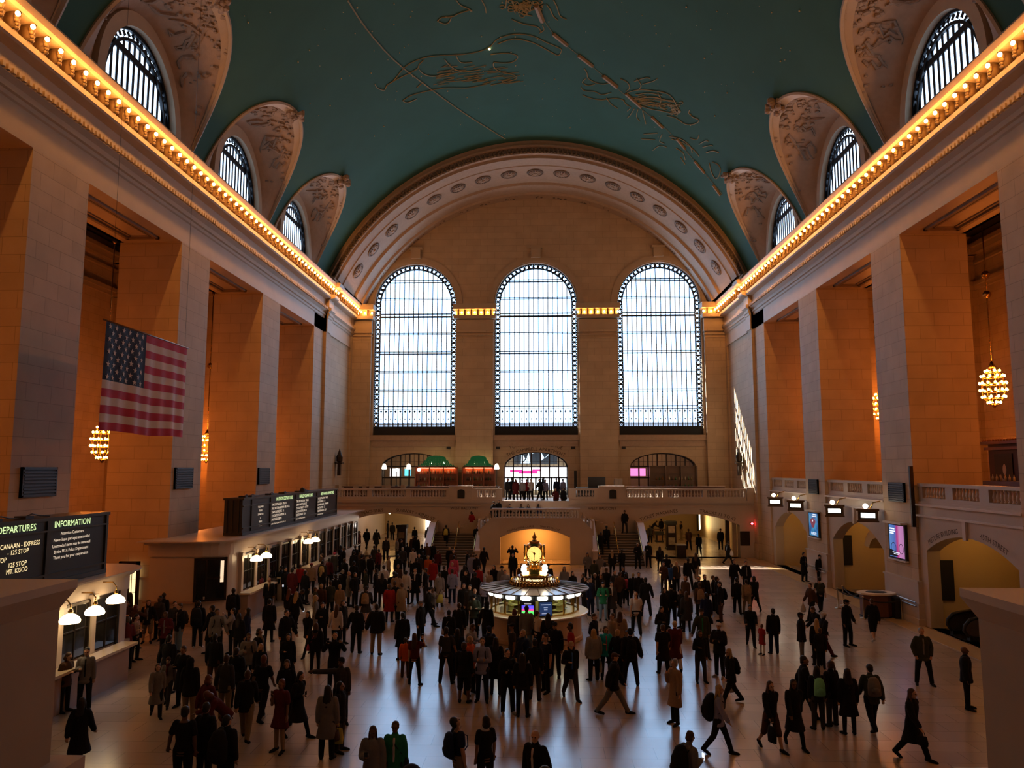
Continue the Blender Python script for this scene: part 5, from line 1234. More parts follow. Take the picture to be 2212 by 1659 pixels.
# ================================================================== gold star figures on the vault
def onvault(px,py,off=.04):
    r=ray(px,py); t=1.0
    lo,hi=1.0,140.0
    for _ in range(50):
        m=(lo+hi)/2; p=EYE+r*m
        if p.x*p.x+(p.z-VC)**2>(VR-off)**2: hi=m
        else: lo=m
    return EYE+r*lo
M_GOLD=mat('dull_gold_paint',(.30,.23,.085),.6); M_GOLDB=mat('gold_band_paint',(.30,.19,.085),.6)
def stroke(mb,pts,w=.035,sub=3):
    P=[]
    for i in range(len(pts)-1):
        a0=pts[max(0,i-1)]; a1=pts[i]; a2=pts[i+1]; a3=pts[min(len(pts)-1,i+2)]
        for q in range(sub):
            t=q/sub; P.append(tuple(.5*((2*a1[k])+(-a0[k]+a2[k])*t+(2*a0[k]-5*a1[k]+4*a2[k]-a3[k])*t*t+(-a0[k]+3*a1[k]-3*a2[k]+a3[k])*t**3) for k in (0,1)))
    P.append(pts[-1]); mb.tube([onvault(*p) for p in P],w,4)
cons=MB()
S=[[(810,182),(815,190),(830,195),(836,184),(850,175),(870,150),(890,135),(930,122),(1000,118),(1040,110),(1060,100),(1075,85),(1110,74),(1150,78),(1180,92),(1210,105),(1212,112),(1205,120),(1185,110),(1150,92),(1110,84),(1075,95)],
 [(1060,118),(1090,115),(1112,118),(1118,125),(1105,135),(1080,136),(1067,135),(1067,145),(1080,155),(1110,162),(1115,170),(1090,178),(1060,184)],
 [(870,218),(885,208),(910,200),(960,190),(1010,190),(1060,180)],[(870,218),(880,222),(900,214)],[(836,184),(860,170),(900,150),(905,140),(915,130)],[(905,150),(915,160),(935,165),(960,160)],[(960,128),(975,145),(1000,155),(1040,150)],[(985,120),(995,135),(1020,135)],[(900,190),(908,183),(915,178)],
 [(945,46),(955,38),(978,36),(990,30),(1015,22)],[(945,46),(960,52),(970,48),(975,38)],[(985,0),(995,12),(1010,18),(1020,24)],[(1040,0),(1048,15),(1050,28)],[(1094,0),(1092,18)],
 [(1105,42),(1130,52),(1160,58),(1168,68)],[(1172,55),(1175,65),(1165,72)],[(1180,10),(1188,20),(1195,35),(1205,44)],[(1195,0),(1203,15),(1210,35),(1224,42)],[(1105,0),(1110,12),(1125,20),(1150,22),(1175,10)],[(1110,22),(1130,30),(1150,35)],[(1120,10),(1140,14),(1165,4)],
 [(1262,148),(1268,158),(1270,168),(1280,176),(1300,182),(1315,180)],[(1265,170),(1258,178),(1270,185),(1285,182)],[(1255,188),(1262,196),(1285,198),(1300,205),(1320,200)],[(1258,205),(1275,212),(1300,216),(1330,212),(1350,218)],
 [(1340,170),(1355,178),(1360,190),(1352,198)],[(1375,170),(1385,185),(1378,195)],[(1345,215),(1352,225),(1362,232),(1355,240)],[(1310,212),(1320,225),(1335,235)],
 [(1355,200),(1380,194),(1410,196),(1440,202),(1455,215),(1462,230),(1470,242),(1455,245),(1430,240),(1400,234),(1370,222),(1355,208)],[(1370,215),(1400,210),(1425,212)],[(1375,205),(1400,201),(1430,206)],[(1380,222),(1405,220),(1440,228)],[(1420,200),(1428,215),(1425,230),(1440,238)],
 [(1370,235),(1362,248),(1355,255)],[(1378,236),(1375,252),(1382,262)],[(1388,240),(1392,255),(1395,268)],[(1440,250),(1460,255),(1480,268),(1500,268),(1510,260),(1495,252)],[(1490,238),(1488,245),(1500,256)],[(1370,176),(1395,168),(1405,170)],[(1388,182),(1410,176),(1420,170)],
 [(1430,290),(1425,305),(1435,310)],[(1445,295),(1470,300),(1490,315),(1495,330)],[(1450,300),(1480,310),(1500,325),(1510,338)],[(1490,298),(1505,302),(1510,292)],[(1510,312),(1525,304),(1530,306)],[(1518,318),(1535,314),(1540,316)],[(1525,330),(1540,326),(1552,330)],[(1390,290),(1420,288)],[(1385,300),(1415,302)],[(1410,325),(1425,315),(1440,318)],[(1460,320),(1475,330),(1480,345)],[(1470,340),(1480,355)],
 [(1532,352),(1536,370),(1545,386),(1553,380),(1556,365),(1550,355),(1538,350)]]
for s_ in S: stroke(cons,s_,.032)
rs=random.Random(11)
for q in range(46):   # hatching inside the larger figure
    x=rs.uniform(930,1090); y=140+ (x-930)*-.02+rs.uniform(5,45); stroke(cons,[(x,y),(x+rs.uniform(20,45),y-rs.uniform(2,8))],.022,1)
for q in range(46):
    x=rs.uniform(1360,1450); y=204+(x-1360)*.2+rs.uniform(-4,18); stroke(cons,[(x,y),(x+rs.uniform(10,22),y+rs.uniform(0,5))],.024,1)
for q in range(40):
    a=rs.uniform(0,6.28); x=1130+rs.gauss(0,16); y=16+rs.gauss(0,8)
    if y>1: stroke(cons,[(x+6*math.cos(a+k*1.3),max(1,y+4*math.sin(a+k*1.3))) for k in range(5)],.028,2)
for q in range(14):
    x=rs.uniform(1445,1472); y=rs.uniform(222,246); a=rs.uniform(0,6); stroke(cons,[(x+4*math.cos(a+k*1.3),y+3*math.sin(a+k*1.3)) for k in range(5)],.028,2)
for q in ((750,0),(752,0)): stroke(cons,[(q[0],1),(q[0]+40,62),(q[0]+100,130),(q[0]+180,193),(q[0]+255,247),(q[0]+340,300)],.02)
stroke(cons,[(1150,2),(1195,73),(1250,120),(1310,170),(1380,232),(1440,280),(1500,348),(1560,420)],.018)
tag(cons.build('star_figure',M_GOLD,VAULT,fix=False),'thin gold outlines of figures painted on the green vault')
band=MB()
for a_,b_,w_ in (((1158,12),(1172,46),.16),((1195,73),(1225,98),.13),((1250,120),(1280,143),.13),((1303,164),(1333,188),.15),((1352,202),(1385,232),.12),((1408,253),(1432,276),.11),((1462,300),(1480,322),.1),((1500,348),(1522,374),.1),((1540,400),(1556,422),.1)):
    P=[onvault(a_[0]+(b_[0]-a_[0])*k/3,a_[1]+(b_[1]-a_[1])*k/3,.05) for k in range(4)]; band.tube(P,w_,5)
band.build('gold_band',M_GOLDB,VAULT,fix=False)
stars=MB()
for q in range(150):
    x=rs.uniform(480,1800); y=rs.uniform(2,300)
    if abs(x-1160)<430 and y>300-abs(x-1160)*.0: continue
    p=onvault(x,y,.03); 
    if abs(p.x)<13.8 and p.y<60: stars.ball(p,rs.uniform(.02,.055),5,3)
tag(stars.build('painted_star',mat('painted_star',(.55,.5,.33),.5),VAULT),None,kind='stuff')
p=onvault(1057,106,.06); l=tag(MB().ball((p.x,p.y,p.z),.07,8,6).build('star_light',glow('star_light',(1,.55,.2),30)),'single lit star lamp on the green vault','lamp')
# ================================================================== people
V=Vector
def loft(mb,rings,n=14):
    """closed body of elliptical rings: (centre, axis-x, axis-y)"""
    vs=[]; 
    for c,ax,ay in rings: vs+=[c+ax*math.cos(2*PI*k/n)+ay*math.sin(2*PI*k/n) for k in range(n)]
    m=len(rings); fs=[(i*n+k,i*n+(k+1)%n,(i+1)*n+(k+1)%n,(i+1)*n+k) for i in range(m-1) for k in range(n)]
    fs+=[tuple(range(n))[::-1],tuple((m-1)*n+k for k in range(n))]; mb.add(vs,fs)
def limb(mb,pts,rs,n=9):
    mb.tube(pts,rs,n)
    for p,r in zip(pts,rs): mb.ball(p,r,n,6)
def ell(mb,c,rx,ry,rz,n=14,m=9): mb.ball(c,1,n,m,(rx,ry,rz))
# pose: arms are (upper, fore) directions with x outward, y backward, z up; legs (forward swing, spread, knee bend)
DN=((.13,.03,-1),(.04,-.14,-1)); PH=((.16,.08,-1),(-.38,-1,.28)); PT=((.40,-.62,-.45),(-.45,-.45,.95)); PK=((.30,.22,-1),(-.2,-.45,-1))
UPR=((.45,-.25,.95),(-.4,-.15,1)); CHN=((.1,-.35,-1),(-.42,-.5,1)); CRS=((.2,-.22,-1),(-1,-.42,.12)); FWD=((.08,-.45,-.85),(-.02,-1,-.25)); SWF=((.1,-.42,-1),(.0,-.75,-.9)); SWB=((.12,.42,-1),(.05,.05,-1)); PNT=((1,-.15,.06),(1,-.15,.12)); KNE=((.18,-.3,-.9),(-.25,-.95,-.35)); OUT=((.35,-.05,-1),(.3,-.35,-1))
ST=((0,2.5,0),(0,2.5,0)); WK=((24,1,6),(-17,1,22)); W2=((-15,1,30),(20,1,4)); WD=((2,9,0),(-2,9,0)); ON=((8,4,10),(-2,3,0))
POSE={ # arms left, right, legs, lean, head pitch (up +), head yaw
 'stand':(DN,DN,ST,0,0,0),'stand2':(OUT,DN,ON,1,-4,12),'walk':(SWB,SWF,WK,4,-2,0),'walk2':(SWF,SWB,W2,4,-6,8),'stride':(SWF,SWB,((30,1,4),(-26,1,12)),5,0,10),
 'phone':(PH,PH,ST,2,-22,0),'hold':(DN,PH,ON,1,-12,0),'holdwalk':(SWB,PH,WK,4,-12,0),'photo':(PT,PT,ST,-2,8,0),'photo1':(DN,PT,WD,-2,8,0),'cross':(CRS,CRS,ON,0,0,8),'pocket':(PK,PK,WD,0,0,0),'pocketwalk':(PK,PK,WK,3,0,0),
 'raise':(UPR,UPR,ST,-4,18,0),'chin':(DN,CHN,ON,0,-4,0),'point':(DN,PNT,ON,0,0,-35),'up':(DN,DN,ON,-3,24,10),'wide':(DN,OUT,WD,0,0,0),'lean':(FWD,FWD,ON,22,-8,0),'sit':(KNE,KNE,((84,6,84),(80,6,78)),8,-8,0),'push':(FWD,FWD,WK,10,-6,0),'bend':(FWD,FWD,ON,40,-10,0)}
SK={}
def skel(pose):
    if pose in SK: return SK[pose]
    aL,aR,legs,lean,hp,hy=POSE[pose]; J={}
    s=V((0,-math.sin(R(lean)),math.cos(R(lean)))); fw=V((0,-math.cos(R(lean)),-math.sin(R(lean)))); X=V((1,0,0))
    P=V((0,0,.94)); J['s'],J['f'],J['P']=s,fw,P
    J['neck']=P+s*.53
    hd=(s*math.cos(R(hp))-fw*math.sin(R(hp))).normalized(); hf=(fw*math.cos(R(hp))+s*math.sin(R(hp))).normalized()
    q=Matrix.Rotation(R(hy),3,hd); hf=q@hf; J['hd'],J['hf'],J['hx']=hd,hf,hf.cross(hd).normalized()*-1
    J['head']=J['neck']+s*.05+hd*.11
    for sd,a,n in ((1,aL,'L'),(-1,aR,'R')):
        S=P+s*.465+X*sd*.175; J['S'+n]=S
        def D(v): return (X*v[0]*sd-fw*v[1]*1.0+s*v[2]).normalized() if lean<30 else (X*v[0]*sd+V((0,1,0))*v[1]+V((0,0,1))*v[2]).normalized()
        E_=S+D(a[0])*.285; W_=E_+D(a[1])*.245; J['E'+n],J['W'+n]=E_,W_; J['hand'+n]=D(a[1])
        lg=legs[0 if n=='L' else 1]; H_=P+X*sd*.095+V((0,0,-.04))
        sw,ab,kb=R(lg[0]),R(lg[1]),R(lg[2])
        t=V((sd*math.sin(ab),-math.sin(sw)*math.cos(ab),-math.cos(sw)*math.cos(ab))); K_=H_+t*.425
        sh=V((sd*math.sin(ab)*.6,-math.sin(sw-kb),-math.cos(sw-kb))).normalized(); A_=K_+sh*.405
        J['H'+n],J['K'+n],J['A'+n]=H_,K_,A_; J['ft'+n]=V((sd*.22,-1,-.18 if kb<R(15) else -.55)).normalized()
    if pose=='sit': dz=J['P'].z-.10-.03
    else: dz=min(J['AL'].z,J['AR'].z)-.078
    for k,v in J.items():
        if k not in ('s','f','hd','hf','hx','handL','handR','ftL','ftR'): J[k]=v-V((0,0,dz))
    J['top']=J['head'].z+.115+.012
    SK[pose]=J; return J
def remesh(mb,vox,name):
    me=mb.mesh('t',[]); o=bpy.data.objects.new('t',me); COL.objects.link(o)
    m=o.modifiers.new('r','REMESH'); m.mode='VOXEL'; m.voxel_size=vox
    m2=o.modifiers.new('s','SMOOTH'); m2.factor=.5; m2.iterations=2
    r=bpy.data.meshes.new_from_object(o.evaluated_get(bpy.context.evaluated_depsgraph_get()))
    bpy.data.objects.remove(o); bpy.data.meshes.remove(me); r.name=name
    r.polygons.foreach_set('use_smooth',[True]*len(r.polygons)); r.materials.clear(); r.materials.append(None); return r
GM={}
def torso_rings(J,g,z0=-.10,z1=.50,fat=1.0):
    X=V((1,0,0)); out=[]
    for z,rx,ry in ((-.14,.150,.112),(-.06,.165,.118),(.03,.158,.112),(.14,.138,.098),(.25,.155,.108),(.36,.172,.115),(.44,.168,.098),(.50,.105,.075),(.53,.066,.062)):
        if z<z0-1e-6 or z>z1+1e-6: continue
        out.append((J['P']+J['s']*z-J['f']*.0,X*(rx*fat+g),J['f']*(ry*fat+g)))
    return out
def mesh_for(kind,pose):
    k=(kind,pose)
    if k in GM: return GM[k]
    J=skel(pose); mb=MB(); X=V((1,0,0)); vox=.016
    if kind=='body':
        vox=.0095
        loft(mb,torso_rings(J,0,-.14,.53))
        mb.ball(J['P']+V((0,0,-.08)),.11,10,6,(1.3,.95,.8))
        limb(mb,[J['neck']-J['s']*.04,J['head']-J['hd']*.05+J['hf']*-.01],[.056,.05])
        h=J['head']; f=J['hf']; u=J['hd']; x=J['hx']
        def eo(c,a,b,d): # oriented ellipsoid
            n,m=14,9; base=len(mb.v); B=MB().ball((0,0,0),1,n,m); mb.add([c+x*p[0]*a+f*p[1]*b+u*p[2]*d for p in B.v],B.f)
        eo(h+u*.02-f*.012,.076,.093,.095); eo(h-u*.04+f*.022,.058,.066,.075); eo(h-u*.088+f*.055,.026,.024,.022)
        eo(h+f*.098-u*.008,.011,.020,.022); eo(h+f*.078+u*.028,.05,.016,.012); eo(h+f*.082-u*.045,.022,.014,.008)
        for sg in (-1,1): eo(h+x*sg*.076-f*.012,.009,.020,.030)
        for n,sd in (('L',1),('R',-1)):
            limb(mb,[J['S'+n]-X*sd*.02,J['S'+n].lerp(J['E'+n],.5),J['E'+n]],[.056,.050,.041]); limb(mb,[J['E'+n],J['E'+n].lerp(J['W'+n],.35),J['W'+n]],[.041,.041,.027])
            d=J['handR' if n=='R' else 'handL']; ax=d.cross(V((0,1,0)) if abs(d.y)<.8 else V((0,0,1))).normalized(); bx=ax.cross(d).normalized(); w=J['W'+n]
            side=ax if True else bx
            mb.obox(w+d*.05,d,side,bx,.042,.036,.013); mb.ball(w+d*.04,.030,8,5)
            curl=-bx if (bx.y>0) else bx
            for q,(o_,L) in enumerate(((-.030,.062),(-.010,.074),(.010,.070),(.030,.054))):
                b0=w+d*.085+side*o_; b1=b0+(d+side*o_*3).normalized()*L*.5; b2=b1+(d*.8+curl*.6).normalized()*L*.5
                mb.tube([b0,b1,b2],[.0095,.009,.008],6); mb.ball(b2,.008,6,4)
            t0=w+d*.025-side*.03; t1=t0+(d*.6-side*.8).normalized()*.035; t2=t1+(d-side*.2+curl*.4).normalized()*.032; mb.tube([t0,t1,t2],[.012,.0105,.009],6); mb.ball(t2,.009,6,4)
            limb(mb,[J['H'+n],J['H'+n].lerp(J['K'+n],.5),J['K'+n]],[.086,.072,.054]); limb(mb,[J['K'+n],J['K'+n].lerp(J['A'+n],.33),J['A'+n]],[.054,.054,.036])
            a=J['A'+n]; ft=J['ft'+n]; mb.ball(a-ft*.045-V((0,0,.04)),.034,8,5); mb.tube([a-V((0,0,.03)),a+ft*.10-V((0,0,.03)),a+ft*.17-V((0,0,.03))],[.036,.036,.026],8)
    elif kind in 'JSCDHQ':
        g=.024 if kind in 'JH' else (.014 if kind=='S' else .028)
        if kind=='Q': g=.045
        loft(mb,torso_rings(J,g,-.14 if kind!='S' else -.06,.50 if kind=='S' else .53))
        lo=J['P'].z-.14
        for n,sd in (('L',1),('R',-1)):
            S,E_,W_=J['S'+n],J['E'+n],J['W'+n]; e=g+.004
            if kind=='S' or kind=='D': limb(mb,[S-X*sd*.02,S.lerp(E_,.62)],[.062+e,.056+e])
            else:
                limb(mb,[S-X*sd*.02,S.lerp(E_,.5),E_],[.056+e,.05+e,.043+e]); limb(mb,[E_,E_.lerp(W_,.5),W_-(W_-E_).normalized()*.01],[.043+e,.041+e,.036+e])
        if kind in 'JHQ':
            loft(mb,[(J['P']+J['s']*.02,X*(.162+g),J['f']*(.116+g)),(J['P']-V((0,0,.12))-J['f']*.0,X*(.172+g),V((0,1,0))*(.128+g)),(J['P']-V((0,0,.19)),X*(.172+g),V((0,1,0))*(.13+g))])
            limb(mb,[J['neck']-J['s']*.03,J['neck']+J['s']*.035],[.075,.066])
        if kind in 'CD':
            low=.50 if kind=='C' else .60; sp=abs(J['KL'].y-J['KR'].y)*.5; wx=abs(J['KL'].x-J['KR'].x)*.5
            c0=J['P']-V((0,0,.05)); kz=J['P'].z-.95+low; my=(J['KL'].y+J['KR'].y)/2
            mx=(J['KL'].x+J['KR'].x)/2
            loft(mb,[(c0+V((0,0,.1)),X*(.15+g),V((0,1,0))*(.11+g)),(c0-V((0,0,.08)),X*(.175+g),V((0,1,0))*(.13+g)),(V((mx,my,kz)),X*(.13+wx+g),V((0,1,0))*(.105+sp+g))])
            limb(mb,[J['neck']-J['s']*.03,J['neck']+J['s']*.03],[.075,.062])
        if kind=='H': ell(mb,J['neck']-J['f']*.085+J['s']*.0,.10,.062,.07)
    elif kind in 'PKLFT':
        g={'P':.02,'K':.026,'L':.007,'F':.022,'T':.022}[kind]
        loft(mb,[(J['P']+J['s']*.08,X*(.142+g),J['f']*(.100+g)),(J['P'],X*(.160+g),J['f']*(.115+g)),(J['P']-V((0,0,.09)),X*(.165+g),V((0,1,0))*(.118+g)),(J['P']-V((0,0,.13)),X*(.14),V((0,1,0))*.10)])
        for n in 'LR':
            H_,K_,A_=J['H'+n],J['K'+n],J['A'+n]
            limb(mb,[H_,H_.lerp(K_,.5),K_],[.088+g,.076+g,.057+g])
            if kind!='K': 
                e=A_+(A_-K_).normalized()*(.0 if kind!='L' else .0); limb(mb,[K_,K_.lerp(A_,.35),A_],[.057+g,.055+g,.044+g])
            else: limb(mb,[K_,K_.lerp(A_,.12)],[.062+g,.062+g])
            if kind in 'F':
                a=A_; ft=J['ft'+n]; mb.ball(a-ft*.045-V((0,0,.035)),.043,8,5); mb.tube([a-V((0,0,.03)),a+ft*.11-V((0,0,.03)),a+ft*.19-V((0,0,.035))],[.047,.046,.035],8); mb.ball(a+ft*.18-V((0,0,.035)),.036,8,5)
    elif kind in ('shoeL','shoeR'):
        vox=.012; n=kind[-1]; a=J['A'+n]; ft=J['ft'+n]
        mb.ball(a-ft*.045-V((0,0,.035)),.045,8,5); mb.tube([a+V((0,0,.02)),a-V((0,0,.03))],[.05,.05],8); mb.tube([a-V((0,0,.03))-ft*.03,a+ft*.11-V((0,0,.03)),a+ft*.19-V((0,0,.035))],[.048,.046,.036],8); mb.ball(a+ft*.185-V((0,0,.035)),.036,8,5)
    else:   # hair and hats
        vox=.013; h=J['head']; f=J['hf']; u=J['hd']; x=J['hx']; t=kind
        def eo(c,a,b,d):
            B=MB().ball((0,0,0),1,14,9); mb.add([c+x*p[0]*a+f*p[1]*b+u*p[2]*d for p in B.v],B.f)
        if t in ('s','l','b','p','x'):
            eo(h+u*.036-f*.026,.084,.093,.097); eo(h-u*.02-f*.055,.074,.055,.075)
            if t!='s':
                for sg in (-1,1): eo(h+x*sg*.068-f*.03-u*.02,.018,.05,.07)
        if t=='l':
            nb=J['neck']-J['f']*.07
            loft(mb,[(h-f*.055+u*.02,x*.078,f*.05),(h-f*.062-u*.09,x*.088,f*.042),(nb-J['s']*.06-J['f']*.02,X*.105,J['f']*.034),(nb-J['s']*.20-J['f']*.045,X*.085,J['f']*.026),(nb-J['s']*.26-J['f']*.045,X*.045,J['f']*.016)])
            for sg in (-1,1): limb(mb,[h+x*sg*.072-u*.01-f*.01,h+x*sg*.078-u*.10,J['neck']+X*sg*.085*(1)-J['s']*.08+J['f']*.05],[.024,.026,.018],7)
        if t=='x': # wavy shoulder length
            eo(h-u*.06-f*.045,.105,.075,.09); 
        if t=='b': eo(h+u*.09-f*.085,.036,.036,.034)
        if t=='p': limb(mb,[h-f*.10+u*.03,h-f*.135-u*.06,h-f*.115-u*.17],[.026,.032,.014],7)
        if t=='c':
            eo(h+u*.048-f*.012,.088,.104,.075); mb.add([h+u*.055+f*.06+x*a+f*b+u*e for e in (0,.014) for a,b in ((-.07,0),(.07,0),(.055,.09),(-.055,.09))],[(0,3,2,1),(4,5,6,7),(0,1,5,4),(1,2,6,5),(2,3,7,6),(3,0,4,7)]); eo(h-u*.01-f*.05,.076,.055,.07)
        if t=='w': eo(h+u*.042-f*.018,.089,.104,.095); eo(h-u*.005-f*.04,.082,.07,.06)
        if t=='f':
            eo(h+u*.065-f*.01,.085,.10,.075); B=MB().lathe([(.02,-.008),(.155,-.02),(.155,-.008),(.02,.01)],(0,0,0),20); mb.add([h+u*.045+x*p[0]+f*p[1]*1.1+u*p[2] for p in B.v],B.f); eo(h-u*.01-f*.05,.076,.055,.07)
        if t=='h': eo(h+u*.03-f*.028,.105,.105,.115); eo(h-u*.07-f*.035,.105,.085,.08); limb(mb,[J['neck']-J['f']*.03,h-u*.08-f*.03],[.095,.10])
        if t=='d': # headphones over short hair
            eo(h+u*.036-f*.026,.084,.093,.097)
            for sg in (-1,1): eo(h+x*sg*.09-f*.005,.02,.035,.042)
    GM[k]=remesh(mb,vox,{'body':'person','J':'jacket','H':'hooded_jacket','Q':'puffer_jacket','S':'shirt','C':'coat','D':'dress','P':'trousers','K':'shorts','L':'leggings','F':'trousers','T':'trousers','shoeL':'shoe','shoeR':'shoe'}.get(kind,'hair')); return GM[k]
CLR={'k':(.010,.010,.012),'d':(.035,.034,.036),'g':(.16,.15,.15),'w':(.52,.47,.46),'n':(.010,.015,.045),'r':(.30,.018,.018),'m':(.085,.012,.016),'b':(.065,.032,.018),'t':(.27,.185,.125),'o':(.50,.085,.015),'u':(.03,.10,.32),'c':(.015,.34,.42),'e':(.02,.17,.08),'f':(.035,.042,.028),'p':(.46,.07,.14),'y':(.55,.48,.10),'j':(.16,.26,.38),'v':(.24,.25,.40),'h':(.21,.155,.10),'a':(.18,.55,.34),'i':(.24,.23,.25)}
CN={'k':'black','d':'charcoal','g':'grey','w':'white','n':'navy','r':'red','m':'maroon','b':'brown','t':'tan','o':'orange','u':'blue','c':'turquoise','e':'green','f':'olive','p':'pink','y':'yellow','j':'pale blue','v':'lavender','h':'khaki','a':'mint green','i':'light grey'}
HC={'k':(.012,.010,.009),'b':(.055,.028,.015),'l':(.40,.27,.13),'g':(.28,.27,.26),'r':(.13,.04,.018),'w':(.55,.53,.5)}
SKN=((.40,.23,.155),(.34,.19,.12),(.20,.10,.06),(.10,.05,.03))
def cloth(c): 
    a=CLR[c]; return noisy('cloth_'+CN[c].replace(' ','_'),a,tuple(v*.72 for v in a),22,.9,spec=.15)
def hairm(c): return noisy('hair_'+c,HC[c],tuple(v*.6 for v in HC[c]),40,.55,spec=.3)
def skin(i): return mat('skin_%d'%i,SKN[i],.55,spec=.3)
def hatm(c): return cloth(c)
def part(kind,pose,name,m,root):
    o=link(name,mesh_for(kind,pose),root); s=o.material_slots[0]; s.link='OBJECT'; s.material=m; return o
PNAME={'J':'jacket','H':'hooded_jacket','Q':'puffer_jacket','S':'shirt','C':'coat','D':'dress','P':'trousers','K':'shorts','L':'leggings','F':'trousers','T':'trousers'}
EYE_ME=MB().ball((0,0,0),.011,8,5).mesh('eye',mat('eye_dark',(.02,.015,.012),.2))
CARRY={}
# ---- bags and things carried: meshes in metres
def BAGM(kind):
    if ('bag',kind) in GM: return GM[('bag',kind)]
    mb=MB(); st=MB()
    if kind=='bp':
        loft(mb,[(V((0,.0,-.24)),V((.15,0,0)),V((0,.06,0))),(V((0,.01,-.2)),V((.165,0,0)),V((0,.10,0))),(V((0,.01,.05)),V((.16,0,0)),V((0,.095,0))),(V((0,-.01,.2)),V((.12,0,0)),V((0,.065,0))),(V((0,-.02,.24)),V((.06,0,0)),V((0,.035,0)))],16)
        mb.ball((0,.09,-.09),.1,10,6,(1.1,.5,.9))
    elif kind=='BP':
        loft(mb,[(V((0,.02,-.34)),V((.15,0,0)),V((0,.09,0))),(V((0,.05,-.25)),V((.21,0,0)),V((0,.17,0))),(V((0,.05,.08)),V((.20,0,0)),V((0,.17,0))),(V((0,.02,.28)),V((.13,0,0)),V((0,.10,0))),(V((0,0,.33)),V((.06,0,0)),V((0,.05,0)))],16); mb.ball((0,.19,-.1),.13,10,6,(1.1,.5,1))
    elif kind in ('sh','hb','tb'):
        w,h,d={'sh':(.15,.11,.055),'hb':(.14,.11,.06),'tb':(.17,.19,.06)}[kind]
        loft(mb,[(V((0,0,-2*h)),V((w*.92,0,0)),V((0,d,0))),(V((0,0,-1.2*h)),V((w,0,0)),V((0,d,0))),(V((0,0,-.05)),V((w*.86,0,0)),V((0,d*.6,0))),(V((0,0,0)),V((w*.8,0,0)),V((0,d*.3,0)))],14)
    elif kind=='wb':
        loft(mb,[(V((0,0,-.42)),V((.12,0,0)),V((0,.07,0))),(V((0,0,-.3)),V((.15,0,0)),V((0,.09,0))),(V((0,0,-.1)),V((.07,0,0)),V((0,.04,0))),(V((0,0,0)),V((.02,0,0)),V((0,.015,0)))],12)
    elif kind=='cup': mb.lathe([(.028,-.06),(.038,.05),(.04,.055),(.0,.06)],(0,0,0),12)
    elif kind=='ph': mb.box(-.037,.037,-.005,.005,-.07,.07)
    me=mb.mesh({'bp':'backpack','BP':'backpack','sh':'shoulder_bag','hb':'handbag','tb':'tote_bag','wb':'plastic_bag','cup':'paper_cup','ph':'phone'}[kind],[None],kind not in('ph',)); GM[('bag',kind)]=me
    return me
BAGNAME={'bp':'backpack','BP':'backpack','sh':'shoulder_bag','hb':'handbag','tb':'tote_bag','wb':'plastic_bag','cup':'paper_cup','ph':'phone'}
def strap_mesh(kind,pose):
    k=('strap'+kind,pose)
    if k in GM: return GM[k]
    J=skel(pose); mb=MB(); X=V((1,0,0)); s,f=J['s'],J['f']
    if kind in ('bp','BP'):
        for sg in (-1,1): mb.tube([J['P']+s*.40-f*.15+X*sg*.09,J['P']+s*.525-f*.02+X*sg*.10,J['P']+s*.40+f*.155+X*sg*.105,J['P']+s*.22+f*.145+X*sg*.13,J['P']+s*.12+X*sg*.185],.017,6,flat=.6)
    else: mb.tube([J['P']+s*.05+X*.20,J['P']+s*.35+f*.15+X*.04,J['P']+s*.52+X*-.085,J['P']+s*.35-f*.15+X*.04,J['P']+s*.05+X*.20],.010,5)
    GM[k]=mb.mesh('strap',[None]); return GM[k]
def give(root,kind,c,pose,who,side='R'):
    J=skel(pose); s,f=J['s'],J['f']; X=V((1,0,0)); nm=BAGNAME[kind]
    o=link(nm,BAGM(kind)); sl=o.material_slots[0]; sl.link='OBJECT'
    sl.material=cloth(c) if kind not in ('ph','cup') else (mat('paper_white',(.6,.55,.5),.6) if kind=='cup' else (glow('phone_glow',(.75,.88,1),1.6) if c=='w' else mat('phone_black',(.01,.01,.01),.15)))
    if kind in ('bp','BP'): p=J['P']+s*(.27 if kind=='bp' else .24)-f*.20; rz=0
    elif kind=='sh': p=J['P']+s*.08+X*.245; rz=PI/2
    elif kind in ('hb','tb','wb'):
        p=J['W'+side]+J['hand'+side]*.09+V((0,0,-.03-(.10 if kind in('hb','tb') else .0))); rz=PI/2
    else: p=J['W'+side]+J['hand'+side]*.10+V((0,-.02,.03)); rz=0
    M=root.matrix_basis@Matrix.Translation(p)@Matrix.Rotation(rz,4,'Z')@(Matrix.Rotation(math.atan2(-f.z,-f.y),4,'X') if kind in('bp','BP') else Matrix.Identity(4))
    o.matrix_basis=M; CARRY.setdefault(root.name,[]).append(o)
    adj={'ph':'lit' if c=='w' else 'dark','cup':'white'}.get(kind,CN[c])
    tag(o,'%s %s %s %s'%(adj,nm.replace('_',' '),'on the back of' if kind in('bp','BP') else ('on the hip of' if kind=='sh' else 'held by'),who),{'bp':'backpack','BP':'backpack','ph':'phone','cup':'cup'}.get(kind,'bag'))
    if kind in ('bp','BP','sh'):
        st=link('strap',strap_mesh(kind,pose),o); st.material_slots[0].link='OBJECT'; st.material_slots[0].material=cloth(c)
        st.matrix_parent_inverse=M.inverted()@root.matrix_basis
    elif kind in ('hb','tb'):
        k=('handle',kind)
        if k not in GM: GM[k]=MB().tube([(-.08,0,-.01),(-.05,0,.09),(0,0,.115),(.05,0,.09),(.08,0,-.01)],.008,5).mesh('handle',[None])
        st=link('handle',GM[k],o); st.material_slots[0].link='OBJECT'; st.material_slots[0].material=cloth(c)
    return o
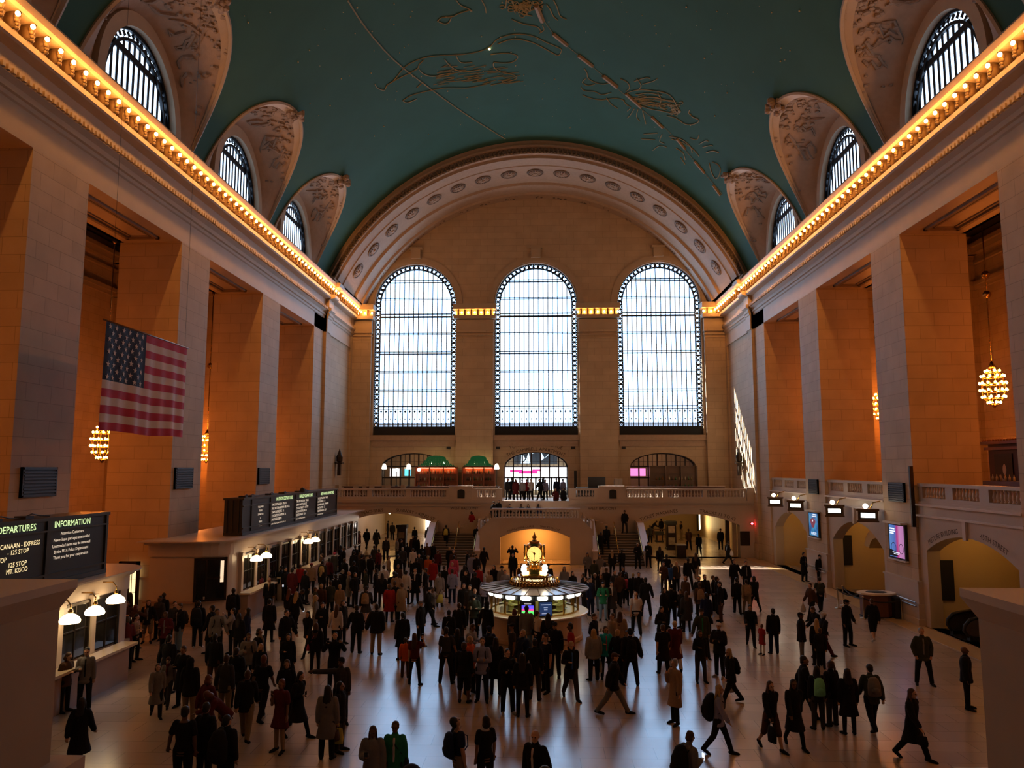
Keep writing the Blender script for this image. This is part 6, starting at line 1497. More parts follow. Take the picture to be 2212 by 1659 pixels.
def person(hx,hy,h,pose,face,top,bot,hair,ex,label,who,z0=0.,y=None,sw=1.):
    J=skel(pose); sc=h/1.74; tz=z0+J['top']*sc
    p=at(hx,hy,z=tz) if y is None else at(hx,hy,y=y)
    q=at(hx,hy+1,z=tz)
    big=sc*1.7*F_PX/max(1,p.y)>58      # height on the picture in pixels
    tone=(int(hx)*7+int(hy)*3)%10; tone=0 if tone<5 else (1 if tone<7 else (2 if tone<9 else 3))
    for e in ex:
        if e[0]=='skin': tone=int(e[1])
    root=link('person',mesh_for('body',pose)); sl=root.material_slots[0]; sl.link='OBJECT'; sl.material=skin(tone)
    w=sc*(.97+.10*((int(hx*13)%7)/6))*sw
    root.location=(p.x,p.y,z0); root.rotation_euler=(0,0,R(face)); root.scale=(w,w,sc)
    # keep the crown of the head where it was measured although the head leans off the feet
    off=Matrix.Rotation(R(face),3,'Z')@V((J['head'].x*w,J['head'].y*w,0)); root.location=(p.x-off.x,p.y-off.y,z0)
    tk,tc=top.split(':'); bk,bc=bot.split(':'); hk,hc=hair.split(':')
    part(tk,pose,PNAME[tk],cloth(tc),root)
    if bk!='-':
        if not big and bk in 'PT': bk='F'
        part(bk,pose,PNAME[bk],cloth(bc),root)
    if bk!='F':
        m=cloth('k')
        for e in ex:
            if e[0]=='shoe': m=cloth(e[1])
        part('shoeL',pose,'shoe',m,root); part('shoeR',pose,'shoe',m,root)
    if hk!='n':
        if hk in 'cwfh': part(hk,pose,{'c':'cap','w':'knit_hat','f':'brimmed_hat','h':'hood'}[hk],hatm(hc),root)
        else: part(hk,pose,'hair',hairm(hc),root)
    if sc*1.7*F_PX/max(1,p.y)>100:
        for sg in (-1,1):
            e=link('eye',EYE_ME,root); e.location=J['head']+J['hf']*.084+J['hx']*sg*.03+J['hd']*.012
    root['label']=label; root['category']='person'
    for e in ex:
        if e[0] in BAGNAME: give(root,e[0],e[1],pose,who,*(e[2:3]))
        if e[0]=='scarf':
            k=('scarf',pose)
            if k not in GM:
                mb=MB(); limb(mb,[J['neck']-J['s']*.03+J['f']*.01,J['neck']+J['s']*.03+J['f']*.01],[.092,.082],12); limb(mb,[J['neck']+J['f']*.09,J['P']+J['s']*.40+J['f']*.165,J['P']+J['s']*.2+J['f']*.15],[.035,.036,.03]); GM[k]=remesh(mb,.016,'scarf')
            s_=link('scarf',GM[k],root); s_.material_slots[0].link='OBJECT'; s_.material_slots[0].material=cloth(e[1])
        if e[0]=='front': # open front showing a lighter shirt
            k=('front',pose)
            if k not in GM:
                mb=MB(); X=V((1,0,0)); 
                loft(mb,[(J['P']+J['s']*z+J['f']*.06,X*wd,J['f']*(dp+.0315-.06)) for z,wd,dp in ((.0,.045,.118),(.15,.042,.102),(.3,.05,.116),(.44,.04,.108),(.50,.03,.085))],12); GM[k]=remesh(mb,.014,'shirt_front')
            s_=link('shirt_front',GM[k],root); s_.material_slots[0].link='OBJECT'; s_.material_slots[0].material=cloth(e[1])
    return root
# rows: crown x, crown y, height, pose, facing, top, bottom, hair, extras, label, short name
ROWS='''
# --- lower left
179 1506 1.68 walk 185 C:k L:k l:k - |person in black coat and long dark hair walking past the lower left parapet|person by the lower left parapet
188 1398 1.76 hold 20 J:g P:k s:k front:k |person in open light grey jacket and black shirt standing before the near ticket counter|person in open grey jacket
149 1409 1.66 phone 80 J:b P:k x:b - |person in brown jacket half hidden by the lower left parapet, facing the counter|person half behind the parapet
254 1334 1.70 hold -60 J:k P:k s:k - |person in black leaning at the far end of the near ticket counter|person at the end of the near counter
275 1331 1.80 hold -120 J:m P:k s:b - |tall person in dark maroon jacket at the end of the near ticket counter|tall person in maroon jacket
296 1326 1.66 hold 90 S:t P:k p:k sh:k |person in pale beige top with dark ponytail right of the tall maroon jacket|person in pale beige top
274 1298 1.68 phone 10 J:b P:k x:b ph:k |person with curly brown hair and tan top holding a phone below the lit door|curly-haired person by the lit door
294 1305 1.70 photo 170 J:b P:k x:r - |person with reddish hair seen from behind, hands up, near the lit door|reddish-haired person near the lit door
276 1266 1.76 stand 170 H:f P:k s:k bp:k |person in olive hooded jacket with black backpack right before the lit door|person at the lit door
324 1244 1.80 raise 180 J:k P:k s:k ph:k |person in black with both arms raised, left of the far ticket office|person with raised arms
323 1295 1.68 stand2 20 J:k K:h l:b front:i |person in black vest over pale shirt and tan shorts, in front of the raised arms|person in tan shorts
344 1287 1.76 stand -20 J:d P:k s:k - |person in charcoal jacket right of the tan shorts|person in charcoal jacket, left group
355 1280 1.78 stand2 170 J:k P:k s:k - |person in black jacket seen from behind under the corner of the far ticket office|person in black under the office corner
358 1321 1.68 phone 0 J:m P:k s:b front:g |person in dark maroon jacket with grey print bending over a phone, left group|person in maroon with grey print
388 1303 1.80 hold -30 J:k P:j s:b front:i;bp:d |person with pale sleeves and dark vest, jeans, facing left in the left group|person with dark vest and jeans
378 1299 1.66 stand 40 J:d P:k s:k - |person half hidden behind the dark vest and jeans|person behind the dark vest
430 1297 1.80 stand 190 J:k P:k s:k BP:k;shoe:w |person in black with big black backpack and white sneakers, seen from behind|person in white sneakers
432 1265 1.76 hold 80 J:k P:k c:k cup:w |person in black with a cap holding a white cup beside the far ticket office|person with cap and white cup
456 1260 1.72 stand -40 J:m P:k l:k - |person in dark maroon top beside the curved office window|person in maroon by the office window
505 1270 1.78 stand 190 H:k P:k s:k bp:k |person in black with backpack leaning by the first counter of the far ticket office|person with backpack at the first counter
458 1307 1.76 stand2 -100 C:k P:k s:k - |person in long black coat in profile, right of the white sneakers|person in long black coat, left group
477 1313 1.74 stand2 30 H:g P:k s:b bp:k |person in grey hoodie with a dark backpack strap, left of the long-haired navy coat|person in grey hoodie
497 1315 1.70 photo -70 J:i P:k s:k - |person with white sleeves raised, right of the grey hoodie|person with raised white sleeves
517 1324 1.68 stand 170 J:k P:k l:k - |person in black with long dark hair between the raised white sleeves and the navy coat|long-haired person in black, left group
535 1313 1.66 stand -80 C:n L:k l:k - |person in navy coat with long dark hair in profile, left of the standing pair|person in navy coat, left group
366 1371 1.76 stand2 175 J:k P:k s:k - |person in black jacket seen from behind, left of the tan-trousered puffer jacket|person in black jacket from behind
396 1395 1.74 hold -10 C:k P:k s:b - |person in black coat with reddish face behind the black puffer jacket|person behind the puffer jacket
413 1420 1.76 stand 175 Q:k P:h h:k - |person in black hooded puffer jacket and tan trousers seen from behind|person in black puffer jacket
364 1419 1.45 walk 10 J:g P:d w:b scarf:m |small person with red scarf and grey jacket walking toward the viewer at left|small person with red scarf
342 1433 1.50 walk 30 C:g P:k x:b - |small person in grey coat left of the red scarf|small person in grey coat
465 1368 1.74 stand 185 J:k P:b s:k - |person in black jacket and brown trousers seen from behind, above the maroon coat|person in brown trousers
490 1413 1.76 stand2 175 J:d P:h s:b front:w |person in charcoal jacket with white collar and tan trousers, left crowd|person with white collar, left crowd
452 1457 1.66 walk 150 C:m P:k x:r - |person in maroon coat with brown hair, behind the two black shirts|person in maroon coat, lower left
449 1492 1.62 bend -60 J:m P:k x:r - |person in dark red jacket stooping left of the maroon coat|stooping person in dark red
401 1524 1.84 stand2 180 S:k P:k s:k - |person in black t-shirt seen from behind at the lower left|person in black t-shirt, lower left
447 1516 1.80 stand2 170 J:k P:k s:k - |person in black jacket right beside the black t-shirt at the lower left|person beside the black t-shirt
492 1543 1.74 stand 160 J:k P:k s:k BP:k |person in black with big backpack standing lower left, nearest of the left crowd|person with big backpack, lower left
538 1367 1.72 hold 20 Q:g P:k s:b bp:k |person in grey patterned padded jacket with backpack straps, left crowd|person in grey padded jacket
561 1357 1.68 stand 70 C:k P:k x:k scarf:t |person with dark hair and tan fur collar right of the grey padded jacket|person with tan fur collar
563 1390 1.50 stand 0 J:k P:k l:l - |blond child in black below the tan fur collar|blond child, left crowd
571 1414 1.80 walk 175 S:k P:k s:r scarf:b |person in black t-shirt with reddish hair and tan scarf walking away, left crowd|person with reddish hair and black t-shirt
536 1447 1.78 walk 190 J:k P:h s:b - |person in black jacket and tan trousers walking away, blurred, lower left|person walking away in tan trousers
512 1398 1.72 stand 175 J:k P:k s:k - |person in black between the white collar and the grey padded jacket|person in black, middle of the left crowd
# --- left of centre, nearer part
620 1317 1.80 stand2 40 H:k P:k s:k - |person in black hoodie looking right, behind the long-haired person in black dress|person in black hoodie
623 1368 1.66 hold 20 C:k L:k l:k sh:k |person in black coat with long hair and clasped hands before the black hoodie|person with clasped hands
665 1320 1.72 stride -20 J:k L:k l:k - |person in black jacket and leggings with long dark hair, feet apart, facing the viewer|person in black with feet apart
683 1344 1.70 stand 180 H:k L:k l:b sh:p |person in black with long brown hair and pink bag, seen from behind|person with pink bag
583 1293 1.70 stand -175 C:k L:k s:k - |person in black coat in profile beside a blue bag at the ticket office|person beside the blue bag
628 1270 1.66 stand 160 J:k P:k l:r - |person with long reddish hair and black jacket left of the blond one|person with long reddish hair
641 1277 1.70 walk 170 J:k P:k l:l ph:w |blond person in black jacket with lit phone, legs crossing|blond person with lit phone
651 1274 1.72 bend 90 J:k P:k s:k - |person in black stooping behind the blond one with the phone|stooping person in black
683 1285 1.70 stand 100 C:g P:k l:l - |fair-haired person in long grey top left of the white-faced one|person in long grey top
697 1301 1.66 hold 30 J:k P:k s:k - |person in black holding something before the long grey top|person before the long grey top
728 1305 1.68 stand2 175 J:w P:k l:b - |person in white jacket with long brown hair, seen from behind|person in white jacket
741 1296 1.70 stand 60 J:k P:k x:b - |person in black right behind the white jacket|person behind the white jacket
771 1306 1.78 stand2 180 J:k P:k s:k - |person in black jacket seen from behind, feet apart, left of the tan-trousered back|broad person in black from behind
792 1266 1.70 walk 180 J:k D:d s:k bp:t |person in dark skirt with a pale printed backpack walking away|person with pale printed backpack
814 1304 1.86 stand2 180 Q:k P:t s:k - |tall person in dark padded jacket and tan trousers seen from behind|tall person in tan trousers
724 1365 1.78 photo 10 J:k P:k s:k ph:k |person in black holding up a phone to take a picture, left of the pointing arm|person holding up a phone
737 1420 1.74 point 20 J:d P:k w:k - |person in charcoal stretching an arm to point right|pointing person
620 1425 1.68 hold 10 C:k L:k x:b - |person in black coat with short brown hair, behind the maroon dress|person behind the maroon dress
608 1467 1.72 chin -20 D:m L:t b:r ph:k |person in dark maroon dress with bare legs, arms folded up to the face|person in maroon dress
650 1450 1.72 holdwalk 70 C:k L:k l:k ph:k |person in black with long hair walking right while holding a tablet|person walking with a tablet
709 1479 1.72 stand 180 C:g P:k l:k hb:b |person in long grey coat with long dark hair and brown handbag, from behind|person in long grey coat
736 1472 1.66 stand 80 J:k P:d l:k tb:y |person in black jacket with a yellow bag right of the long grey coat|person with yellow bag
842 1261 1.70 stand 180 C:r L:k x:b - |person in red coat and black tights seen from behind|person in red coat
853 1255 1.74 stand2 170 C:k P:k s:b - |person in black coat between the red coat and the tan coat|person between red and tan coats
868 1259 1.74 hold -150 C:t P:k s:b cup:w |person in tan coat right of the red coat|person in tan coat
# --- foreground bottom
811 1564 1.68 hold 5 Q:g P:k l:b ph:k |person in fuzzy grey coat with long brown hair at the bottom of the hall|person in fuzzy grey coat
849 1562 1.66 stand 0 J:e P:k s:b front:w;sh:k |person in white top and teal cardigan with a shoulder strap at the bottom|person in teal cardigan
984 1546 1.80 up 120 S:n P:h s:k bp:n |person in navy t-shirt with beard and backpack looking up to the right, bottom centre|person in navy t-shirt
1049 1545 1.70 stand -150 S:k P:k x:k scarf:w |person in black top with white scarf seen from behind, bottom centre|person with white scarf, bottom centre
1156 1576 1.78 stand2 -30 J:k P:k n:k front:w |bald person in black suit with white collar at the bottom centre|bald person in black suit
# --- around the booth, front
870 1322 1.70 stand -160 C:k L:k s:k sh:k |person in black coat with a bag strap, left of the sequined top|person in black coat with strap
876 1377 1.30 stand 180 J:o P:b s:k - |child in rust jacket beside the sequined top|child in rust jacket
896 1366 1.66 photo1 170 S:m L:k l:b ph:k |person in dark red sequined top and leggings holding up a phone|person in sequined top
909 1297 1.76 stand 60 J:k P:k c:g - |person in black suit with grey cap in profile, left of the grey t-shirt|person with grey cap
927 1268 1.78 walk 80 J:k P:k c:k - |person in black jacket and dark cap walking right behind the grey cap|person with dark cap walking right
934 1267 1.66 photo 90 S:g L:k s:k ph:k;tb:y |person in grey t-shirt and black leggings with a yellow-white bag, taking a picture|person in grey t-shirt and leggings
970 1317 1.64 stand 180 J:k P:k s:k sh:w |person in black with short hair and a white bag strap, from behind|person with white strap
992 1301 1.80 stand 180 J:k P:d s:b - |person in black jacket seen from behind, right of the white strap|person in black jacket right of the white strap
1002 1260 1.70 stand 10 C:k P:k l:b - |person in black coat with long brown hair facing the viewer, left of the sunglasses|person left of the sunglasses
1015 1263 1.78 stand -10 J:d P:k s:k - |person in charcoal with sunglasses left of the bald one by the booth|person with sunglasses
1026 1271 1.74 stand 10 J:k P:k n:k - |bald person in black left of the booth|bald person left of the booth
1024 1284 1.72 phone 0 H:f P:k c:k cup:w |person in camouflage hoodie and cap holding a cup, left of the booth|person in camouflage hoodie
1052 1299 1.80 stand2 160 H:k P:k h:k - |person in black hood standing at the left front of the booth|person in black hood at the booth
966 1352 1.80 wide 180 S:d P:k s:k - |person in charcoal t-shirt with feet wide apart over a bag, from behind|person with feet wide apart
989 1357 1.66 stand 170 J:n P:n l:k - |person in navy with long dark hair right of the feet wide apart|person in navy, front group
1020 1349 1.78 phone 60 J:i P:d s:b - |bearded person in grey-violet shirt looking down, above the orange jacket|bearded person looking down
1016 1374 1.74 hold 60 H:o P:k d:l - |person in orange jacket with headphones|person in orange jacket
1003 1386 1.76 stand 170 J:k K:k s:b shoe:k |person in black with shorts and bare calves in front of the orange jacket|person in black shorts
1056 1351 1.76 stand -160 J:n P:k c:n bp:k |person with navy cap and dark backpack behind the checked shirt|person with navy cap
1042 1376 1.86 cross -5 J:v P:n s:b bp:k |person in checked blue and white shirt with arms crossed|person in checked shirt
1071 1376 1.72 stand 180 C:k L:k l:k - |person in black cloak-like coat with long dark hair, right of the checked shirt|person in black cloak
1106 1345 1.78 stand -70 S:d P:d c:k - |person in dark grey t-shirt and cap in profile in front of the booth base|person in dark grey t-shirt
1129 1360 1.76 stand -40 J:n P:k s:l bp:d |fair-haired person in navy jacket with backpack before the booth|fair-haired person in navy jacket
1111 1314 1.70 stand -170 J:d P:d x:r scarf:w |person with reddish hair and white scarf at the booth counter|person with white scarf at the counter
1138 1308 1.84 stand 180 J:g P:j s:k - |broad person in grey jacket right before the colour-bar screen|person before the colour-bar screen
1161 1318 1.70 stand 120 S:w P:k s:b sh:k |person in white printed shirt right of the colour-bar screen|person in white printed shirt
1184 1324 1.72 stand 175 J:k P:k l:k - |person in black with long black hair at the booth, right of the white printed shirt|long black hair at the booth
1177 1368 1.78 hold -50 S:k P:k s:b ph:w |person in black t-shirt holding something white, before the booth|person holding something white
1155 1379 1.80 stand2 175 J:k P:d s:k - |person in black seen from behind in the front group, left of the black t-shirt|person from behind, front group
1097 1404 1.78 cross 20 H:k P:k s:k shoe:i |smiling young person in black hoodie with pale sneakers|smiling person in black hoodie
1128 1408 1.74 stand 175 J:k L:k l:k - |person in black jacket and tight trousers nearest the viewer in the front group|nearest person in the front group
1198 1343 1.78 hold -20 J:k P:k c:k cup:w |person in black with cap holding a paper cup right of the booth front|person with cap and paper cup
1231 1345 1.80 hold -90 S:r P:k s:k skin:3;ph:k |person in red shirt in profile right of the booth base|person in red shirt
1234 1385 1.76 holdwalk 15 J:k P:d s:l front:u |fair-haired person in leather jacket and blue shirt walking with a bottle|person in leather jacket
1284 1325 1.78 hold 60 J:n P:k s:b cup:w |person with glasses in navy jacket holding a cup right of the booth|person with glasses and cup
1282 1357 1.66 stand -160 Q:i P:k l:l tb:w |blond person in pale sweater with a big pale bag, seen from behind|person in pale sweater
1308 1353 1.70 hold 10 J:c P:k x:b front:p |person in turquoise jacket over a magenta top|person in turquoise jacket
1334 1359 1.68 stand2 150 J:k P:k s:l sh:k |blond person in black right of the turquoise jacket|blond person right of turquoise
1361 1357 1.80 wide 185 Q:k P:k f:k bp:k |broad person in black with round hat seen from behind, centre right|broad person in round hat
1322 1324 1.74 stand -60 J:t P:k s:b - |person in tan jacket facing left behind the turquoise jacket|person in tan jacket
1339 1320 1.70 stand 160 C:t P:k l:b - |person in beige coat with very long brown hair, from behind|person in beige coat
1373 1277 1.82 walk 180 S:w P:k n:k skin:1 |bald person in white t-shirt walking away|bald person in white t-shirt
1394 1247 1.80 wide -170 J:k P:k s:k - |person in black with hands at the belt right of the white t-shirt|person right of the white t-shirt
1328 1409 1.80 stride 80 Q:k P:g c:b shoe:k |person with brown cap and grey trousers striding right|striding person in brown cap
1456 1423 1.72 chin -60 C:t P:k b:g - |grey-haired person in long beige coat with a hand at the face|person in long beige coat
1431 1348 1.74 walk 180 D:k P:k s:b - |person in long black t-shirt walking away left of the maroon coat|person in long black shirt
1457 1341 1.70 walk 180 C:m P:w s:l - |blond person in maroon coat and white trousers, seen from behind|person in maroon coat and white trousers
1429 1310 1.68 hold 30 J:k P:k l:k - |person in black holding a child, above the long black shirt|person holding a child
1432 1327 1.05 stand 100 J:g P:g w:g - |small child in a knit hat held by the person in black|small child in knit hat
1434 1269 1.70 stand 40 C:k P:k l:k - |person in black coat, left edge of the dark group right of centre|left edge of the dark group
1450 1262 1.80 stand2 170 J:k P:k w:k - |tall person in black seen from behind in the dark group|tall back in the dark group
1470 1272 1.68 hold -60 C:k L:k l:b - |person in black coat facing left in the dark group|left-facing person in the dark group
1482 1277 1.70 stand 180 C:d L:k l:b sh:k |person in charcoal coat with long brown hair at the right of the dark group|charcoal coat of the dark group
1511 1257 1.72 stand 180 J:b P:k s:b bp:t |person with tan backpack seen from behind, above the olive jacket|person with tan backpack
1525 1280 1.70 stand 170 J:n P:k s:k hb:k |person in dark blue jacket with black bag behind the olive jacket|person in dark blue behind olive
1515 1314 1.80 wide 0 J:f P:k c:k front:e |person in olive jacket over a green shirt|person in olive jacket and green shirt
1512 1361 1.66 hold 10 J:k P:d l:k - |person in black top and charcoal trousers with clasped hands, below the green shirt|clasped hands below the green shirt
1491 1579 1.70 phone 120 J:g P:k b:b ph:w;BP:k |person with hair bun and glasses looking at a lit phone, black backpack, bottom right|person with bun and lit phone
1552 1344 1.78 cross -40 Q:k P:k c:w shoe:i |person in black jacket with white cap and folded arms|person in white cap, folded arms
1303 1257 1.72 phone 0 H:e P:j l:k bp:k |person in green jacket and pale blue jeans right of the booth|person in green jacket
1320 1258 1.68 hold 10 C:d L:k s:b scarf:w |person with long white patterned scarf right of the green jacket|person with long white scarf
# --- right side
1573 1400 1.70 stride -70 J:k P:k l:l bp:k;wb:w |blond person in black walking left with a black backpack and white bag|blond person with white bag
1554 1478 1.70 walk 70 J:v P:k l:l BP:k |blond person with lavender sleeves and a huge black backpack|person with huge black backpack
1664 1471 1.70 walk 20 J:k K:b l:b tb:k;ph:k |person in black jacket and brown shorts with bare legs and black shopping bag|person with black shopping bag
1714 1467 1.70 walk 5 C:k L:k l:k - |person in black coat with long hair walking toward the viewer, right of the shopping bag|person walking toward the viewer
1737 1416 1.80 walk 80 J:k P:k s:k - |person in black suit in profile behind the mint green backpack|person in black suit in profile
1763 1437 1.66 stand 180 J:k P:d l:k bp:a |person with a mint green backpack seen from behind|person with mint green backpack
1793 1426 1.72 stand -150 J:k P:d p:b - |person in black sweater with ponytail right of the mint green backpack|person with ponytail
1829 1443 1.68 stand 180 C:k L:k l:k - |person in black with very long hair between ponytail and grey backpack|person between ponytail and grey backpack
1877 1434 1.74 walk2 180 J:f P:k s:k bp:g |person in olive jacket with grey backpack walking away|person with grey backpack
1620 1306 1.66 push -10 J:k P:k b:k bp:k |person in black with backpack pushing the stroller beside the red dress|person pushing the left stroller
1644 1347 1.12 stand -60 D:r L:w s:b - |small girl in a red dress holding the stroller|girl in red dress
1670 1314 1.68 stand 180 J:k P:n s:k - |person in dark blazer and jeans holding a hat, right of the red dress|person right of the red dress
1729 1322 1.78 stand 70 Q:k P:g c:k - |person in black with cap and grey trousers beside the right stroller|person with cap at the right stroller
1755 1310 1.76 lean -70 J:k P:k s:b - |grey-haired person in black leaning behind the right stroller|leaning person behind the right stroller
1763 1336 1.62 stand 170 J:k P:k l:l - |blond person in black in the stroller group|blond person in the stroller group
1779 1322 1.74 stride 100 J:k P:m c:w - |person with white cap and long hair stepping right in the stroller group|person with white cap, stroller group
1771 1356 1.40 stand 160 J:k P:k s:b - |dark-clothed child in the middle of the stroller group|child in the stroller group
1828 1294 1.80 stand2 40 J:k P:k c:k shoe:k |uniformed person in black with a baton at the hip near the rope posts|uniformed person with baton
1882 1293 1.70 walk2 175 J:k K:k s:b shoe:w |person in dark top and knee-length shorts walking before the wooden desk|person before the wooden desk
1749 1259 1.74 walk -70 J:b P:k s:b wb:w |person in brown jacket walking left with a white plastic bag|person with white plastic bag
1769 1246 1.70 walk2 175 S:f P:k s:k bp:f |person with dark green patterned backpack walking away|person with green patterned backpack
1990 1355 1.80 pocket -10 J:f P:k s:g front:g |grey-haired person in open olive jacket with hands in pockets, far right|grey-haired person, far right
2083 1396 1.76 stand 60 Q:k P:k n:k - |bald person in black padded jacket at the right parapet|bald person at the right parapet
1970 1487 1.70 walk 40 C:k P:k l:b hb:k |person in black coat with long brown hair and a bag, lower right|person in black coat, lower right
1586 1208 1.84 stand2 -10 J:k P:k s:k - |person in black walking toward the viewer left of the pale shirt collar|person in black, right floor
1611 1212 1.74 stand 0 J:k P:k s:b front:i |person in black jacket with pale collar, right floor|person with pale collar
1574 1170 1.68 holdwalk 60 J:k P:k l:k wb:w |person in black holding a white coat at the right arch pillar|person holding a white coat
1593 1248 1.76 walk 170 J:k P:k s:k - |person in dark jacket walking away left of the pale backpack|person left of the pale backpack
1609 1250 1.74 walk 180 J:h P:h s:k bp:t |person with pale tan backpack and khaki trousers walking away|person with pale backpack
1628 1244 1.72 walk -170 J:k L:k x:k front:i;hb:k |person with black bag right of the pale backpack|person right of the pale backpack
1736 1193 1.78 hold 30 C:k P:k s:k front:i |person in black coat with pale shirt standing at the right wall|person with pale shirt at the right wall
1770 1198 1.78 stand 0 J:k P:k c:k - |broad person in black with cap at the right wall|broad person at the right wall
1789 1205 1.64 hold -60 C:m P:m l:k - |person in dark maroon beside the broad one at the right wall|person in maroon at the right wall
1549 1245 1.76 stand 90 J:k P:k s:k - |person in black, left one of two standing together right of the dark group|left of the right-hand pair
1554 1256 1.80 hold -80 J:k P:b s:k bp:k |tall person in black and brown trousers, right one of two standing together|tall right-hand one of the pair
1541 1243 1.68 stand 70 J:k P:k s:b - |person in black behind the pair right of the dark group|person behind the right-hand pair
1511 1243 1.76 stand -20 J:k P:k s:k - |person in black behind the tan backpack, left of two|left one behind the tan backpack
1521 1242 1.78 stand 20 J:k P:k s:b - |person in black behind the tan backpack, right of two|right one behind the tan backpack
1480 1244 1.70 stand -50 J:b P:k x:r - |curly-haired person in brown above the dark group|curly-haired person above the dark group
1486 1205 1.80 wide 180 J:k P:k s:k - |person in black with hands on hips, feet apart, seen from behind, right floor|person with hands on hips
1503 1194 1.70 walk 160 J:k P:t l:b tb:w |person carrying a white paper bag right of the hands on hips|person carrying a white paper
1440 1197 1.78 stand 170 J:k P:k s:k - |person in black left of the blond one, above the dark group|person in black left of the blond one
1433 1214 1.68 hold -20 J:b P:d s:b sh:k |person in brown jacket with black bag, left of the blue jacket|person in brown with black bag
1450 1217 1.58 stride 170 J:u P:k s:b - |young person in blue jacket right of the brown one|young person in blue jacket
1461 1212 1.70 stand 30 J:d P:k l:l scarf:t |blond person with light scarf right of the blue jacket|blond person with light scarf
1425 1180 1.72 walk 175 J:k L:k l:k hb:b |person with long black hair and a small bag against the bright floor|person against the bright floor
1400 1170 1.78 hold 0 J:k P:k s:k - |person in black standing at the foot of the right stair parapet|person at the foot of the right parapet
1377 1173 1.76 hold 0 J:k P:k s:w - |white-haired person in black at the foot of the right stairs|white-haired person at the right stairs
1391 1138 1.68 walk 175 J:k L:k l:k sh:t |person with a tan shoulder bag walking under the right arch|person with tan shoulder bag
1404 1134 1.72 walk 175 J:d P:k s:b - |person in charcoal right of the tan shoulder bag under the right arch|charcoal person under the right arch
1376 1133 1.76 walk 0 J:b P:k s:b - |person in brown at the left edge of the right arch|person at the left edge of the right arch
1418 1125 1.72 bend 90 J:k P:k s:k - |stooping person deep under the right arch|stooping person deep under the right arch
1428 1120 1.74 stand 180 J:k P:k s:k - |person in black deepest under the right arch, left of the pillar|deepest person left of the pillar
1471 1126 1.80 stand -80 S:k P:h c:k - |person in black shirt and khaki trousers beside the tall poster pillar|person in khaki trousers
1487 1142 1.84 walk 180 J:b P:k s:b - |person in brown jacket walking away under the right arch|person in brown walking away
1509 1153 1.74 walk 175 J:k P:k s:k hb:k |person in black with bag walking away by the lit display case|person by the display case
1556 1142 1.76 stand -20 J:k P:k w:k - |person in black leaning at the wall inside the right arch|person leaning inside the right arch
1571 1172 1.20 stand 0 J:k P:k w:k - |small dark child beside the upright strip of the right arch|small child at the right arch
# --- between booth and right stairs
1269 1194 1.70 hold 0 J:g P:k l:b sh:g |person in grey jacket at the right corner of the stair block|person at the block corner
1296 1198 1.68 stand 20 J:g P:k l:b - |person in grey with long hair at the bottom of the right stairs|person in grey at the right stairs
1322 1188 1.70 stand 175 J:k P:k l:l - |person with very long blond hair at the bottom of the right stairs|very long blond hair
1343 1186 1.66 walk 180 J:k P:k s:k - |person in black climbing the first right steps beside the blond hair|person on the first right steps
1284 1209 1.60 stand 160 J:f P:k s:k - |person in olive jacket before the right stairs|person in olive before the right stairs
1306 1214 1.68 stand -160 J:w P:k x:k - |person in white jacket before the right stairs|person in white before the right stairs
1310 1226 1.76 stand 150 J:k P:k s:b - |person in black suit below the white jacket, right of the booth|black suit below the white jacket
1288 1237 1.78 stand 0 J:k P:j s:w front:i |white-haired person in black jacket and jeans right of the booth|white-haired person right of the booth
1275 1247 1.76 stand 40 J:n P:n s:k - |person in navy jacket close to the right side of the booth|person in navy close to the booth
1295 1242 1.66 stand -30 J:d P:k l:b - |person in charcoal between the white hair and the black suit|person between white hair and suit
1259 1238 1.74 stand -90 J:k P:k s:k - |person in black just behind the right end of the booth roof|person behind the right roof end
1265 1246 1.66 stand -60 J:k P:k s:k - |person in black at the right edge of the booth roof|person at the right roof edge
1328 1232 1.70 stand 20 J:d P:k s:b - |person in charcoal above the white scarf, right of the booth|charcoal above the white scarf
1340 1234 1.76 walk 160 J:b P:k s:b - |person in brown jacket left of the pink backpack|person left of the pink backpack
1350 1239 1.68 stride 175 J:k L:k s:k bp:p |person with a pink backpack walking away|person with pink backpack
1346 1225 1.66 stand 0 J:k P:k x:b - |person in black just above the pink backpack|person above the pink backpack
1369 1238 1.66 stand 170 J:k P:k s:l - |blond person in black above the white t-shirt|blond person above the white t-shirt
1378 1235 1.76 stand -10 J:k P:k s:b sh:k |person in black with shoulder bag above the white t-shirt|person with bag above the white t-shirt
# --- behind the booth
1046 1182 1.72 walk 160 J:k P:k s:k front:w;sh:k |person in black coat with hanging white scarf at the left corner of the stair block|person with hanging scarf at the block
1107 1178 1.74 photo 180 J:k P:k s:k - |person with hands up taking a picture before the lit niche|person taking a picture of the niche
1108 1195 1.74 stand -10 J:k P:k s:b - |person in black jacket standing before the left side of the lit niche|person before the lit niche
1128 1216 1.68 stand 0 J:b P:k x:b - |person behind the booth, left of the clock|person behind the booth left of the clock
1141 1214 1.72 stand 175 J:k P:k s:k - |person half hidden by the clock, left side|person half hidden by the clock
1168 1213 1.74 stand 20 J:k P:k s:k - |person half hidden by the clock, right side|right person hidden by the clock
1184 1217 1.74 stand 10 J:k P:k c:k - |person in black with a cap behind the booth, right of the clock|capped person right of the clock
1219 1224 1.68 stand 0 J:g P:k l:k - |person in grey shawl with dark hair behind the right of the booth roof|person in grey shawl
1237 1234 1.66 stand 30 J:k P:k l:k - |long-haired person in black behind the right of the booth roof|long-haired person behind the right roof
1067 1221 1.66 stand -20 J:k P:k l:k - |long-haired person in black behind the left of the booth roof|long-haired person behind the left roof
1084 1222 1.68 stand 10 J:g P:k f:k - |person in round black hat behind the left of the booth|person in round hat
1091 1231 1.64 stand 0 J:i P:k s:b - |person in pale top behind the left of the booth|person in pale top behind the booth
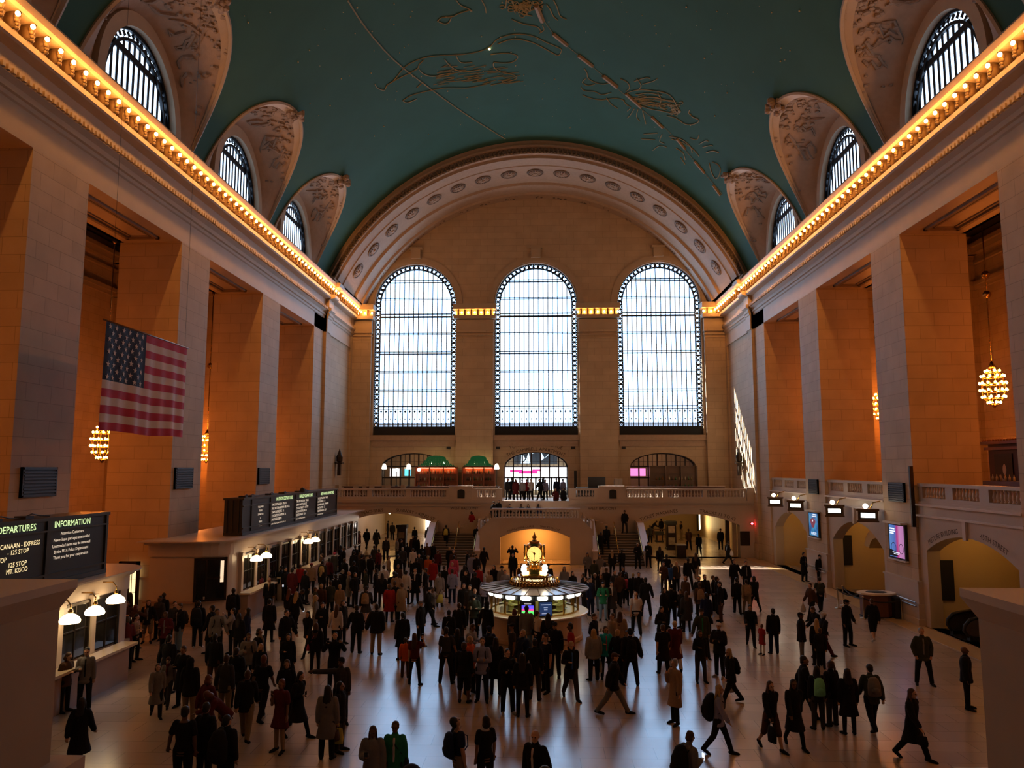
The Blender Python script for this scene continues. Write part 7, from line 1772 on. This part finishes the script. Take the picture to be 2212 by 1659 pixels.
1034 1222 1.68 stand 160 J:r P:k s:k - |person in red jacket left of the booth|person in red jacket left of the booth
1056 1232 1.62 stand 30 J:t P:k s:l - |fair-haired person in tan left of the booth roof|fair-haired person at the roof edge
1047 1246 1.64 stand 160 J:v P:k s:g - |grey-haired person in violet-grey at the left roof edge|grey-haired person at the left roof edge
1027 1236 1.74 stand 175 J:k P:k s:k - |person in black left of the booth, below the red jacket|person below the red jacket
# --- crowd by the left stairs and far ticket windows
571 1225 1.70 stand -60 J:k P:k s:k - ||
563 1238 1.66 hold -90 J:m P:k s:b - |person in dark red leaning on the first counter of the far ticket office|person in dark red at the first counter
581 1230 1.72 stand -30 J:k P:k s:b - ||
582 1248 1.66 stand 10 J:k P:k s:r scarf:t |person with reddish hair and pale scarf at the first counter|person with pale scarf at the first counter
598 1238 1.72 stand 180 C:k P:k s:l - ||
607 1223 1.74 stand -90 J:k P:k s:k - ||
617 1224 1.72 stand 70 J:k P:k s:k ph:w |person in black with a lit phone in the ticket queue|person with lit phone in the queue
632 1227 1.78 stand 170 C:m P:k s:k - |broad person in dark maroon coat in the ticket queue|broad maroon coat in the queue
649 1219 1.68 stand 180 J:r P:k s:b - |person in bright red top at the ticket counter|person in red at the ticket counter
673 1216 1.70 stand 20 J:t P:k c:r - |person in tan jacket with a red cap in the ticket queue|person with red cap
670 1191 1.72 stand -90 J:k P:k s:k - ||
683 1191 1.72 stand 180 J:k P:k s:k - ||
691 1186 1.70 stand 175 J:b P:k x:l - |fair curly-haired person in brown under the second pair of lamps|fair curly hair under the lamps
695 1195 1.70 stand -100 J:b P:k s:b - ||
706 1187 1.74 stand -80 J:k P:k s:k - ||
719 1178 1.72 stand 180 J:m P:k s:r - |person in maroon at the last ticket windows|person in maroon at the last windows
723 1192 1.68 stand 160 C:d P:k c:p scarf:w |person with pink cap and white scarf in the ticket queue|person with pink cap
735 1178 1.76 stand -90 J:k P:k s:k - ||
743 1182 1.74 stand -60 J:k P:k s:k - ||
758 1191 1.76 stand 180 J:k P:k s:k - ||
765 1190 1.76 stand 175 J:k P:k s:k - ||
781 1189 1.66 stand 180 J:b P:k w:w - |person with a white knit hat in the back of the crowd|person with white knit hat
782 1199 1.72 stand 170 J:k P:k w:k - |person with a dark pointed hat below the white knit hat|person with dark pointed hat
697 1211 1.70 stand 180 J:d P:k s:k bp:y |person with a pale yellow backpack in the ticket queue|person with pale yellow backpack
696 1225 1.66 stand 150 J:k P:k l:l - |person with long blond hair below the pale yellow backpack|long blond hair below the yellow backpack
711 1227 1.72 stand 180 J:k P:k s:b - ||
741 1230 1.70 stand 160 J:k P:k s:g - |grey-haired person in black left of the bald grey coat|grey-haired person left of the bald one
754 1234 1.74 stand 100 C:g P:k n:k - |bald person in long grey coat in the crowd|bald person in long grey coat
695 1261 1.62 stand 170 J:b P:k s:l - ||
714 1254 1.70 stand -160 J:f P:k s:b - |person in olive jacket in front of the ticket queue|person in olive, ticket queue
682 1268 1.56 stand 120 J:f P:k s:b - ||
735 1262 1.64 stand 170 C:t P:k s:l - |fair-haired person in pale coat in front of the ticket queue|person in pale coat, ticket queue
719 1274 1.66 stand 160 J:k P:k x:l - ||
790 1229 1.72 hold -70 J:f P:d s:k - |person in olive shirt reading a phone beside the pale printed backpack|person in olive reading a phone
829 1221 1.74 hold -160 J:w P:k s:k - |person in white shirt in the middle of the crowd|person in white shirt, middle crowd
826 1238 1.72 stand 180 J:k P:k l:k - |long-haired person in black before the white shirt|long-haired person before the white shirt
812 1228 1.72 stand -90 J:k P:k s:k - ||
799 1172 1.74 stand 180 J:k P:k s:k - ||
809 1178 1.74 stand 160 J:d P:k s:b - ||
793 1142 1.78 pocketwalk 170 J:k P:k s:k - |person in black with elbows out under the left arch|person with elbows out
814 1143 1.76 walk 175 C:k P:k s:k sh:k |person in black coat right of the elbows out, left arch|coat under the left arch
770 1140 1.76 walk 175 J:k P:k s:k - |person in black under the left end of the left arch|person at the left end of the left arch
777 1147 1.70 stand 90 J:m P:k s:k hb:k |person in dark maroon beside the one at the left end of the left arch|maroon person at the left arch
758 1136 1.72 stand 0 J:k P:k s:k hb:r |person with a small red bag by the red lit sign|person with small red bag
838 1125 1.72 stand -90 J:k P:k s:k - ||
834 1132 1.70 stand 180 J:d P:k s:b - ||
848 1128 1.72 stand 170 J:k P:k s:k - ||
896 1138 1.76 stand 170 J:k P:k s:k - |person in black before the white shop front|person before the white shop front
924 1138 1.74 stand -160 J:d P:k l:k - |person in charcoal at the right end of the left arch|person at the right end of the left arch
939 1137 1.78 stand 175 J:k P:k s:k - |person in black beside the left stair parapet|person beside the left parapet
930 1148 1.66 stand 160 J:b P:k s:b - ||
892 1157 1.70 stand 0 J:b P:k s:g - |grey-haired person under the white shop front|grey-haired person under the shop front
899 1158 1.78 stand 170 Q:k P:k s:k - |broad person in black coat under the white shop front|broad black coat under the shop front
870 1182 1.74 stand 175 J:d P:k s:g - |grey-haired person in the back of the crowd, under the poster pillar|grey hair under the poster pillar
867 1165 1.74 stand 100 J:k P:k s:k - ||
858 1162 1.68 stand -60 J:i P:k s:b - |person with pale jacket below the poster pillar|pale jacket below the pillar
880 1172 1.72 stand 180 J:k P:k s:k - ||
889 1178 1.72 stand 180 J:k P:k s:b - ||
892 1184 1.70 stand -150 J:w P:k s:b - |person in white top in the crowd behind the left stairs|person in white top near the left stairs
912 1176 1.74 stand 175 J:k P:k s:k - ||
923 1172 1.68 stand 10 J:b P:k s:l - |fair-haired person by the foot of the left stair parapet|fair hair by the left parapet foot
934 1172 1.66 stand 170 J:k P:k s:g - |white-haired person at the foot of the left stair parapet|white hair by the left parapet foot
935 1182 1.70 stand -20 J:b P:k s:b - ||
946 1188 1.66 stand 160 J:m P:k s:r - ||
971 1181 1.66 stand 170 J:k P:k s:l - |fair-haired person in black at the bottom of the left stairs|fair hair at the bottom of the left stairs
979 1187 1.70 stand 20 J:b P:k s:b - ||
990 1186 1.72 stand 175 J:k P:k s:k - ||
1010 1189 1.74 stand -90 J:k P:k s:b front:i |person in black with pale collar at the bottom of the left stairs|pale collar at the left stairs
981 1200 1.72 stand 170 C:p P:k s:k sh:k |person in pinkish pale coat at the bottom of the left stairs|person in pinkish coat
1018 1196 1.66 stand 160 C:v P:k s:b - |person in violet-grey coat near the left corner of the stair block|violet-grey coat near the block
1030 1198 1.66 stand 40 J:k P:k s:k - ||
914 1190 1.70 stand 180 J:k P:k s:k tb:w |person with a white tote bag in the crowd near the left stairs|person with white tote bag
829 1172 1.72 stand 170 J:k P:k s:b - ||
834 1160 1.72 stand 20 J:d P:k s:b - ||
818 1186 1.72 stand -120 J:m P:k s:k - ||
843 1190 1.70 stand 150 J:k P:k s:b - ||
840 1200 1.68 stand 100 J:t P:k s:b - |person in tan jacket in the middle of the back crowd|tan jacket in the back crowd
860 1219 1.66 stand 0 C:b P:k s:b - |person in brown coat behind the tan back|person in brown coat, middle crowd
851 1234 1.74 stand -160 J:k P:k s:k - ||
857 1237 1.72 stand 180 Q:t P:k s:k - |person in tan padded jacket seen from behind, above the tan coat|tan padded jacket, middle crowd
878 1232 1.70 stand 160 J:w P:k s:k - |person in pale white jacket right of the tan padded jacket|pale white jacket, middle crowd
897 1227 1.76 hold 0 C:k P:k s:k scarf:w |person in black coat with white collar, middle crowd|black coat with white collar
919 1227 1.74 stand -90 J:k P:d s:b - |person in black jacket facing left, middle crowd|left-facing black jacket, middle crowd
921 1213 1.70 stand 20 J:k P:k x:b - ||
936 1207 1.68 stand 175 C:r P:k s:r - |person in dull red coat in the crowd before the left stairs|dull red coat before the left stairs
925 1200 1.60 stand 160 C:o P:k s:l - |small person in orange-pink coat left of the dull red coat|orange-pink coat
950 1236 1.70 stand 175 C:i P:d s:b sh:k |person in grey jacket right of the left-facing black jacket|grey jacket, middle crowd
977 1229 1.74 stand -170 J:v P:n s:b sh:k |person in violet-grey sweater and jeans with a black bag, middle crowd|violet-grey sweater with black bag
977 1215 1.64 stand 10 J:p P:k s:l - |fair-haired person in pale pink behind the violet-grey sweater|pale pink behind the sweater
1004 1220 1.68 stand 160 J:k P:k l:k - |long-haired person in black between the sweater and the red jacket|long hair between sweater and red jacket
1006 1233 1.72 stand -30 J:k P:k s:b - ||
960 1222 1.70 stand 150 J:k P:k s:k - ||
945 1222 1.68 stand -20 J:m P:k s:b - ||
900 1205 1.72 stand 170 J:k P:k s:k - ||
880 1204 1.72 stand -170 J:k P:k s:b - ||
860 1198 1.74 stand 175 J:k P:k s:k - ||
905 1196 1.72 stand 20 J:d P:k s:k - ||
822 1204 1.74 stand 170 J:k P:k s:k - ||
800 1198 1.72 stand 150 J:k P:k s:b - ||
798 1210 1.70 stand -60 J:d P:k s:k - ||
765 1212 1.74 stand 170 J:k P:k s:k - ||
745 1206 1.70 stand 150 J:k P:k s:b - ||
728 1208 1.72 stand -120 J:k P:k s:k - ||
768 1178 1.74 stand 160 J:k P:k s:k - ||
752 1176 1.70 stand -100 J:d P:k s:b - ||
712 1205 1.70 stand 160 J:m P:k s:k - ||
660 1232 1.72 stand 150 J:k P:k s:k - ||
678 1240 1.72 stand 170 J:k P:k s:k - ||
725 1240 1.74 stand -150 J:k P:k s:k - ||
768 1236 1.72 stand 60 J:k P:k s:k bp:k |person with black backpack behind the bald grey coat|person behind the bald grey coat
'''
UPPER='''
964 1126 1.70 1.05 walk 180 J:k P:k s:k bp:y |person with a bright yellow-green backpack climbing the left stairs|person with yellow-green backpack 59.0
1018 1101 1.68 1.98 holdwalk -30 H:r P:k x:k - |person in red hoodie on the landing of the left stairs|person in red hoodie on the stairs 60.9
1030 1124 1.66 1.05 walk 0 J:k P:k s:b tb:w |person with a white bag coming down the left stairs beside the block|person with white bag on the left stairs 58.9
1310 1135 1.76 .99 walk 180 J:k P:k s:k - |person in black climbing the right stairs|person climbing the right stairs 58.6
1298 1157 1.66 .66 walk 180 J:k P:k s:b sh:k |person in black with bag on the lower right stairs|person low on the right stairs 57.9
1349 1105 1.76 1.98 pocket -30 J:k P:d c:k - |person in black leaning at the top of the right stair parapet|person leaning at the right parapet 60.9
1066 1081 1.76 2.7 stand -40 J:k P:k c:k - |person in black cap, left of two coming down beside the sloping left balustrade|capped person at the sloping balustrade 59.6
1077 1079 1.70 2.85 stand -10 J:k P:k l:k - |long-haired person in black, right of two beside the sloping left balustrade|long-haired person at the sloping balustrade 60.0
1101 1079 1.70 3.26 sit 0 J:k P:k s:k - |person sitting at the left end of the upper central steps|left sitter on the central steps 61.5
1126 1079 1.72 3.26 sit 10 J:k P:k s:b - |person sitting left of the middle of the upper central steps, broad and dark|second sitter on the central steps 61.5
1141 1079 1.68 3.26 sit -10 J:k P:k l:k - |long-haired person sitting in the middle of the upper central steps|third sitter on the central steps 61.5
1163 1079 1.70 3.26 sit 160 J:n P:k s:k - |person in navy sitting right of the middle of the upper central steps|fourth sitter on the central steps 61.5
1097 1032 1.76 4.4 stand -30 J:k P:k s:k - |person in black at the left end of the group before the middle doors|left end of the door group 64.2
1106 1030 1.78 4.4 stand 160 J:k P:k s:k - |person in black, second from the left before the middle doors|second at the doors 64.9
1114 1033 1.70 4.4 stand 20 C:m P:k l:k - |person in dark red coat before the middle doors|dark red coat at the doors 64.0
1128 1034 1.70 4.4 stand 0 J:i P:k s:b - |person in grey top before the middle doors|grey top at the doors 64.2
1137 1034 1.68 4.4 stand -20 J:r P:k s:b - |person in red top before the middle doors|red top at the doors 64.8
1147 1031 1.74 4.4 hold 0 J:w P:k s:b - |person in white top before the middle doors|white top at the doors 64.1
1165 1036 1.80 4.4 walk -60 J:k P:k s:k - |tall person in black in profile before the middle doors|tall profile at the doors 63.8
1172 1031 1.74 4.4 stand 175 J:k P:k s:k - |person in black behind the tall profile at the middle doors|behind the tall profile 65.6
1178 1040 1.66 4.4 hold 0 J:v P:k s:b - |person in pale violet top before the middle doors|violet top at the doors 64.3
1202 1031 1.78 4.4 stand 170 J:n P:k s:b - |person in navy jacket at the right of the middle doors|navy jacket at the doors 64.4
1216 1027 1.72 4.4 stand 160 J:v P:k s:k - |person in pale top at the right end of the middle doors|right end of the door group 65.4
1200 1057 1.66 3.75 hold -10 J:m P:k l:k - |person in maroon at the top right of the central steps|maroon on the central steps 62.3
1217 1056 1.70 3.75 stand 20 J:k P:k s:k sh:k |person in black at the right wall of the central steps|right wall of the central steps 62.3
889 1619 1.74 3.05 stand 180 J:k P:k f:k - |head in a round black hat at the bottom edge, nearest the viewer|black hat at the bottom edge 5.9
1106 1645 1.72 1.3 stand 180 J:d P:k s:g - |grey-haired head at the bottom edge, centre|grey head at the bottom edge 10.4
1177 1632 1.70 1.6 stand 175 J:k P:k x:k - |curly dark head at the bottom edge before the bald black suit|curly head at the bottom edge 10.0
1242 1654 1.74 1.2 stand 180 J:k P:k n:k - |bald head at the bottom edge, right of centre|bald head at the bottom edge 10.6
1094 1308 1.66 .0 lean 20 J:w P:k s:k - |clerk in white shirt bending inside the information booth|clerk in white shirt 32.2
'''
def parse(line):
    a,lab,who=line.split('|'); f=a.split(); return f,lab.strip(),who.strip()
def exs(s): return [] if s=='-' else [tuple(e.split(':')) for e in s.split(';')]
GNAME={'J':'jacket','H':'hooded jacket','Q':'padded jacket','S':'shirt','C':'coat','D':'dress'}
HN={'k':'dark','b':'brown','l':'fair','g':'grey','r':'reddish','w':'white'}
recs=[]
for ln in ROWS.strip().split('\n'):
    if ln.startswith('#') or not ln.strip(): continue
    f,lab,who=parse(ln)
    if not lab:
        NA=globals().get('NA',0)+1
        if NA%5 in (1,3): continue
    recs.append([float(f[0]),float(f[1]),f,lab,who])
anch=[r for r in recs if r[4]]
used={}
for r in recs:
    if r[3]: continue
    f=r[2]; tk,tc=f[5].split(':'); hk,hc=f[7].split(':')
    best=[]
    for q in anch:
        dx,dy=r[0]-q[0],r[1]-q[1]; best.append((abs(dx)+abs(dy)*1.3,dx,dy,q[4]))
    best.sort(); desc='person in %s %s'%(CN[tc],GNAME[tk])
    for d,dx,dy,w in best:
        rel=('left of' if dx<0 else 'right of') if abs(dx)>abs(dy) else ('behind' if dy<0 else 'in front of')
        lab='%s with %s hair, %s the %s'%(desc,HN[hc],rel,w)
        if lab not in used and len(lab.split())<=16: break
    used[lab]=1; r[3]=lab; r[4]='one %s the %s'%(rel,w)
MINSEP=.34
placed=[]
for r in recs:
    f=r[2]; fx=float(f[4])
    o=person(r[0],r[1],float(f[2]),f[3],fx,f[5],f[6],f[7],exs(f[8]),r[3],r[4])
    placed.append(o)
for ln in UPPER.strip().split('\n'):
    f,lab,who=parse(ln); w=who.split(); y=float(w[-1]); who=' '.join(w[:-1])
    o=person(float(f[0]),float(f[1]),float(f[2]),f[4],float(f[5]),f[6],f[7],f[8],exs(f[9]),lab,who,z0=float(f[3]),y=y)
# crowd members of one kind
for o in placed:
    if o.location.y>42 and o.location.x<-2: o['group']='people crowding before the left arch and ticket windows'
# nobody stands inside another: nudge overlapping neighbours apart on the floor
for it in range(6):
    for i in range(len(placed)):
        for j in range(i+1,len(placed)):
            a,b=placed[i].location,placed[j].location
            d=V((b.x-a.x,b.y-a.y)); l=d.length
            if l<.48:
                e=(d/l if l>.01 else V((0,1)))*(.48-l)*.5
                # mostly along the view so that the picture stays put
                e=V((e.x*.35,e.y if abs(e.y)>.05 else (.06 if d.y>=0 else -.06)))
                MOVED=True
                for o,sg in ((placed[i],-1),(placed[j],1)): 
                    for c in [o]+CARRY.get(o.name,[]): c.location.x+=e.x*sg; c.location.y+=e.y*sg
# bags follow their carriers (they are placed from the carriers' final spots)
# ================================================================== light
w=bpy.data.worlds.new('world'); SC.world=w; w.use_nodes=True
bg=w.node_tree.nodes['Background']; bg.inputs[0].default_value=(.55,.72,1,1); bg.inputs[1].default_value=1.0
sl=bpy.data.lights.new('sun','SUN'); sl.energy=60.0; sl.angle=R(.5); sl.color=(1,.93,.82)
so=bpy.data.objects.new('sun',sl); COL.objects.link(so); so.location=(-20,90,40)
so.rotation_euler=Vector((.52,-.55,-.62)).to_track_quat('-Z','Y').to_euler()
